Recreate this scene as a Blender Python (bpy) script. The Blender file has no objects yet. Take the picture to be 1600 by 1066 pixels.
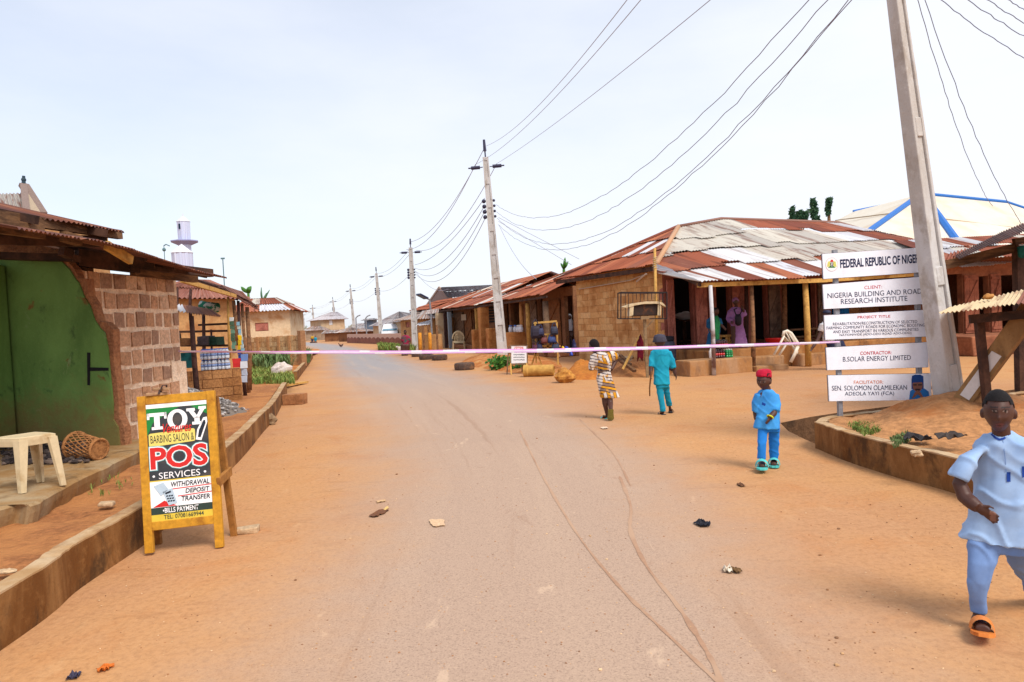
import bpy, bmesh, math, random
from mathutils import Vector as V, Matrix, noise
random.seed(11)
S = bpy.context.scene
COL = S.collection
R = math.radians
# ------------------------------------------------------------ camera, sky, sun, exposure
CAM_H = 1.65; FPX = 1066.7; PITCH = math.atan(31/FPX); ROLL = R(2.86)
cam_d = bpy.data.cameras.new("camera"); cam = bpy.data.objects.new("camera", cam_d); COL.objects.link(cam)
cam_d.sensor_width = 36; cam_d.lens = 36*FPX/1600; cam_d.clip_end = 3000
_f = V((0, math.cos(PITCH), -math.sin(PITCH))); _u0 = V((0, math.sin(PITCH), math.cos(PITCH))); _r0 = V((1, 0, 0))
_r = _r0*math.cos(ROLL)-_u0*math.sin(ROLL); _u = _r0*math.sin(ROLL)+_u0*math.cos(ROLL)
cm = Matrix((_r, _u, -_f)).transposed().to_4x4(); cm.translation = (0, 0, CAM_H)
cam.matrix_world = cm
S.camera = cam
S.view_settings.view_transform = 'Standard'; S.view_settings.look = 'None'
S.view_settings.exposure = 0.5; S.view_settings.gamma = 1.0
w = bpy.data.worlds.new("World"); S.world = w; w.use_nodes = True
nt = w.node_tree; nt.nodes.clear()
wo = nt.nodes.new('ShaderNodeOutputWorld'); bg = nt.nodes.new('ShaderNodeBackground')
sky = nt.nodes.new('ShaderNodeTexSky'); sky.sky_type = 'NISHITA'; sky.sun_disc = False
sky.sun_elevation = R(52); sky.sun_rotation = R(142); sky.air_density = 1.0; sky.dust_density = 1.5
tc = nt.nodes.new('ShaderNodeTexCoord'); mp = nt.nodes.new('ShaderNodeMapping'); mp.inputs['Scale'].default_value = (1.0, 1.0, 3.0)
nz = nt.nodes.new('ShaderNodeTexNoise'); nz.inputs['Scale'].default_value = 1.6; nz.inputs['Detail'].default_value = 7; nz.inputs['Roughness'].default_value = .55
rp = nt.nodes.new('ShaderNodeValToRGB'); rp.color_ramp.elements[0].position = .08; rp.color_ramp.elements[1].position = .60
rp.color_ramp.elements[0].color = (.60, .60, .60, 1); rp.color_ramp.elements[1].color = (.97, .97, .97, 1)
mx = nt.nodes.new('ShaderNodeMix'); mx.data_type = 'RGBA'
mx.inputs[7].default_value = (5.05, 5.22, 5.68, 1)     # bright cloud veil
nt.links.new(tc.outputs['Generated'], mp.inputs['Vector']); nt.links.new(mp.outputs[0], nz.inputs['Vector'])
vm = nt.nodes.new('ShaderNodeVectorMath'); vm.operation = 'DOT_PRODUCT'; vm.inputs[1].default_value = (.34, -.10, -.42); nt.links.new(tc.outputs['Generated'], vm.inputs[0])
ad = nt.nodes.new('ShaderNodeMath'); ad.operation = 'ADD'; nt.links.new(nz.outputs['Fac'], ad.inputs[0]); nt.links.new(vm.outputs['Value'], ad.inputs[1]); nt.links.new(ad.outputs[0], rp.inputs[0]); nt.links.new(rp.outputs[0], mx.inputs[0])
nt.links.new(sky.outputs[0], mx.inputs[6]); nt.links.new(mx.outputs[2], bg.inputs['Color'])
bg.inputs['Strength'].default_value = 0.14
nt.links.new(bg.outputs[0], wo.inputs[0])
sd = bpy.data.lights.new("sun", 'SUN'); sd.energy = 2.5; sd.angle = R(24); sd.color = (1, .94, .84)
so = bpy.data.objects.new("sun", sd); COL.objects.link(so); so.location = (10, -10, 40)
so.rotation_euler = (R(38), 0, R(38))     # light from behind the camera's right shoulder
# ------------------------------------------------------------ pixel <-> world (1600 px wide photograph)
def ray(x, y): return _r*((x-800)/FPX)+_u*((533-y)/FPX)+_f
O_C = V((0, 0, CAM_H))
def G(x, y, z=0.0):
    d = ray(x, y); return O_C+d*((z-CAM_H)/d.z)
def D(x, y, Y):
    d = ray(x, y); return O_C+d*(Y/d.y)
def horizon(x): return 502-(x-800)*.05
def zat(x, y, Y): return D(x, y, Y).z
WM = {}
class Plane:
    def __init__(s, o, ux, uy):
        s.o = V(o); s.ux = V(ux).normalized(); s.uy = (V(uy)-s.ux*V(uy).dot(s.ux)).normalized(); s.n = s.ux.cross(s.uy)
    def hit(s, x, y):
        d = ray(x, y); t = (s.o-O_C).dot(s.n)/d.dot(s.n); p = O_C+d*t-s.o
        return p.dot(s.ux), p.dot(s.uy)
    def P(s, a, b, n=0): return s.o+s.ux*a+s.uy*b+s.n*n
class Fr:                                   # a house's local frame
    def __init__(s, o, deg): s.M = Matrix.Translation(o)@Matrix.Rotation(R(deg), 4, 'Z'); s.I = s.M.inverted(); s.o = V(o); s.deg = deg
    def hy(s, x, y, ly=0):
        o = s.I@O_C; d = s.I.to_3x3()@ray(x, y); t = (ly-o.y)/d.y; return o+d*t
    def hx(s, x, y, lx=0):
        o = s.I@O_C; d = s.I.to_3x3()@ray(x, y); t = (lx-o.x)/d.x; return o+d*t
    def hz(s, x, y, lz=0): return s.I@G(x, y, lz+s.o.z)
def tag(o, label=None, cat=None, group=None, kind=None):
    if label: o['label'] = label
    if cat: o['category'] = cat
    if group: o['group'] = group
    if kind: o['kind'] = kind
    return o
def thing(name, label, cat, loc=(0, 0, 0), rz=0, group=None):
    o = bpy.data.objects.new(name, None); COL.objects.link(o); o.empty_display_size = .2
    o.location = loc; o.rotation_euler = (0, 0, R(rz)); tag(o, label, cat, group)
    WM[o] = Matrix.Translation(loc)@Matrix.Rotation(R(rz), 4, 'Z'); return o
def dup(o, loc, rz=None, label=None, group=None):
    c = o.copy(); COL.objects.link(c); c.location = loc
    if rz is not None: c.rotation_euler = (0, 0, R(rz))
    if label: c['label'] = label
    if group: c['group'] = group
    for ch in list(o.children):
        d = ch.copy(); COL.objects.link(d); d.parent = c
        for g in list(ch.children):
            e = g.copy(); COL.objects.link(e); e.parent = d
    return c
# ------------------------------------------------------------ mesh collector
class MB:
    def __init__(s): s.v = []; s.f = []; s.t = []; s.uv = []; s.col = None
    def add(s, vs, fs, col=None, uvs=None):
        b = len(s.v); s.v += [V(p) for p in vs]
        for i, f in enumerate(fs):
            s.f.append([b+k for k in f]); s.t.append(col or s.col); s.uv.append([uvs[k] for k in f] if uvs else None)
        return s
    def box(s, c, size, rot=None, col=None, jit=0, top=1.0):
        hx, hy, hz = size[0]/2, size[1]/2, size[2]/2; vs = []
        for z in (-1, 1):
            k = top if z > 0 else 1
            for x, y in ((-1, -1), (1, -1), (1, 1), (-1, 1)):
                p = V((x*hx*k, y*hy*k, z*hz))
                if jit: p += V((random.uniform(-jit, jit), random.uniform(-jit, jit), random.uniform(-jit, jit)))
                if rot: p = rot@p
                vs.append(p+V(c))
        return s.add(vs, [(3, 2, 1, 0), (4, 5, 6, 7), (0, 1, 5, 4), (1, 2, 6, 5), (2, 3, 7, 6), (3, 0, 4, 7)], col)
    def bx(s, x0, x1, y0, y1, z0, z1, col=None, jit=0): return s.box(((x0+x1)/2, (y0+y1)/2, (z0+z1)/2), (abs(x1-x0), abs(y1-y0), abs(z1-z0)), None, col, jit)
    def bar(s, a, b, w, h, col=None, up=(0, 0, 1), w2=None, h2=None):
        a, b = V(a), V(b); d = (b-a).normalized(); up = V(up)
        if abs(d.dot(up)) > .97: up = V((0, 1, 0)) if abs(d.y) < .9 else V((1, 0, 0))
        x = d.cross(up).normalized(); y = x.cross(d); vs = []
        for p, ww, hh in ((a, w, h), (b, w2 or w, h2 or h)):
            for i, j in ((-1, -1), (1, -1), (1, 1), (-1, 1)): vs.append(p+x*(i*ww/2)+y*(j*hh/2))
        return s.add(vs, [(3, 2, 1, 0), (4, 5, 6, 7), (0, 1, 5, 4), (1, 2, 6, 5), (2, 3, 7, 6), (3, 0, 4, 7)], col)
    def tube(s, pts, r, n=8, col=None, caps=True, flat=1.0):
        pts = [V(p) for p in pts]; m = len(pts); rs = r if isinstance(r, (list, tuple)) else [r]*m
        vs = []; prev = None
        for i, p in enumerate(pts):
            d = (pts[min(i+1, m-1)]-pts[max(i-1, 0)]).normalized()
            if prev is None:
                up = V((0, 0, 1)) if abs(d.z) < .9 else V((0, 1, 0)); x = d.cross(up).normalized()
            else: x = (prev-d*prev.dot(d)).normalized()
            prev = x; y = d.cross(x)
            for k in range(n):
                a = 2*math.pi*k/n; vs.append(p+x*(math.cos(a)*rs[i])+y*(math.sin(a)*rs[i]*flat))
        fs = [(i*n+k, i*n+(k+1) % n, (i+1)*n+(k+1) % n, (i+1)*n+k) for i in range(m-1) for k in range(n)]
        if caps: fs += [tuple(reversed(range(n))), tuple((m-1)*n+k for k in range(n))]
        return s.add(vs, fs, col)
    def loft(s, rings, n=20, col=None, caps=True, pw=2.0):
        """rings: (centre, rx, ry, yaw degrees[, tilt matrix])"""
        vs = []
        for rg in rings:
            c, rx, ry = V(rg[0]), rg[1], rg[2]; yaw = R(rg[3]) if len(rg) > 3 else 0; M = rg[4] if len(rg) > 4 else None
            for k in range(n):
                a = 2*math.pi*k/n; ca, sa = math.cos(a), math.sin(a)
                x = math.copysign(abs(ca)**(2/pw), ca)*rx; y = math.copysign(abs(sa)**(2/pw), sa)*ry
                p = V((x*math.cos(yaw)-y*math.sin(yaw), x*math.sin(yaw)+y*math.cos(yaw), 0))
                if M: p = M@p
                vs.append(c+p)
        m = len(rings)
        fs = [(i*n+k, i*n+(k+1) % n, (i+1)*n+(k+1) % n, (i+1)*n+k) for i in range(m-1) for k in range(n)]
        if caps: fs += [tuple(reversed(range(n))), tuple((m-1)*n+k for k in range(n))]
        return s.add(vs, fs, col)
    def lathe(s, prof, n=16, c=(0, 0, 0), col=None, M=None):
        vs = []
        for r_, z in prof:
            for k in range(n):
                a = 2*math.pi*k/n; p = V((r_*math.cos(a), r_*math.sin(a), z)); vs.append(V(c)+(M@p if M else p))
        m = len(prof)
        fs = [(i*n+k, i*n+(k+1) % n, (i+1)*n+(k+1) % n, (i+1)*n+k) for i in range(m-1) for k in range(n)]
        fs += [tuple(reversed(range(n))), tuple((m-1)*n+k for k in range(n))]
        return s.add(vs, fs, col)
    def ball(s, c, r, n=12, m=8, col=None, M=None, jit=0):
        rx, ry, rz = r if isinstance(r, (tuple, list)) else (r, r, r); vs = []
        off = V((random.random()*50, 0, 0))
        for i in range(m+1):
            th = math.pi*i/m
            for k in range(n):
                a = 2*math.pi*k/n; p = V((rx*math.sin(th)*math.cos(a), ry*math.sin(th)*math.sin(a), -rz*math.cos(th)))
                if jit: p *= 1+jit*noise.noise(p.normalized()*1.7+off)+jit*.5*noise.noise(p.normalized()*4.1+off)
                vs.append(V(c)+(M@p if M else p))
        fs = [(i*n+k, i*n+(k+1) % n, (i+1)*n+(k+1) % n, (i+1)*n+k) for i in range(m) for k in range(n)]
        return s.add(vs, fs, col)
    def prism(s, poly, fr, n0, n1, col=None):
        """poly in plane coords (a,b) extruded along the plane normal from n0 to n1"""
        k = len(poly); vs = [fr.P(a, b, n0) for a, b in poly]+[fr.P(a, b, n1) for a, b in poly]
        fs = [tuple(reversed(range(k))), tuple(range(k, 2*k))]+[(i, (i+1) % k, k+(i+1) % k, k+i) for i in range(k)]
        return s.add(vs, fs, col)
    def wall(s, L, H, t, ops=(), x0=0, z0=0, y=0, col=None):
        """wall along local x, front face at y, back face at y+t, openings (x0,x1,z0,z1)"""
        xs = sorted(set([x0, x0+L]+[q for o in ops for q in o[:2]])); zs = sorted(set([z0, z0+H]+[q for o in ops for q in o[2:4]]))
        def solid(i, j):
            if i < 0 or j < 0 or i >= len(xs)-1 or j >= len(zs)-1: return False
            cx, cz = (xs[i]+xs[i+1])/2, (zs[j]+zs[j+1])/2
            return not any(o[0] < cx < o[1] and o[2] < cz < o[3] for o in ops)
        for i in range(len(xs)-1):
            for j in range(len(zs)-1):
                if not solid(i, j): continue
                a, b, c, d = xs[i], xs[i+1], zs[j], zs[j+1]
                q = [V((a, y, c)), V((b, y, c)), V((b, y, d)), V((a, y, d))]; k = [p+V((0, t, 0)) for p in q]
                s.add(q+k, [(0, 1, 2, 3), (7, 6, 5, 4)], col)
                if not solid(i-1, j): s.add([q[0], q[3], k[3], k[0]], [(0, 1, 2, 3)], col)
                if not solid(i+1, j): s.add([q[1], k[1], k[2], q[2]], [(0, 1, 2, 3)], col)
                if not solid(i, j-1): s.add([q[0], k[0], k[1], q[1]], [(0, 1, 2, 3)], col)
                if not solid(i, j+1): s.add([q[3], q[2], k[2], k[3]], [(0, 1, 2, 3)], col)
        return s
    def corr(s, bot, top, pitch=.1, amp=.022, rows=1, cols=None, sheetw=.8, lift=.02, per=4, sag=0, ragged=0, full=None):
        """corrugated sheets on the ruled surface between two polylines"""
        bot = [V(p) for p in bot]; top = [V(p) for p in top]
        def arc(pl):
            a = [0]
            for i in range(1, len(pl)): a.append(a[-1]+(pl[i]-pl[i-1]).length)
            return a
        ab, at_ = arc(bot), arc(top)
        def ev(pl, ar, t):
            d = t*ar[-1]
            for i in range(1, len(pl)):
                if d <= ar[i]+1e-9: return pl[i-1].lerp(pl[i], (d-ar[i-1])/max(1e-6, ar[i]-ar[i-1]))
            return pl[-1].copy()
        if full: at_ = [x*1 for x in ab]
        L = max(ab[-1], at_[-1]); n = max(4, int(L/pitch*per)); B = []; T = []
        for i in range(n+1): B.append(ev(bot, ab, i/n)); T.append(ev(top, at_, i/n))
        rag = {}
        for r_ in range(rows):
            v0, v1 = r_/rows, min(1, (r_+1)/rows+.03)
            lo = []; hi = []; mid = []
            for i in range(n+1):
                d = T[i]-B[i]; tg = (B[min(i+1, n)]-B[max(i-1, 0)]); tg += (T[min(i+1, n)]-T[max(i-1, 0)])
                nn = tg.cross(d); nn = nn.normalized() if nn.length > 1e-6 else V((0, 0, 1))
                if nn.z < 0: nn = -nn
                sarc = i/n*L; ph = math.cos(2*math.pi*sarc/pitch)*amp; k = (int(sarc/sheetw), r_)
                if k not in rag: rag[k] = (random.uniform(-ragged, ragged), random.uniform(0, lift))
                vv0 = v0+rag[k][0]*(1 if r_ else .4); vv1 = v1
                if full: q = max(d.length, 1e-4)/full; vv0 = min(1, vv0/q); vv1 = min(1, v1/q)
                lo.append(B[i]+d*vv0+nn*(ph+lift+rag[k][1]+.004*r_)); hi.append(B[i]+d*vv1+nn*(ph+.004*r_))
                vm = (vv0+vv1)/2; mid.append(B[i]+d*vm+nn*(ph+lift*.5+.004*r_-sag*math.sin(math.pi*i/n)))
            for i in range(n):
                sarc = (i+.5)/n*L; c = cols(int(sarc/sheetw), r_, sarc/L) if cols else None
                if full and (lo[i]-hi[i]).length+(lo[i+1]-hi[i+1]).length < lift*4.2: continue
                la, lb = (T[i]-B[i]).length, (T[i+1]-B[i+1]).length; u0, u1 = i/n*L, (i+1)/n*L
                s.add([lo[i], lo[i+1], mid[i+1], mid[i], hi[i+1], hi[i]], [(0, 1, 2, 3), (3, 2, 4, 5)], c,
                      [(u0, v0*la), (u1, v0*lb), (u1, (v0+v1)/2*lb), (u0, (v0+v1)/2*la), (u1, v1*lb), (u0, v1*la)])
        return s
    def mesh(s, name, org=None, inv=None):
        me = bpy.data.meshes.new(name)
        vs = s.v
        if inv is not None: vs = [inv@p for p in vs]
        if org is not None: vs = [p-V(org) for p in vs]
        me.from_pydata(vs, [], s.f)
        if any(t is not None for t in s.t):
            at_ = me.color_attributes.new('tint', 'FLOAT_COLOR', 'CORNER'); i = 0; buf = []
            for f, t in zip(s.f, s.t):
                t = t or (.5, .5, .5); buf += [t[0], t[1], t[2], 1.0]*len(f)
            at_.data.foreach_set('color', buf)
        if any(u is not None for u in s.uv):
            ul = me.uv_layers.new(name='UVMap'); buf = []
            for f, u in zip(s.f, s.uv):
                for k in range(len(f)): buf += list(u[k]) if u else [0, 0]
            ul.data.foreach_set('uv', buf)
        return me
    def build(s, name, mat, parent=None, world=False, org=None, smooth=False, bevel=0, fix=True):
        inv = None
        if parent is not None and world: inv = WM[parent].inverted()
        me = s.mesh(name, org if parent is None else None, inv)
        if fix:
            bm = bmesh.new(); bm.from_mesh(me); bmesh.ops.recalc_face_normals(bm, faces=bm.faces); bm.to_mesh(me); bm.free()
        return link(name, me, mat, parent, org, smooth, bevel)
def link(name, me, mat, parent=None, org=None, smooth=False, bevel=0):
    o = bpy.data.objects.new(name, me); COL.objects.link(o)
    for m in (mat if isinstance(mat, (list, tuple)) else [mat]): me.materials.append(m)
    if parent is not None: o.parent = parent; WM[o] = WM[parent]
    elif org is not None: o.location = org; WM[o] = Matrix.Translation(org)
    else: WM[o] = Matrix.Identity(4)
    if smooth:
        for p in me.polygons: p.use_smooth = True
    if bevel:
        b = o.modifiers.new('bevel', 'BEVEL'); b.width = bevel; b.segments = 2; b.limit_method = 'ANGLE'; b.angle_limit = R(40)
    return o
def remesh(mb, vox, sm=3, org=None, inv=None, wr=None):
    me = mb.mesh('tmp', org, inv); me.validate()
    bm = bmesh.new(); bm.from_mesh(me); bmesh.ops.recalc_face_normals(bm, faces=bm.faces); bm.to_mesh(me); bm.free()
    o = bpy.data.objects.new('tmp', me); COL.objects.link(o)
    m = o.modifiers.new('r', 'REMESH'); m.mode = 'VOXEL'; m.voxel_size = vox; m.adaptivity = 0
    if sm: q = o.modifiers.new('s', 'SMOOTH'); q.iterations = sm; q.factor = .5
    dg = bpy.context.evaluated_depsgraph_get(); dg.update()
    r = bpy.data.meshes.new_from_object(o.evaluated_get(dg))
    bpy.data.objects.remove(o); bpy.data.meshes.remove(me)
    for p in r.polygons: p.use_smooth = True
    if wr:
        amp, sc, st = wr
        nn = [v.normal.copy() for v in r.vertices]
        for v, n in zip(r.vertices, nn):
            p = V((v.co.x*sc, v.co.y*sc, v.co.z*sc*st)); q = V((v.co.x*sc*.9+v.co.z*sc*.9, v.co.y*sc, v.co.z*sc*.5-v.co.x*sc*.4)); p3 = V((v.co.x*sc*2.6-v.co.z*sc*1.2, v.co.y*sc*2.6, v.co.z*sc*1.1))
            v.co += n*amp*(noise.noise(p)*1.1+noise.noise(p3)*.35+.45*(max(0, 1-abs(noise.noise(q))*5)-.3))
    return r
# ------------------------------------------------------------ materials
def c(r, g, b, k=.8):
    f = lambda q: (q/255/12.92 if q/255 <= .04045 else ((q/255+.055)/1.055)**2.4)*k
    return (f(r), f(g), f(b))
MATS = {}
class NT:
    def __init__(s, name):
        s.m = bpy.data.materials.new(name); s.m.use_nodes = True; s.t = s.m.node_tree; s.t.nodes.clear()
        s.o = s.n('OutputMaterial'); s.b = s.n('BsdfPrincipled'); s.l(s.b.outputs[0], s.o.inputs[0])
        s.tc = s.n('TexCoord'); s.b.inputs['Specular IOR Level'].default_value = .25
    def n(s, k): return s.t.nodes.new('ShaderNode'+k)
    def l(s, a, b): s.t.links.new(a, b)
    def noise(s, scale, detail=5, rough=.6, vec=None, stretch=None, dist=0):
        q = s.n('TexNoise'); q.inputs['Scale'].default_value = scale; q.inputs['Detail'].default_value = detail; q.inputs['Roughness'].default_value = rough; q.inputs['Distortion'].default_value = dist
        v = vec or s.tc.outputs['Object']
        if stretch:
            mp = s.n('Mapping'); mp.inputs['Scale'].default_value = stretch; s.l(v, mp.inputs['Vector']); v = mp.outputs[0]
        s.l(v, q.inputs['Vector']); return q.outputs['Fac']
    def ramp(s, fac, a, b, lo=0.0, hi=1.0):
        q = s.n('MapRange'); q.interpolation_type = 'SMOOTHSTEP'
        q.inputs['From Min'].default_value = a; q.inputs['From Max'].default_value = b; q.inputs['To Min'].default_value = lo; q.inputs['To Max'].default_value = hi
        s.l(fac, q.inputs['Value']); return q.outputs['Result']
    def mix(s, f, a, b, mode='MIX'):
        q = s.n('Mix'); q.data_type = 'RGBA'; q.blend_type = mode
        for k, x in ((0, f), (6, a), (7, b)):
            if hasattr(x, 'links'): s.l(x, q.inputs[k])
            elif k == 0: q.inputs[0].default_value = x
            else: q.inputs[k].default_value = (x[0], x[1], x[2], 1)
        return q.outputs[2]
    def math(s, op, a, b=0.0):
        q = s.n('Math'); q.operation = op
        for k, x in ((0, a), (1, b)):
            if hasattr(x, 'links'): s.l(x, q.inputs[k])
            else: q.inputs[k].default_value = x
        return q.outputs[0]
    def attr(s, name='tint'):
        q = s.n('Attribute'); q.attribute_name = name; return q.outputs['Color']
    def bump(s, h, st=.3, d=.02):
        q = s.n('Bump'); q.inputs['Strength'].default_value = st; q.inputs['Distance'].default_value = d; s.l(h, q.inputs['Height'])
        if s.b.inputs['Normal'].links:
            s.l(s.b.inputs['Normal'].links[0].from_socket, q.inputs['Normal'])
        s.l(q.outputs[0], s.b.inputs['Normal'])
    def fin(s, colr, rough=.85, metal=0.0):
        if hasattr(colr, 'links'): s.l(colr, s.b.inputs['Base Color'])
        else: s.b.inputs['Base Color'].default_value = (*colr, 1)
        if hasattr(rough, 'links'): s.l(rough, s.b.inputs['Roughness'])
        else: s.b.inputs['Roughness'].default_value = rough
        s.b.inputs['Metallic'].default_value = metal
        return s.m
def mat(name, base, c2=None, scale=6, th=(.45, .7), var=.18, vscale=None, rough=.85, bump=.25, bs=None, bd=.01, tint=False, stretch=None, metal=0.0, amt=1.0, spec=.25):
    if name in MATS: return MATS[name]
    t = NT(name); t.b.inputs['Specular IOR Level'].default_value = spec
    base = t.attr() if tint else base
    f = t.noise(vscale or scale*3, 6, .65, stretch=stretch)
    lo = t.ramp(f, .25, .75, 1-var, 1+var)
    q = t.n('Mix'); q.data_type = 'RGBA'; q.blend_type = 'MULTIPLY'; q.inputs[0].default_value = 1
    if tint: t.l(base, q.inputs[6])
    else: q.inputs[6].default_value = (*base, 1)
    cmb = t.n('CombineColor'); [t.l(lo, cmb.inputs[i]) for i in range(3)]; t.l(cmb.outputs[0], q.inputs[7])
    colr = q.outputs[2]
    if c2:
        m = t.ramp(t.noise(scale, 6, .6, stretch=stretch, dist=.4), th[0], th[1], 0, amt); colr = t.mix(m, colr, c2)
    if bump: t.bump(t.noise(bs or scale*5, 6, .65, stretch=stretch), bump, bd)
    MATS[name] = t.fin(colr, rough, metal); return MATS[name]
def flat(name, colr, rough=.6, spec=.3, metal=0.0):
    if name in MATS: return MATS[name]
    return mat(name, colr, var=.06, scale=10, bump=.05, rough=rough, spec=spec, metal=metal)
# ------------------------------------------------------------ lettering on a plane
def text(body, pl, a0, b0, a1, b1, m, parent, name='lettering', off=.002, bold=0.0, shear=0.0, depth=.0012, spacing=1.0):
    cu = bpy.data.curves.new('txt', 'FONT'); cu.body = body; cu.size = 1; cu.offset = bold; cu.shear = shear; cu.space_character = spacing
    cu.extrude = 0; cu.resolution_u = 3
    o = bpy.data.objects.new('txt', cu); COL.objects.link(o)
    dg = bpy.context.evaluated_depsgraph_get(); dg.update()
    me = bpy.data.meshes.new_from_object(o.evaluated_get(dg)); bpy.data.objects.remove(o); bpy.data.curves.remove(cu)
    xs = [v.co.x for v in me.vertices]; ys = [v.co.y for v in me.vertices]
    x0, x1, y0, y1 = min(xs), max(xs), min(ys), max(ys); inv = WM[parent].inverted()
    for v in me.vertices:
        a = a0+(v.co.x-x0)/(x1-x0)*(a1-a0); b = b0+(v.co.y-y0)/(y1-y0)*(b1-b0); v.co = inv@pl.P(a, b, off)
    me.materials.clear()
    return link(name, me, m, parent)
def ptext(body, pl, bl, tr, m, parent, **k):
    a0, b0 = pl.hit(*bl); a1, b1 = pl.hit(*tr); return text(body, pl, a0, b0, a1, b1, m, parent, **k)
# ------------------------------------------------------------ shared materials
def dirt_nodes(t):
    """laterite dust: tan, with redder and paler drifts"""
    co = t.tc.outputs['Object']
    a = t.noise(.22, 6, .6, co); b = t.noise(1.3, 7, .65, co, dist=.5); d = t.noise(26, 6, .7, co); e = t.noise(5.5, 6, .65, co, stretch=(1, .35, 1))
    colr = t.mix(t.ramp(a, .38, .62), c(212, 156, 102), c(200, 148, 106))
    colr = t.mix(t.ramp(b, .48, .72, 0, .55), colr, c(200, 132, 76))
    colr = t.mix(t.ramp(e, .55, .8, 0, .35), colr, c(230, 188, 140))
    colr = t.mix(t.ramp(d, .4, .75, 0, .42), colr, c(140, 95, 60))
    g2 = t.noise(70, 4, .75, co); colr = t.mix(t.ramp(g2, .55, .78, 0, .45), colr, c(228, 192, 150)); colr = t.mix(t.ramp(g2, .42, .25, 0, .4), colr, c(120, 80, 52))
    k = t.noise(2.6, 7, .7, co, stretch=(.5, 1.6, 1), dist=.8); colr = t.mix(t.ramp(k, .56, .66, 0, .28), colr, c(158, 106, 66))
    return colr, d, e
def make_dirt():
    t = NT('laterite dirt'); colr, d, e = dirt_nodes(t); t.bump(d, .5, .015); t.bump(e, .4, .05); return t.fin(colr, .95)
M_DIRT = make_dirt()
def make_road():
    t = NT('dusty asphalt'); colr, d, e = dirt_nodes(t)
    uv = t.n('UVMap'); sp = t.n('SeparateXYZ'); t.l(uv.outputs[0], sp.inputs[0])
    u = t.math('ABSOLUTE', t.math('SUBTRACT', sp.outputs[0], .5))                  # 0 centre .. .5 edge
    wob = t.noise(.5, 5, .6); wob2 = t.noise(4, 5, .6)
    ue = t.math('ADD', u, t.math('MULTIPLY', t.math('SUBTRACT', wob, .5), .22)); ue = t.math('ADD', ue, t.math('MULTIPLY', t.math('SUBTRACT', wob2, .5), .07))
    f = t.ramp(ue, .10, .44, 1, 0)
    # near end dustier than far end
    v = sp.outputs[1]
    near = t.ramp(v, 13, 30, .0, 1.0)
    g = t.noise(90, 3, .7); h = t.noise(1.1, 6, .6, uv.outputs[0], stretch=(9, .09, 1), dist=.3)
    asp = t.mix(near, c(190, 160, 138), c(164, 158, 158))
    asp = t.mix(t.ramp(h, .45, .7, 0, .3), asp, c(206, 176, 150))
    asp = t.mix(t.ramp(g, .5, .72, 0, .55), asp, c(104, 84, 70)); asp = t.mix(t.ramp(g, .45, .3, 0, .45), asp, c(222, 190, 160))
    sc = t.noise(1.7, 8, .7, stretch=(1, .6, 1), dist=1.2); asp = t.mix(t.ramp(sc, .62, .68, 0, .5), asp, c(226, 194, 164)); asp = t.mix(t.ramp(sc, .38, .3, 0, .35), asp, c(150, 112, 88))
    st = t.noise(1.0, 6, .6, uv.outputs[0], stretch=(26, .12, 1), dist=.5)
    asp = t.mix(t.ramp(st, .58, .74, 0, .3), asp, c(150, 112, 84))
    colr = t.mix(f, colr, asp)
    t.bump(g, .25, .006); t.bump(d, .25, .01); return t.fin(colr, .9)
M_ROAD = make_road()
M_MUD = mat('red laterite soil', c(190, 116, 58), c(214, 156, 98), scale=2.2, th=(.45, .65), var=.3, vscale=14, bump=.7, bs=11, bd=.05, rough=1)
M_SOIL = mat('brown soil', c(172, 112, 68), c(198, 134, 80), scale=1.6, th=(.42, .62), var=.35, vscale=18, bump=.8, bs=14, bd=.05, rough=1)
M_DITCH = mat('damp earth', c(120, 86, 60), c(84, 62, 46), scale=3, var=.3, bump=.7, bd=.04, rough=1)
def make_conc(name, base, stain, low, k=1.0):
    t = NT(name)
    f1 = t.noise(1.6, 7, .65, stretch=(1, 1, .35), dist=.6); f2 = t.noise(9, 6, .7); f3 = t.noise(45, 4, .7)
    colr = t.mix(t.ramp(f1, .36, .6), base, stain)
    colr = t.mix(t.ramp(t.noise(3.1, 6, .65, stretch=(1, 1, .5), dist=.4), .5, .66, 0, .75), colr, low)
    colr = t.mix(t.ramp(f2, .5, .75, 0, .4), colr, (base[0]*1.35, base[1]*1.35, base[2]*1.3))
    colr = t.mix(t.ramp(f3, .55, .75, 0, .35), colr, (low[0]*.6, low[1]*.6, low[2]*.6))
    t.bump(f2, .35, .02); t.bump(f3, .3, .006); return t.fin(colr, .9)
M_KERB = make_conc('stained kerb concrete', c(164, 118, 70), c(120, 74, 30), c(66, 46, 28))
M_KERBTOP = make_conc('kerb top concrete', c(206, 178, 142), c(186, 146, 100), c(150, 108, 72))
M_CONC = make_conc('grey concrete', c(196, 184, 170), c(172, 156, 140), c(150, 128, 108))
M_PLAT = make_conc('worn screed', c(176, 152, 118), c(164, 124, 76), c(112, 84, 52))
M_WOOD = mat('weathered timber', c(132, 96, 66), c(84, 58, 40), scale=3, th=(.4, .65), var=.3, vscale=20, stretch=(1, 1, 6), bump=.4, bs=40, bd=.006)
M_WOODD = mat('dark timber', c(92, 62, 48), c(52, 36, 30), scale=3, th=(.4, .65), var=.3, vscale=20, bump=.4, bs=40, bd=.006)
M_WOODY = mat('pale yellow timber', c(216, 168, 92), c(164, 112, 56), scale=4, th=(.5, .72), var=.2, vscale=22, bump=.3, bs=40, bd=.005)
M_DOOR = mat('brown plank door', c(196, 126, 110), c(152, 92, 80), scale=3, th=(.45, .7), var=.2, vscale=16, bump=.35, bs=30, bd=.006)
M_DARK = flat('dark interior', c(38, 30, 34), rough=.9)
M_GREENP = None
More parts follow.
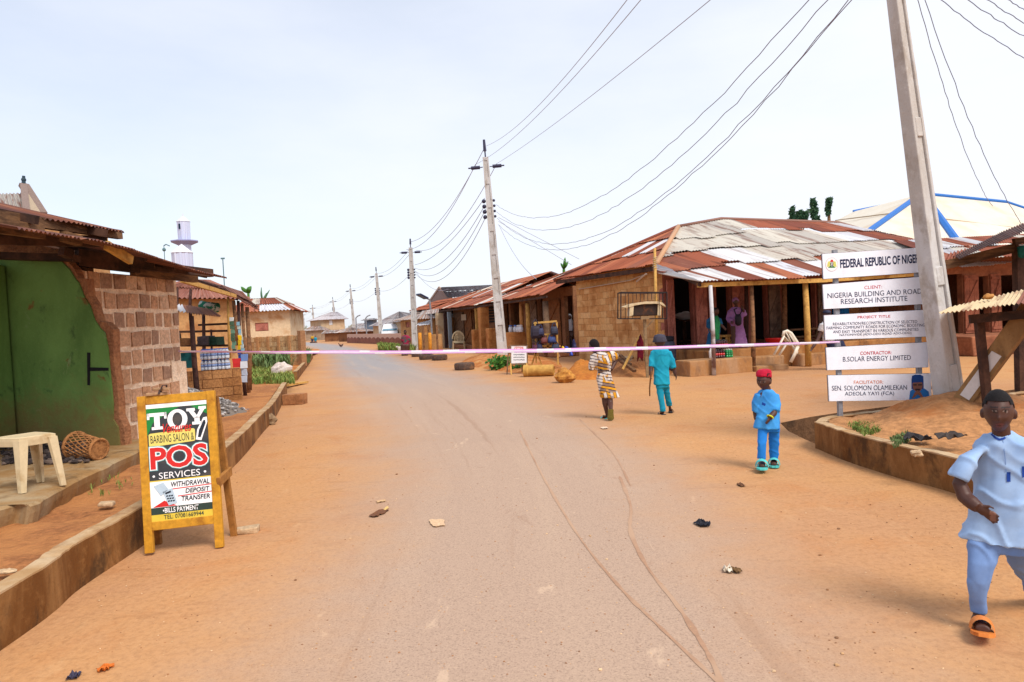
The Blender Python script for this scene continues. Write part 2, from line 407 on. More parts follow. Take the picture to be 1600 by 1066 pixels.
def make_roof():
    t = NT('corrugated iron'); a = t.attr(); uv = t.n('UVMap').outputs[0]
    s1 = t.noise(1.0, 7, .62, uv, stretch=(5.5, .55, 1), dist=.35); s2 = t.noise(1.0, 5, .6, uv, stretch=(16, 1.1, 1)); s3 = t.noise(2.2, 6, .65, uv)
    sep = t.n('SeparateColor'); t.l(a, sep.inputs[0])
    lum = sep.outputs[2]                                             # bright galvanised sheets rust in streaks, rusty sheets vary more
    rustf = t.ramp(s1, .50, .64, 0, .9); rustf = t.math('MULTIPLY', rustf, t.ramp(lum, .2, .55, 1, .5))
    colr = t.mix(rustf, a, c(122, 66, 44))
    colr = t.mix(t.ramp(s2, .6, .72, 0, .4), colr, c(196, 140, 104))
    colr = t.mix(t.ramp(s3, .58, .75, 0, .35), colr, c(74, 42, 32))
    t.bump(s3, .15, .01); return t.fin(colr, .62)
M_ROOF = make_roof()
RUST = [c(158, 84, 56), c(172, 96, 66), c(140, 74, 54), c(186, 112, 78), c(150, 90, 70)]
GALV = [c(228, 228, 234), c(214, 212, 216), c(234, 232, 232)]
CREAM = [c(214, 204, 190), c(198, 190, 180), c(222, 214, 200)]
def rusty(p_galv=.1, p_cream=.06):
    def f(i, r_, s):
        q = random.Random(i*131+r_*977+int(p_galv*1000))
        x = q.random()
        return q.choice(GALV) if x < p_galv else q.choice(CREAM) if x < p_galv+p_cream else q.choice(RUST)
    return f
# ------------------------------------------------------------ ground with the open drain cut out of it
FAR = [G(1219, 661), G(1267, 651.5), G(1306, 645.5), G(1390, 635), G(1470, 624), G(1650, 600), G(1900, 566)]
NEAR = [G(1286, 699.5), G(1259, 687), G(1232, 674)]
ISL_TOP_BACK = [G(1289, 661, .3), G(1306, 653, .3), G(1390, 643, .3), G(1470, 632, .3), G(1650, 608, .3), G(1900, 575, .3)]
ISL_FRONT = [G(1288, 700), G(1337, 720), G(1416, 745), G(1492, 765), G(1640, 812), G(1900, 900), G(2600, 1160)]
bm = bmesh.new()
def loop(pts):
    vs = [bm.verts.new((p.x, p.y, 0)) for p in pts]
    return [bm.edges.new((vs[i], vs[(i+1) % len(vs)])) for i in range(len(vs))]
outer = [V((-900, -60, 0)), V((900, -60, 0)), V((900, 2500, 0)), V((-900, 2500, 0))]
hole = FAR+[V((p.x, p.y, 0)) for p in reversed(ISL_TOP_BACK)]+[V((ISL_FRONT[0].x, ISL_FRONT[0].y, 0))]+NEAR
es = loop(outer)+loop(hole)
bmesh.ops.triangle_fill(bm, use_beauty=True, use_dissolve=False, edges=es)
bmesh.ops.recalc_face_normals(bm, faces=bm.faces)
for f in bm.faces:
    if f.normal.z < 0: f.normal_flip()
me = bpy.data.meshes.new('ground'); bm.to_mesh(me); bm.free()
tag(link('ground', me, M_DIRT), kind='structure')
mb = MB(); n = len(hole)
for i in range(n):
    a, b = hole[i], hole[(i+1) % n]; dn = V((0, 0, -.7))
    for k in range(3):
        z0, z1 = -.7*k/3, -.7*(k+1)/3
        mb.add([(a.x, a.y, z0), (b.x, b.y, z0), (b.x, b.y, z1), (a.x, a.y, z1)], [(0, 1, 2, 3)])
mb.add([(p.x, p.y, -.55) for p in hole], [tuple(range(n))])
tag(mb.build('drain_ditch', M_DITCH), kind='structure')
# asphalt road strip
CL = [(0.05, -8), (0.05, 0), (0.05, 4), (-.15, 8.7), (-2.2, 17.7), (-5.2, 27), (-10.3, 45), (-15.5, 60), (-22, 78), (-33, 104), (-50, 140)]
HW = [2.6, 2.6, 2.6, 2.9, 3.3, 3.1, 2.9, 2.9, 2.9, 2.9, 2.9]
def spline(pts, n):
    out = []
    for i in range(len(pts)-1):
        p0, p1, p2, p3 = pts[max(i-1, 0)], pts[i], pts[i+1], pts[min(i+2, len(pts)-1)]
        for k in range(n):
            t = k/n; out.append(tuple(.5*(2*b+(cc-a)*t+(2*a-5*b+4*cc-d)*t*t+(3*b-a-3*cc+d)*t**3) for a, b, cc, d in zip(p0, p1, p2, p3)))
    out.append(tuple(pts[-1])); return out
sp_ = spline([(x, y, h) for (x, y), h in zip(CL, HW)], 8)
mb = MB(); L = 0
for i in range(len(sp_)-1):
    (x0, y0, h0), (x1, y1, h1) = sp_[i], sp_[i+1]
    d0 = V((sp_[min(i+1, len(sp_)-1)][0]-sp_[max(i-1, 0)][0], sp_[min(i+1, len(sp_)-1)][1]-sp_[max(i-1, 0)][1], 0)).normalized(); j = i+1
    d1 = V((sp_[min(j+1, len(sp_)-1)][0]-sp_[j-1][0], sp_[min(j+1, len(sp_)-1)][1]-sp_[j-1][1], 0)).normalized()
    n0, n1 = V((d0.y, -d0.x, 0)), V((d1.y, -d1.x, 0)); l = math.hypot(x1-x0, y1-y0)
    a, b = V((x0, y0, .004)), V((x1, y1, .004))
    mb.add([a-n0*h0, a+n0*h0, b+n1*h1, b-n1*h1], [(0, 1, 2, 3)], None, [(0, y0), (1, y0), (1, y1), (0, y1)]); L += l
tag(mb.build('road', M_ROAD), kind='structure')
# low ridges of dust left by tyres
M_TRACK = mat('tyre-swept dust', c(180, 140, 112), c(194, 158, 130), scale=1.1, th=(.4, .6), var=.12, vscale=20, bump=.4, rough=1)
def track(name, pts, wd):
    mb = MB(); s = spline([tuple(G(*p)) for p in pts], 7)
    for i in range(len(s)-1):
        a, b = V(s[i]), V(s[i+1]); d = (b-a).normalized(); nn = V((d.y, -d.x, 0)); f = lambda k: wd*(.35+.65*abs(noise.noise(V((k*.37, wd*9, 0)))*1.6)) if 0 < k < len(s)-1 else .004
        w0, w1 = f(i), f(i+1)
        mb.add([a-nn*w0+V((0, 0, .0065)), a+V((0, 0, .0072)), a+nn*w0+V((0, 0, .0065)), b-nn*w1+V((0, 0, .0065)), b+V((0, 0, .0072)), b+nn*w1+V((0, 0, .0065))], [(0, 1, 4, 3), (1, 2, 5, 4)])
    tag(mb.build(name, M_TRACK), kind='structure')
track('tyre_track', [(812, 672), (835, 720), (862, 770), (905, 840), (965, 915), (1035, 985), (1130, 1075)], .02)
track('tyre_track', [(968, 745), (985, 790), (985, 830), (1010, 885), (1060, 950), (1110, 1030), (1130, 1080)], .024)
track('tyre_track', [(905, 655), (955, 705), (985, 760)], .02)
# ------------------------------------------------------------ left bank of earth behind the drain wall
WALLP = [V((-2.86, -2, 0)), V((-2.9, 1.5, 0)), G(0, 998), G(100, 921), G(215, 845), G(290, 783), G(360, 722), G(400, 677), G(422, 652), G(442, 616)]
GAPP = [G(452, 602), G(459, 595), G(479, 570), G(486, 560), G(493, 549), V((-24, 62, 0)), V((-44, 100, 0))]
def bank(name, line, mat_, width=14, z0=.27, nz_=10, seed=0, rise=.12, off=.05):
    mb = MB(); vs = []; s = spline([tuple(p) for p in line], 8); m = len(s)
    for i, p in enumerate(s):
        for k in range(nz_+1):
            t = (k/nz_)**1.6; x = p[0]-off-width*t; h = z0+rise*t+(.035*noise.noise(V((x*1.9+seed, p[1]*1.9, 0)))+.03*noise.noise(V((x*6, p[1]*6, 3)))) * (1 if k else .3)
            vs.append((x, p[1]+.25*width*t, h if k < nz_ else -.2))
    mb.add(vs, [(i*(nz_+1)+k, i*(nz_+1)+k+1, (i+1)*(nz_+1)+k+1, (i+1)*(nz_+1)+k) for i in range(m-1) for k in range(nz_)])
    return tag(mb.build(name, mat_, smooth=True), kind='structure')
bank('earth_bank', WALLP, M_SOIL)
bank('earth_bank', [WALLP[-1]]+GAPP, M_MUD, z0=.2, seed=5)
def kerbwall(name, line, h, th, label, cat='drain wall', side=-1, jag=.012):
    t = thing(name, label, cat, line[0]); mb = MB(); mt = MB(); s = spline([tuple(p) for p in line], 10); m = len(s)
    nn = []
    for i in range(m):
        d = (V(s[min(i+1, m-1)])-V(s[max(i-1, 0)])).normalized(); nn.append(V((-d.y, d.x, 0))*(-side)*-1)
    for i in range(m-1):
        a, b = V(s[i]), V(s[i+1]); z = V((0, 0, 1)); A, B = a+nn[i]*th, b+nn[i+1]*th
        ja, jb = h+jag*noise.noise(V((i*.7, 1, 0))), h+jag*noise.noise(V(((i+1)*.7, 1, 0)))
        mb.add([a-z*.02, b-z*.02, b+z*jb, a+z*ja, A-z*.02, B-z*.02, B+z*jb, A+z*ja], [(0, 1, 2, 3), (5, 4, 7, 6)]+([(4, 0, 3, 7)] if i == 0 else [])+([(1, 5, 6, 2)] if i == m-2 else []))
        e = .006
        mt.add([a+z*ja-nn[i]*e, b+z*jb-nn[i+1]*e, B+z*(jb), A+z*(ja), a+z*(ja+.012)-nn[i]*e, b+z*(jb+.012)-nn[i+1]*e, B+z*(jb+.012), A+z*(ja+.012)], [(4, 5, 6, 7), (0, 1, 5, 4), (2, 3, 7, 6)])
    mb.build('wall_face', M_KERB, t, world=True); mt.build('wall_top', M_KERBTOP, t, world=True); return t
kerbwall('drain_wall', WALLP, .3, .11, 'long stained brown concrete drain wall running from the left foreground past the green house', side=-1)
kerbwall('drain_wall', GAPP[1:4], .3, .12, 'short orange concrete drain wall beyond the plank bench and grass', side=-1)
# ------------------------------------------------------------ right traffic island
isl = [V((p.x, p.y, 0)) for p in ISL_FRONT]; islb = [V((p.x, p.y, 0)) for p in ISL_TOP_BACK]
nose = [islb[1], islb[0], islb[0].lerp(isl[0], .5)+V((-.03, 0, 0)), isl[0], isl[1]]
kerbwall('island_wall', list(reversed(islb))+[islb[0].lerp(isl[0], .5)+V((-.05, 0, 0))]+isl, .3, .1, 'curved stained concrete wall round the sign island on the right', 'kerb wall', side=-1)
def island():
    fr = spline([tuple(p) for p in isl], 10); bk = spline([tuple(p) for p in islb], 12); N = 40; K = 22; vs = []
    for i in range(N+1):
        t = i/N; a = V(fr[int(t*(len(fr)-1))]); b = V(bk[int(t*(len(bk)-1))])
        for k in range(K+1):
            p = a.lerp(b, k/K); mound = .30*math.exp(-((p.x-5.15)**2/.9+(p.y-7.75)**2/.35))+.16*math.exp(-((p.x-5.4)**2/1.6+(p.y-6.7)**2/.7))
            e = min(1, min(k, K-k)/4)*min(1, i/3)
            z = .275+e*(mound+.05*noise.noise(p*2.1)+.035*noise.noise(p*6.3)+.015*noise.noise(p*17))
            vs.append((p.x, p.y, z))
    mb = MB(); mb.add(vs, [(i*(K+1)+k, i*(K+1)+k+1, (i+1)*(K+1)+k+1, (i+1)*(K+1)+k) for i in range(N) for k in range(K)])
    return tag(mb.build('island_earth', mat('island soil', c(196, 140, 92), c(196, 120, 62), scale=1.3, th=(.52, .7), var=.3, vscale=12, bump=.7, bs=14, bd=.04, rough=1), smooth=True), kind='structure')
island()
# red earth slope in front of the right-hand row of houses
def heap(name, pts, mat_, zf, nseg=40):
    """pts: outline (world xy); zf(p) height"""
    cx = sum(p.x for p in pts)/len(pts); cy = sum(p.y for p in pts)/len(pts); out = spline([tuple(p) for p in pts+[pts[0]]], 8)[:-1]; vs = []; K = 9; m = len(out)
    for p in out:
        for k in range(K+1):
            q = V((cx, cy, 0)).lerp(V((p[0], p[1], 0)), k/K); e = 1-(k/K)**2.2
            vs.append((q.x, q.y, zf*e*(1+.5*noise.noise(q*1.7))+.04*noise.noise(q*5)*e-.01))
    mb = MB(); mb.add(vs, [(i*(K+1)+k, i*(K+1)+k+1, ((i+1) % m)*(K+1)+k+1, ((i+1) % m)*(K+1)+k) for i in range(m) for k in range(K)])
    return mb.build(name, mat_, smooth=True)
# ============================================================ LEFT SIDE
Z = V((0, 0, 1))
def stone_mat(): return mat('pale stone', c(206, 176, 140), c(170, 120, 76), scale=5, var=.3, vscale=20, bump=.6, bs=20, bd=.02)
# ---- broken green house
A0, B0 = V((-6.2, 8.25, .40)), V((-4.5, 7.85, .40))
gh = thing('mud_house', 'broken green plastered mud house with an exposed block wall and sagging rusty roof', 'house', (-6.2, 8.25, 0))
def green_mat():
    t = NT('green plaster')
    f1 = t.noise(1.2, 7, .65, stretch=(1, 1, .5), dist=.5); f2 = t.noise(5, 7, .7, dist=.3); f3 = t.noise(30, 5, .7)
    sz = t.n('SeparateXYZ'); t.l(t.tc.outputs['Object'], sz.inputs[0])
    colr = t.mix(t.ramp(f1, .35, .65), c(90, 126, 62), c(116, 156, 82))
    colr = t.mix(t.ramp(f2, .55, .72, 0, .7), colr, c(58, 80, 44))
    damp = t.math('ADD', sz.outputs[2], t.math('MULTIPLY', t.math('SUBTRACT', f2, .5), 1.3))
    colr = t.mix(t.ramp(damp, .55, 1.25, .75, 0), colr, c(132, 100, 60))
    colr = t.mix(t.ramp(t.noise(2.6, 6, .6), .62, .68, 0, .8), colr, c(128, 76, 40))
    colr = t.mix(t.ramp(f3, .5, .8, 0, .3), colr, c(140, 172, 106))
    colr = t.mix(t.ramp(t.noise(1.9, 8, .72, dist=1.0), .60, .66, 0, .6), colr, c(150, 168, 120))
    t.bump(f2, .35, .02); t.bump(f3, .35, .006); return t.fin(colr, .9)
M_GREENP = green_mat()
pg = Plane(A0, B0-A0, Z)
poly = [(-90, 690), (-90, 405), (60, 407), (95, 408), (108, 421), (117, 436), (122, 441), (130, 462), (140, 478), (147, 500), (155, 512), (163, 520), (168, 545), (170, 570), (173, 600), (176, 630), (176, 655), (184, 668), (188, 712)]
hp = [pg.hit(*p) for p in poly]; hp[0] = (hp[0][0], -.15); hp[-1] = (hp[-1][0], -.15)
mb = MB(); mb.prism(hp, pg, -.09, 0); gw = mb.build('green_wall', M_GREENP, gh, world=True)
core = [(60, 409), (100, 408), (114, 421), (121, 435), (132, 437), (139, 462), (147, 477), (151, 500), (160, 507), (173, 516), (177, 545), (175, 567), (182, 596), (186, 630), (184, 652), (191, 668), (195, 712), (196, 720), (120, 720)]
mb = MB(); mb.prism([(a+random.uniform(-.025, .03), b+random.uniform(-.02, .02)) for a, b in [pg.hit(*p) for p in core]], pg, -.12, -.02)
M_CORE = mat('broken red mud', c(166, 112, 78), c(190, 132, 90), scale=8, var=.35, vscale=26, bump=.9, bs=22, bd=.04, rough=1)
mb.build('mud_core', M_CORE, gh, world=True)
# black painted mark on the green plaster
M_BLK = flat('black paint', c(26, 26, 28), rough=.9)
mb = MB()
def strokes(segs, wd, pl, n0=.003, n1=.005):
    for p, q in segs:
        a, b = V((*pl.hit(*p), 0)), V((*pl.hit(*q), 0)); d = (b-a).normalized(); n = V((-d.y, d.x, 0))*wd
        mb.prism([((a-n).x, (a-n).y), ((b-n*.8).x, (b-n*.8).y), ((b+n*.8).x, (b+n*.8).y), ((a+n).x, (a+n).y)], pl, n0, n1)
strokes([((139, 551), (139, 602)), ((140, 577), (170, 577))], .022, pg); mk = mb.build('painted_mark', M_BLK, gw)
mk.data.transform(WM[gh].inverted())
# green return pier at the frame edge
mb = MB(); x1 = pg.hit(20, 540)[0]
mb.prism([(-2.6, -.2), (x1, -.2), (x1-.0, 2.22), (-2.6, 2.25)], pg, .02, .34); mb.build('green_pier', M_GREENP, gh, world=True, bevel=.02)
# block wall
P0, P1 = V((-5.12, 8.1, .32)), V((-4.86, 10.0, .32)); pb = Plane(P0, P1-P0, Z); LB = (P1-P0).length
M_MORT = mat('pale mortar', c(236, 212, 186, 1), c(212, 178, 146, 1), scale=6, var=.25, vscale=30, bump=.7, bs=30, bd=.02, rough=1)
M_BLOCK = mat('mud block', (0, 0, 0), tint=True, c2=c(150, 104, 74), scale=5, th=(.55, .75), var=.3, vscale=24, bump=.8, bs=26, bd=.02, rough=1)
mb = MB(); bk = MB(); top = 2.26
mb.prism([(0, -.1), (LB, -.1), (LB, 2.17), (LB*.5, 2.19), (.35, 2.19), (0, 2.19)], pb, -.2, 0)
mb.prism([(LB-.25, -.1), (LB+.09, -.1), (LB+.09, .98), (LB-.25, 1.0)], pb, -.19, .02)
BT = [c(*q, 1) for q in ((200, 158, 126), (190, 146, 112), (212, 176, 146), (182, 142, 114), (196, 152, 120), (164, 130, 108))]
for r_ in range(9):
    a = .02+random.uniform(-.05, .03); z0 = .02+r_*.247
    while a < LB-.05:
        wd = random.choice([.17, .18, .2, .14, .19]); a1 = min(a+wd, LB-.02)
        if a1-a > .06:
            j = lambda: random.uniform(-.012, .012); h = .19+random.uniform(-.015, .01)
            if z0+h < 2.2:
                bk.prism([(max(a, .01)+j(), z0+j()), (a1+j(), z0+j()), (a1+j(), z0+h+j()), (max(a, .01)+j(), z0+h+j())], pb, -.02, random.uniform(.004, .022), random.choice(BT))
        a += wd+.036
wl = mb.build('block_wall', M_MORT, gh, world=True); bb = bk.build('wall_blocks', M_BLOCK, wl); bb.data.transform(WM[gh].inverted())
# rubble at the foot
mb = MB()
for i in range(26):
    p = V((-4.55+random.uniform(-.25, .35), 7.6+random.uniform(-.1, 2.0), .3)); r_ = random.uniform(.03, .11); mb.ball(p+Z*r_*.4, (r_*1.3, r_, r_*.7), 8, 6, jit=.5)
mb.build('rubble', M_CORE, gh, world=True)['kind'] = 'stuff'
# back walls for the room; sloped one raised to darken the roof gap
mb = MB(); mb.bx(-8.8, -5.9, 11.2, 11.35, 0, 2.6); mb.bx(-8.95, -8.8, 6, 11.35, 0, 2.6); mb.prism([(0, 0), (4.3, 0), (4.3, 2.74), (0, 3.75)], Plane((-9.5, 8.6, 0), (1, 0, 0), Z), 0, .1)
mb.build('rear_wall', M_CORE, gh, world=True)
# roof sheets and timbers
dkr = lambda i, r_, s: random.choice([c(104, 66, 58), c(120, 74, 60), c(90, 62, 58), c(150, 98, 74)])
up1 = V((-3.4, .4, 1.02))
e1 = [G(-260, 280, 2.9), G(0, 325, 2.9), G(120, 341, 2.9), G(196, 357, 2.9)]
mb = MB(); e1 = [p-Z*.07 for p in e1]; mb.corr(e1, [p+up1 for p in e1], pitch=.055, amp=.011, rows=2, cols=dkr, lift=.015, ragged=.03)
mb.build('roof_sheets', M_ROOF, gh, world=True, smooth=True)
e2 = [G(30, 352, 2.6), G(150, 372, 2.62), G(205, 386, 2.6), G(262, 405, 2.6), G(300, 417, 2.56), G(352, 431, 2.5)]
mb = MB(); e2 = [p-Z*.05 for p in e2]; mb.corr(e2, [p+V((-3.0, .5, .74)) for p in e2], pitch=.055, amp=.011, rows=2, cols=dkr, lift=.015, ragged=.03)
mb.build('roof_sheets', M_ROOF, gh, world=True, smooth=True)
class TM:
    def __init__(s, m): s.m = m
    def bar(s, *a): MB().bar(*a).build('timber', s.m, gh, world=True)
TB, TD, TY = TM(M_WOOD), TM(M_WOODD), TM(M_WOODY)
def dbar(m, p, yp, q, yq, w_, h_): m.bar(D(p[0], p[1], yp), D(q[0], q[1], yq), w_, h_)
dbar(TB, (-30, 334), 5.9, (187, 367), 7.8, .07, .1); dbar(TB, (-30, 349), 5.8, (66, 363), 6.5, .06, .13)
dbar(TD, (-30, 372), 6.4, (165, 378), 7.6, .06, .12); dbar(TY, (166, 383), 7.0, (205, 407), 7.35, .05, .09)
dbar(TB, (98, 369), 6.8, (124, 377), 7.0, .08, .1); dbar(TD, (96, 392), 7.6, (110, 398), 7.7, .09, .1)
dbar(TB, (207, 424), 8.9, (306, 436), 10.3, .08, .11); dbar(TD, (120, 403), 8.3, (216, 415), 8.95, .1, .2); dbar(TD, (200, 412), 8.8, (330, 427), 10.4, .08, .12)  # second bar is a dark one added to shade the lit gap above the blocks
dbar(TB, (238, 414), 9.2, (277, 421), 9.8, .06, .1); dbar(TD, (0, 400), 7.9, (120, 404), 8.0, .2, .08)
for px, py, y in ((150, 355, 7.2), (40, 333, 6.3), (215, 395, 8.3), (262, 410, 9.2), (312, 424, 10.3)):
    p = D(px, py, y); TD.bar(p+V((.1, 0, -.07)), p+V((-2.6, .3, .6)), .05, .08)
# concrete veranda
ed = [V((-3.62, 1.5, 0)), V((-3.68, 3.6, 0)), G(0, 797, .42), G(51, 789, .42), G(110, 758, .42), G(160, 733, .42), G(200, 714, .42), V((-4.3, 8.3, 0))]
ed = [V((p.x, p.y, 0)) for p in ed]; s_ = spline([tuple(p) for p in ed], 7); vs = []; top_ = MB(); m = len(s_)
for i, p in enumerate(s_):
    o_ = .035*noise.noise(V((p[0]*3, p[1]*3.1, 0)))+.02*noise.noise(V((p[0]*9, p[1]*9, 0)))
    x = p[0]+o_; vs += [(x-.06+.03*noise.noise(V((p[1]*5, 0, 7))), p[1], .2), (x-.01, p[1], .36), (x, p[1], .415), (x-.025, p[1], .435), (x-.3, p[1], .44), (-9.2, p[1], .45)]
top_.add(vs, [(i*6+k, i*6+k+1, (i+1)*6+k+1, (i+1)*6+k) for i in range(m-1) for k in range(5)]+[tuple((m-1)*6+k for k in range(6))])
top_.build('veranda', M_PLAT, gh, world=True)
# ---- plastic stool
st = thing('plastic_stool', 'cream plastic stool standing on the concrete veranda', 'stool', (-4.13, 5.72, .44), 0)
M_CREAMP = mat('cream plastic', c(226, 204, 164), c(190, 156, 108), scale=6, th=(.5, .75), var=.08, bump=.05, rough=.5, spec=.4)
legs = [V((-4.06, 5.54, 0)), V((-3.87, 5.8, 0)), V((-4.2, 5.98, 0)), V((-4.42, 5.63, 0))]; cen = sum(legs, V())/4
mb = MB(); q = [cen.lerp(l, .82) for l in legs]; n_ = 24; rr = []
for k in range(n_):
    a = k/n_*4; i = int(a); t = a-i; e = q[i].lerp(q[(i+1) % 4], t); e += (cen-e)*(-.06*math.sin(math.pi*t)); rr.append(e)
vs = [p+Z*.865 for p in rr]+[p+Z*.89 for p in rr]+[cen.lerp(p, .9)+Z*.897 for p in rr]+[cen.lerp(p, .3)+Z*.89 for p in rr]
fs = [(j*n_+k, j*n_+(k+1) % n_, (j+1)*n_+(k+1) % n_, (j+1)*n_+k) for j in range(3) for k in range(n_)]+[tuple(range(3*n_, 4*n_))]
vs += [cen.lerp(p, .96)+Z*.82 for p in rr]; fs += [(4*n_+k, 4*n_+(k+1) % n_, (k+1) % n_, k) for k in range(n_)]
mb.add(vs, fs); mb.build('seat', M_CREAMP, st, world=True)
for i, l in enumerate(legs):
    mb = MB(); tp = q[i]+Z*.87; d = (l-cen).normalized(); sd_ = V((-d.y, d.x, 0)); b_ = V((l.x, l.y, .445))
    f_ = lambda p, wd, th_: [p-sd_*wd-d*th_, p+d*th_*.4, p+sd_*wd-d*th_, p+sd_*wd*.7-d*th_*2, p-d*th_*.6, p-sd_*wd*.7-d*th_*2]
    mb.add(f_(tp, .055, .03)+f_(b_, .03, .018), [(k, (k+1) % 6, 6+(k+1) % 6, 6+k) for k in range(6)]+[(0, 1, 2, 3, 4, 5), (11, 10, 9, 8, 7, 6)]); mb.build('leg', M_CREAMP, st, world=True)
# ---- basket
bc = D(137, 706, 7.05); bc.z = .44+.125
bs_ = thing('wicker_basket', 'brown wicker basket lying on its side by the green wall', 'basket', (bc.x, bc.y, .44))
ax = V((.92, -.35, -.10)).normalized(); yx = V((0, 0, 1)); yx = (yx-ax*yx.dot(ax)).normalized(); zx = ax.cross(yx)
MBk = Matrix((yx, zx, ax)).transposed()
M_WICK = mat('wicker', c(176, 120, 72), c(120, 76, 42), scale=20, var=.3, vscale=60, bump=.5, bs=60)
mb = MB(); Rr = lambda t: .135-.035*t
for k in range(18):
    for sgn in (1, -1):
        pts = []
        for i in range(9):
            t = i/8; a = 2*math.pi*k/18+sgn*t*1.3; pts.append(bc+MBk@V((Rr(t)*math.cos(a), Rr(t)*math.sin(a), (t-.5)*.34)))
        mb.tube(pts, .0065, 4)
mb.build('weave', M_WICK, bs_, world=True)
for t in (.01, .99): mb = MB(); mb.tube([bc+MBk@V((Rr(t)*1.02*math.cos(2*math.pi*k/20), Rr(t)*1.02*math.sin(2*math.pi*k/20), (t-.5)*.34)) for k in range(21)], .016, 6, caps=False); mb.build('rim', M_WICK, bs_, world=True)
mb = MB(); mb.lathe([(0, .16), (.1, .16), (.1, .17), (0, .17)], 18, bc, M=MBk); mb.build('base', M_WICK, bs_, world=True)
# ---- charcoal heap
mb = MB()
for i in range(420):
    px = random.uniform(5, 140); py = random.uniform(0, 1); p = G(px, 694+py*34-px*.02, .44); k = random.random()
    r_ = random.uniform(.012, .03); mb.ball((p.x, p.y, .445+r_*.6+.06*k*(1-py)), (r_*1.4, r_, r_*.8), 5, 4, col=random.choice([c(92, 78, 72), c(70, 60, 58), c(120, 102, 92), c(54, 46, 46)]), jit=.6)
tag(mb.build('charcoal', mat('charcoal', (0, 0, 0), tint=True, var=.2, rough=.95), org=V((-5.6, 7.6, .44))), 'heap of grey broken charcoal on the veranda against the green wall', 'charcoal', kind='stuff')
# ---- A-frame sign
fl, fr_ = G(225, 870), G(350, 858)
ux = (fr_-fl).normalized(); back = V((-ux.y, ux.x, 0)); ux = (ux+Z*.025).normalized(); uyv = (Z*math.cos(R(6))+back*math.sin(R(6)))
pa = Plane(fl, ux, uyv)                        # normal = ux x uy points to the camera
af = thing('sandwich_board', 'yellow timber framed sandwich board with barbing salon and POS poster', 'sign', tuple(fl))
Wd = (fr_-fl).length; tl = pa.hit(217, 620); trp = pa.hit(347, 612); bl = pa.hit(222, 832); br = pa.hit(355, 820)
print('AFRAME', Wd, tl, trp, bl, br)
M_YW = mat('yellow painted timber', c(212, 152, 44), c(166, 108, 34), scale=5, th=(.5, .7), var=.2, vscale=24, bump=.35, bs=40, bd=.004, rough=.7)
M_WOODA = mat('bare brown timber', c(170, 116, 58), c(126, 80, 38), scale=5, th=(.45, .7), var=.25, vscale=24, bump=.4, bs=40, bd=.004)
x0, x1, zb, zt = 0, Wd, bl[1], tl[1]
def pbar(m, a, b, wd, n0, n1):
    p, q = V((*a, 0)), V((*b, 0)); d = (q-p).normalized(); n = V((-d.y, d.x, 0))*wd/2
    m.prism([((p-n).x, (p-n).y), ((q-n).x, (q-n).y), ((q+n).x, (q+n).y), ((p+n).x, (p+n).y)], pa, n0, n1)
for xx in (x0+.035, x1-.035):
    mb = MB(); pbar(mb, (xx, 0.02 if xx < .1 else 0), (xx, zt), .062, -.045, 0); mb.build('leg', M_YW, af, world=True, bevel=.004)
for zz, nm in ((zt-.035, 'rail'), (zb+.035, 'rail')):
    mb = MB(); pbar(mb, (x0+.066, zz), (x1-.066, zz), .066, -.043, -.002); mb.build(nm, M_YW, af, world=True, bevel=.004)
for xx, px, py in ((x0+.03, 248, 850), (x1-.02, 366, 838)):
    mb = MB(); f_ = G(px, py); tp = pa.P(xx, zt-.04, -.075); mb.bar(tp, f_, .05, .035); mb.build('rear_leg', M_WOODA, af, world=True, bevel=.003)
mb = MB(); mb.bar(pa.P(x1-.01, .50, .005), pa.P(x1+.0, .56, -.25)+V((.02, 0, 0)), .03, .07); mb.build('brace', M_WOODA, af, world=True, bevel=.003)
# poster
W0, W1 = x0+.066, x1-.066; H0, H1 = zb+.068, zt-.07; HW_, HH = W1-W0, H1-H0
def pq(u, v): return (W0+u*HW_, H1-v*HH)
poster = MB(); poster.prism([pq(0, 0), pq(0, 1), pq(1, 1), pq(1, 0)], pa, -.012, -.008)
po = poster.build('poster', mat('poster charcoal', c(62, 66, 72), c(120, 106, 94), scale=7, th=(.5, .8), amt=.5, var=.12, bump=.05, rough=.6), af, world=True)
def pp(name, pts, m, n=0):
    mb = MB(); q_ = [pq(*p) for p in pts]; mb.prism(q_, pa, -.0079, -.0065+n*.0009); o = mb.build(name, m, po); o.data.transform(WM[af].inverted()); return o
rect = lambda a, b, c_, d: [(a, b), (a, d), (c_, d), (c_, b)]
WHT = mat('print white', c(246, 246, 248, .95), c(214, 200, 180), scale=9, th=(.52, .78), amt=.5, var=.05, bump=.05, rough=.6); YEL = flat('print yellow', c(236, 206, 74)); LYEL = flat('print pale yellow', c(244, 226, 120)); RED = flat('print red', c(222, 46, 44)); NAVY = flat('print ink', c(36, 44, 58)); GRN = flat('print green', c(34, 140, 66)); TEAL = flat('print teal edge', c(120, 190, 196)); DGRN = flat('print dark green', c(52, 70, 62)); LBLU = flat('print pale blue', c(196, 216, 232)); PINK = flat('print pink red', c(232, 84, 92))
pp('white_band', rect(0, 0, 1, .035), WHT); pp('green_corner', [(0, .035), (.0, .27), (.1, .16), (.3, .10), (.55, .035)], GRN); pp('green_corner', [(.72, .035), (1, .12), (1, .035)], GRN)
def slab(name, polys, m, n):
    mb = MB()
    for p in polys: mb.prism([pq(*x) for x in p], pa, -.006, -.0045+n*.001)
    o = mb.build(name, m, po); o.data.transform(WM[af].inverted()); return o
ell = lambda cx, cy, rx, ry, n=28: [(cx+rx*math.cos(2*math.pi*k/n), cy-ry*math.sin(2*math.pi*k/n)) for k in range(n)]
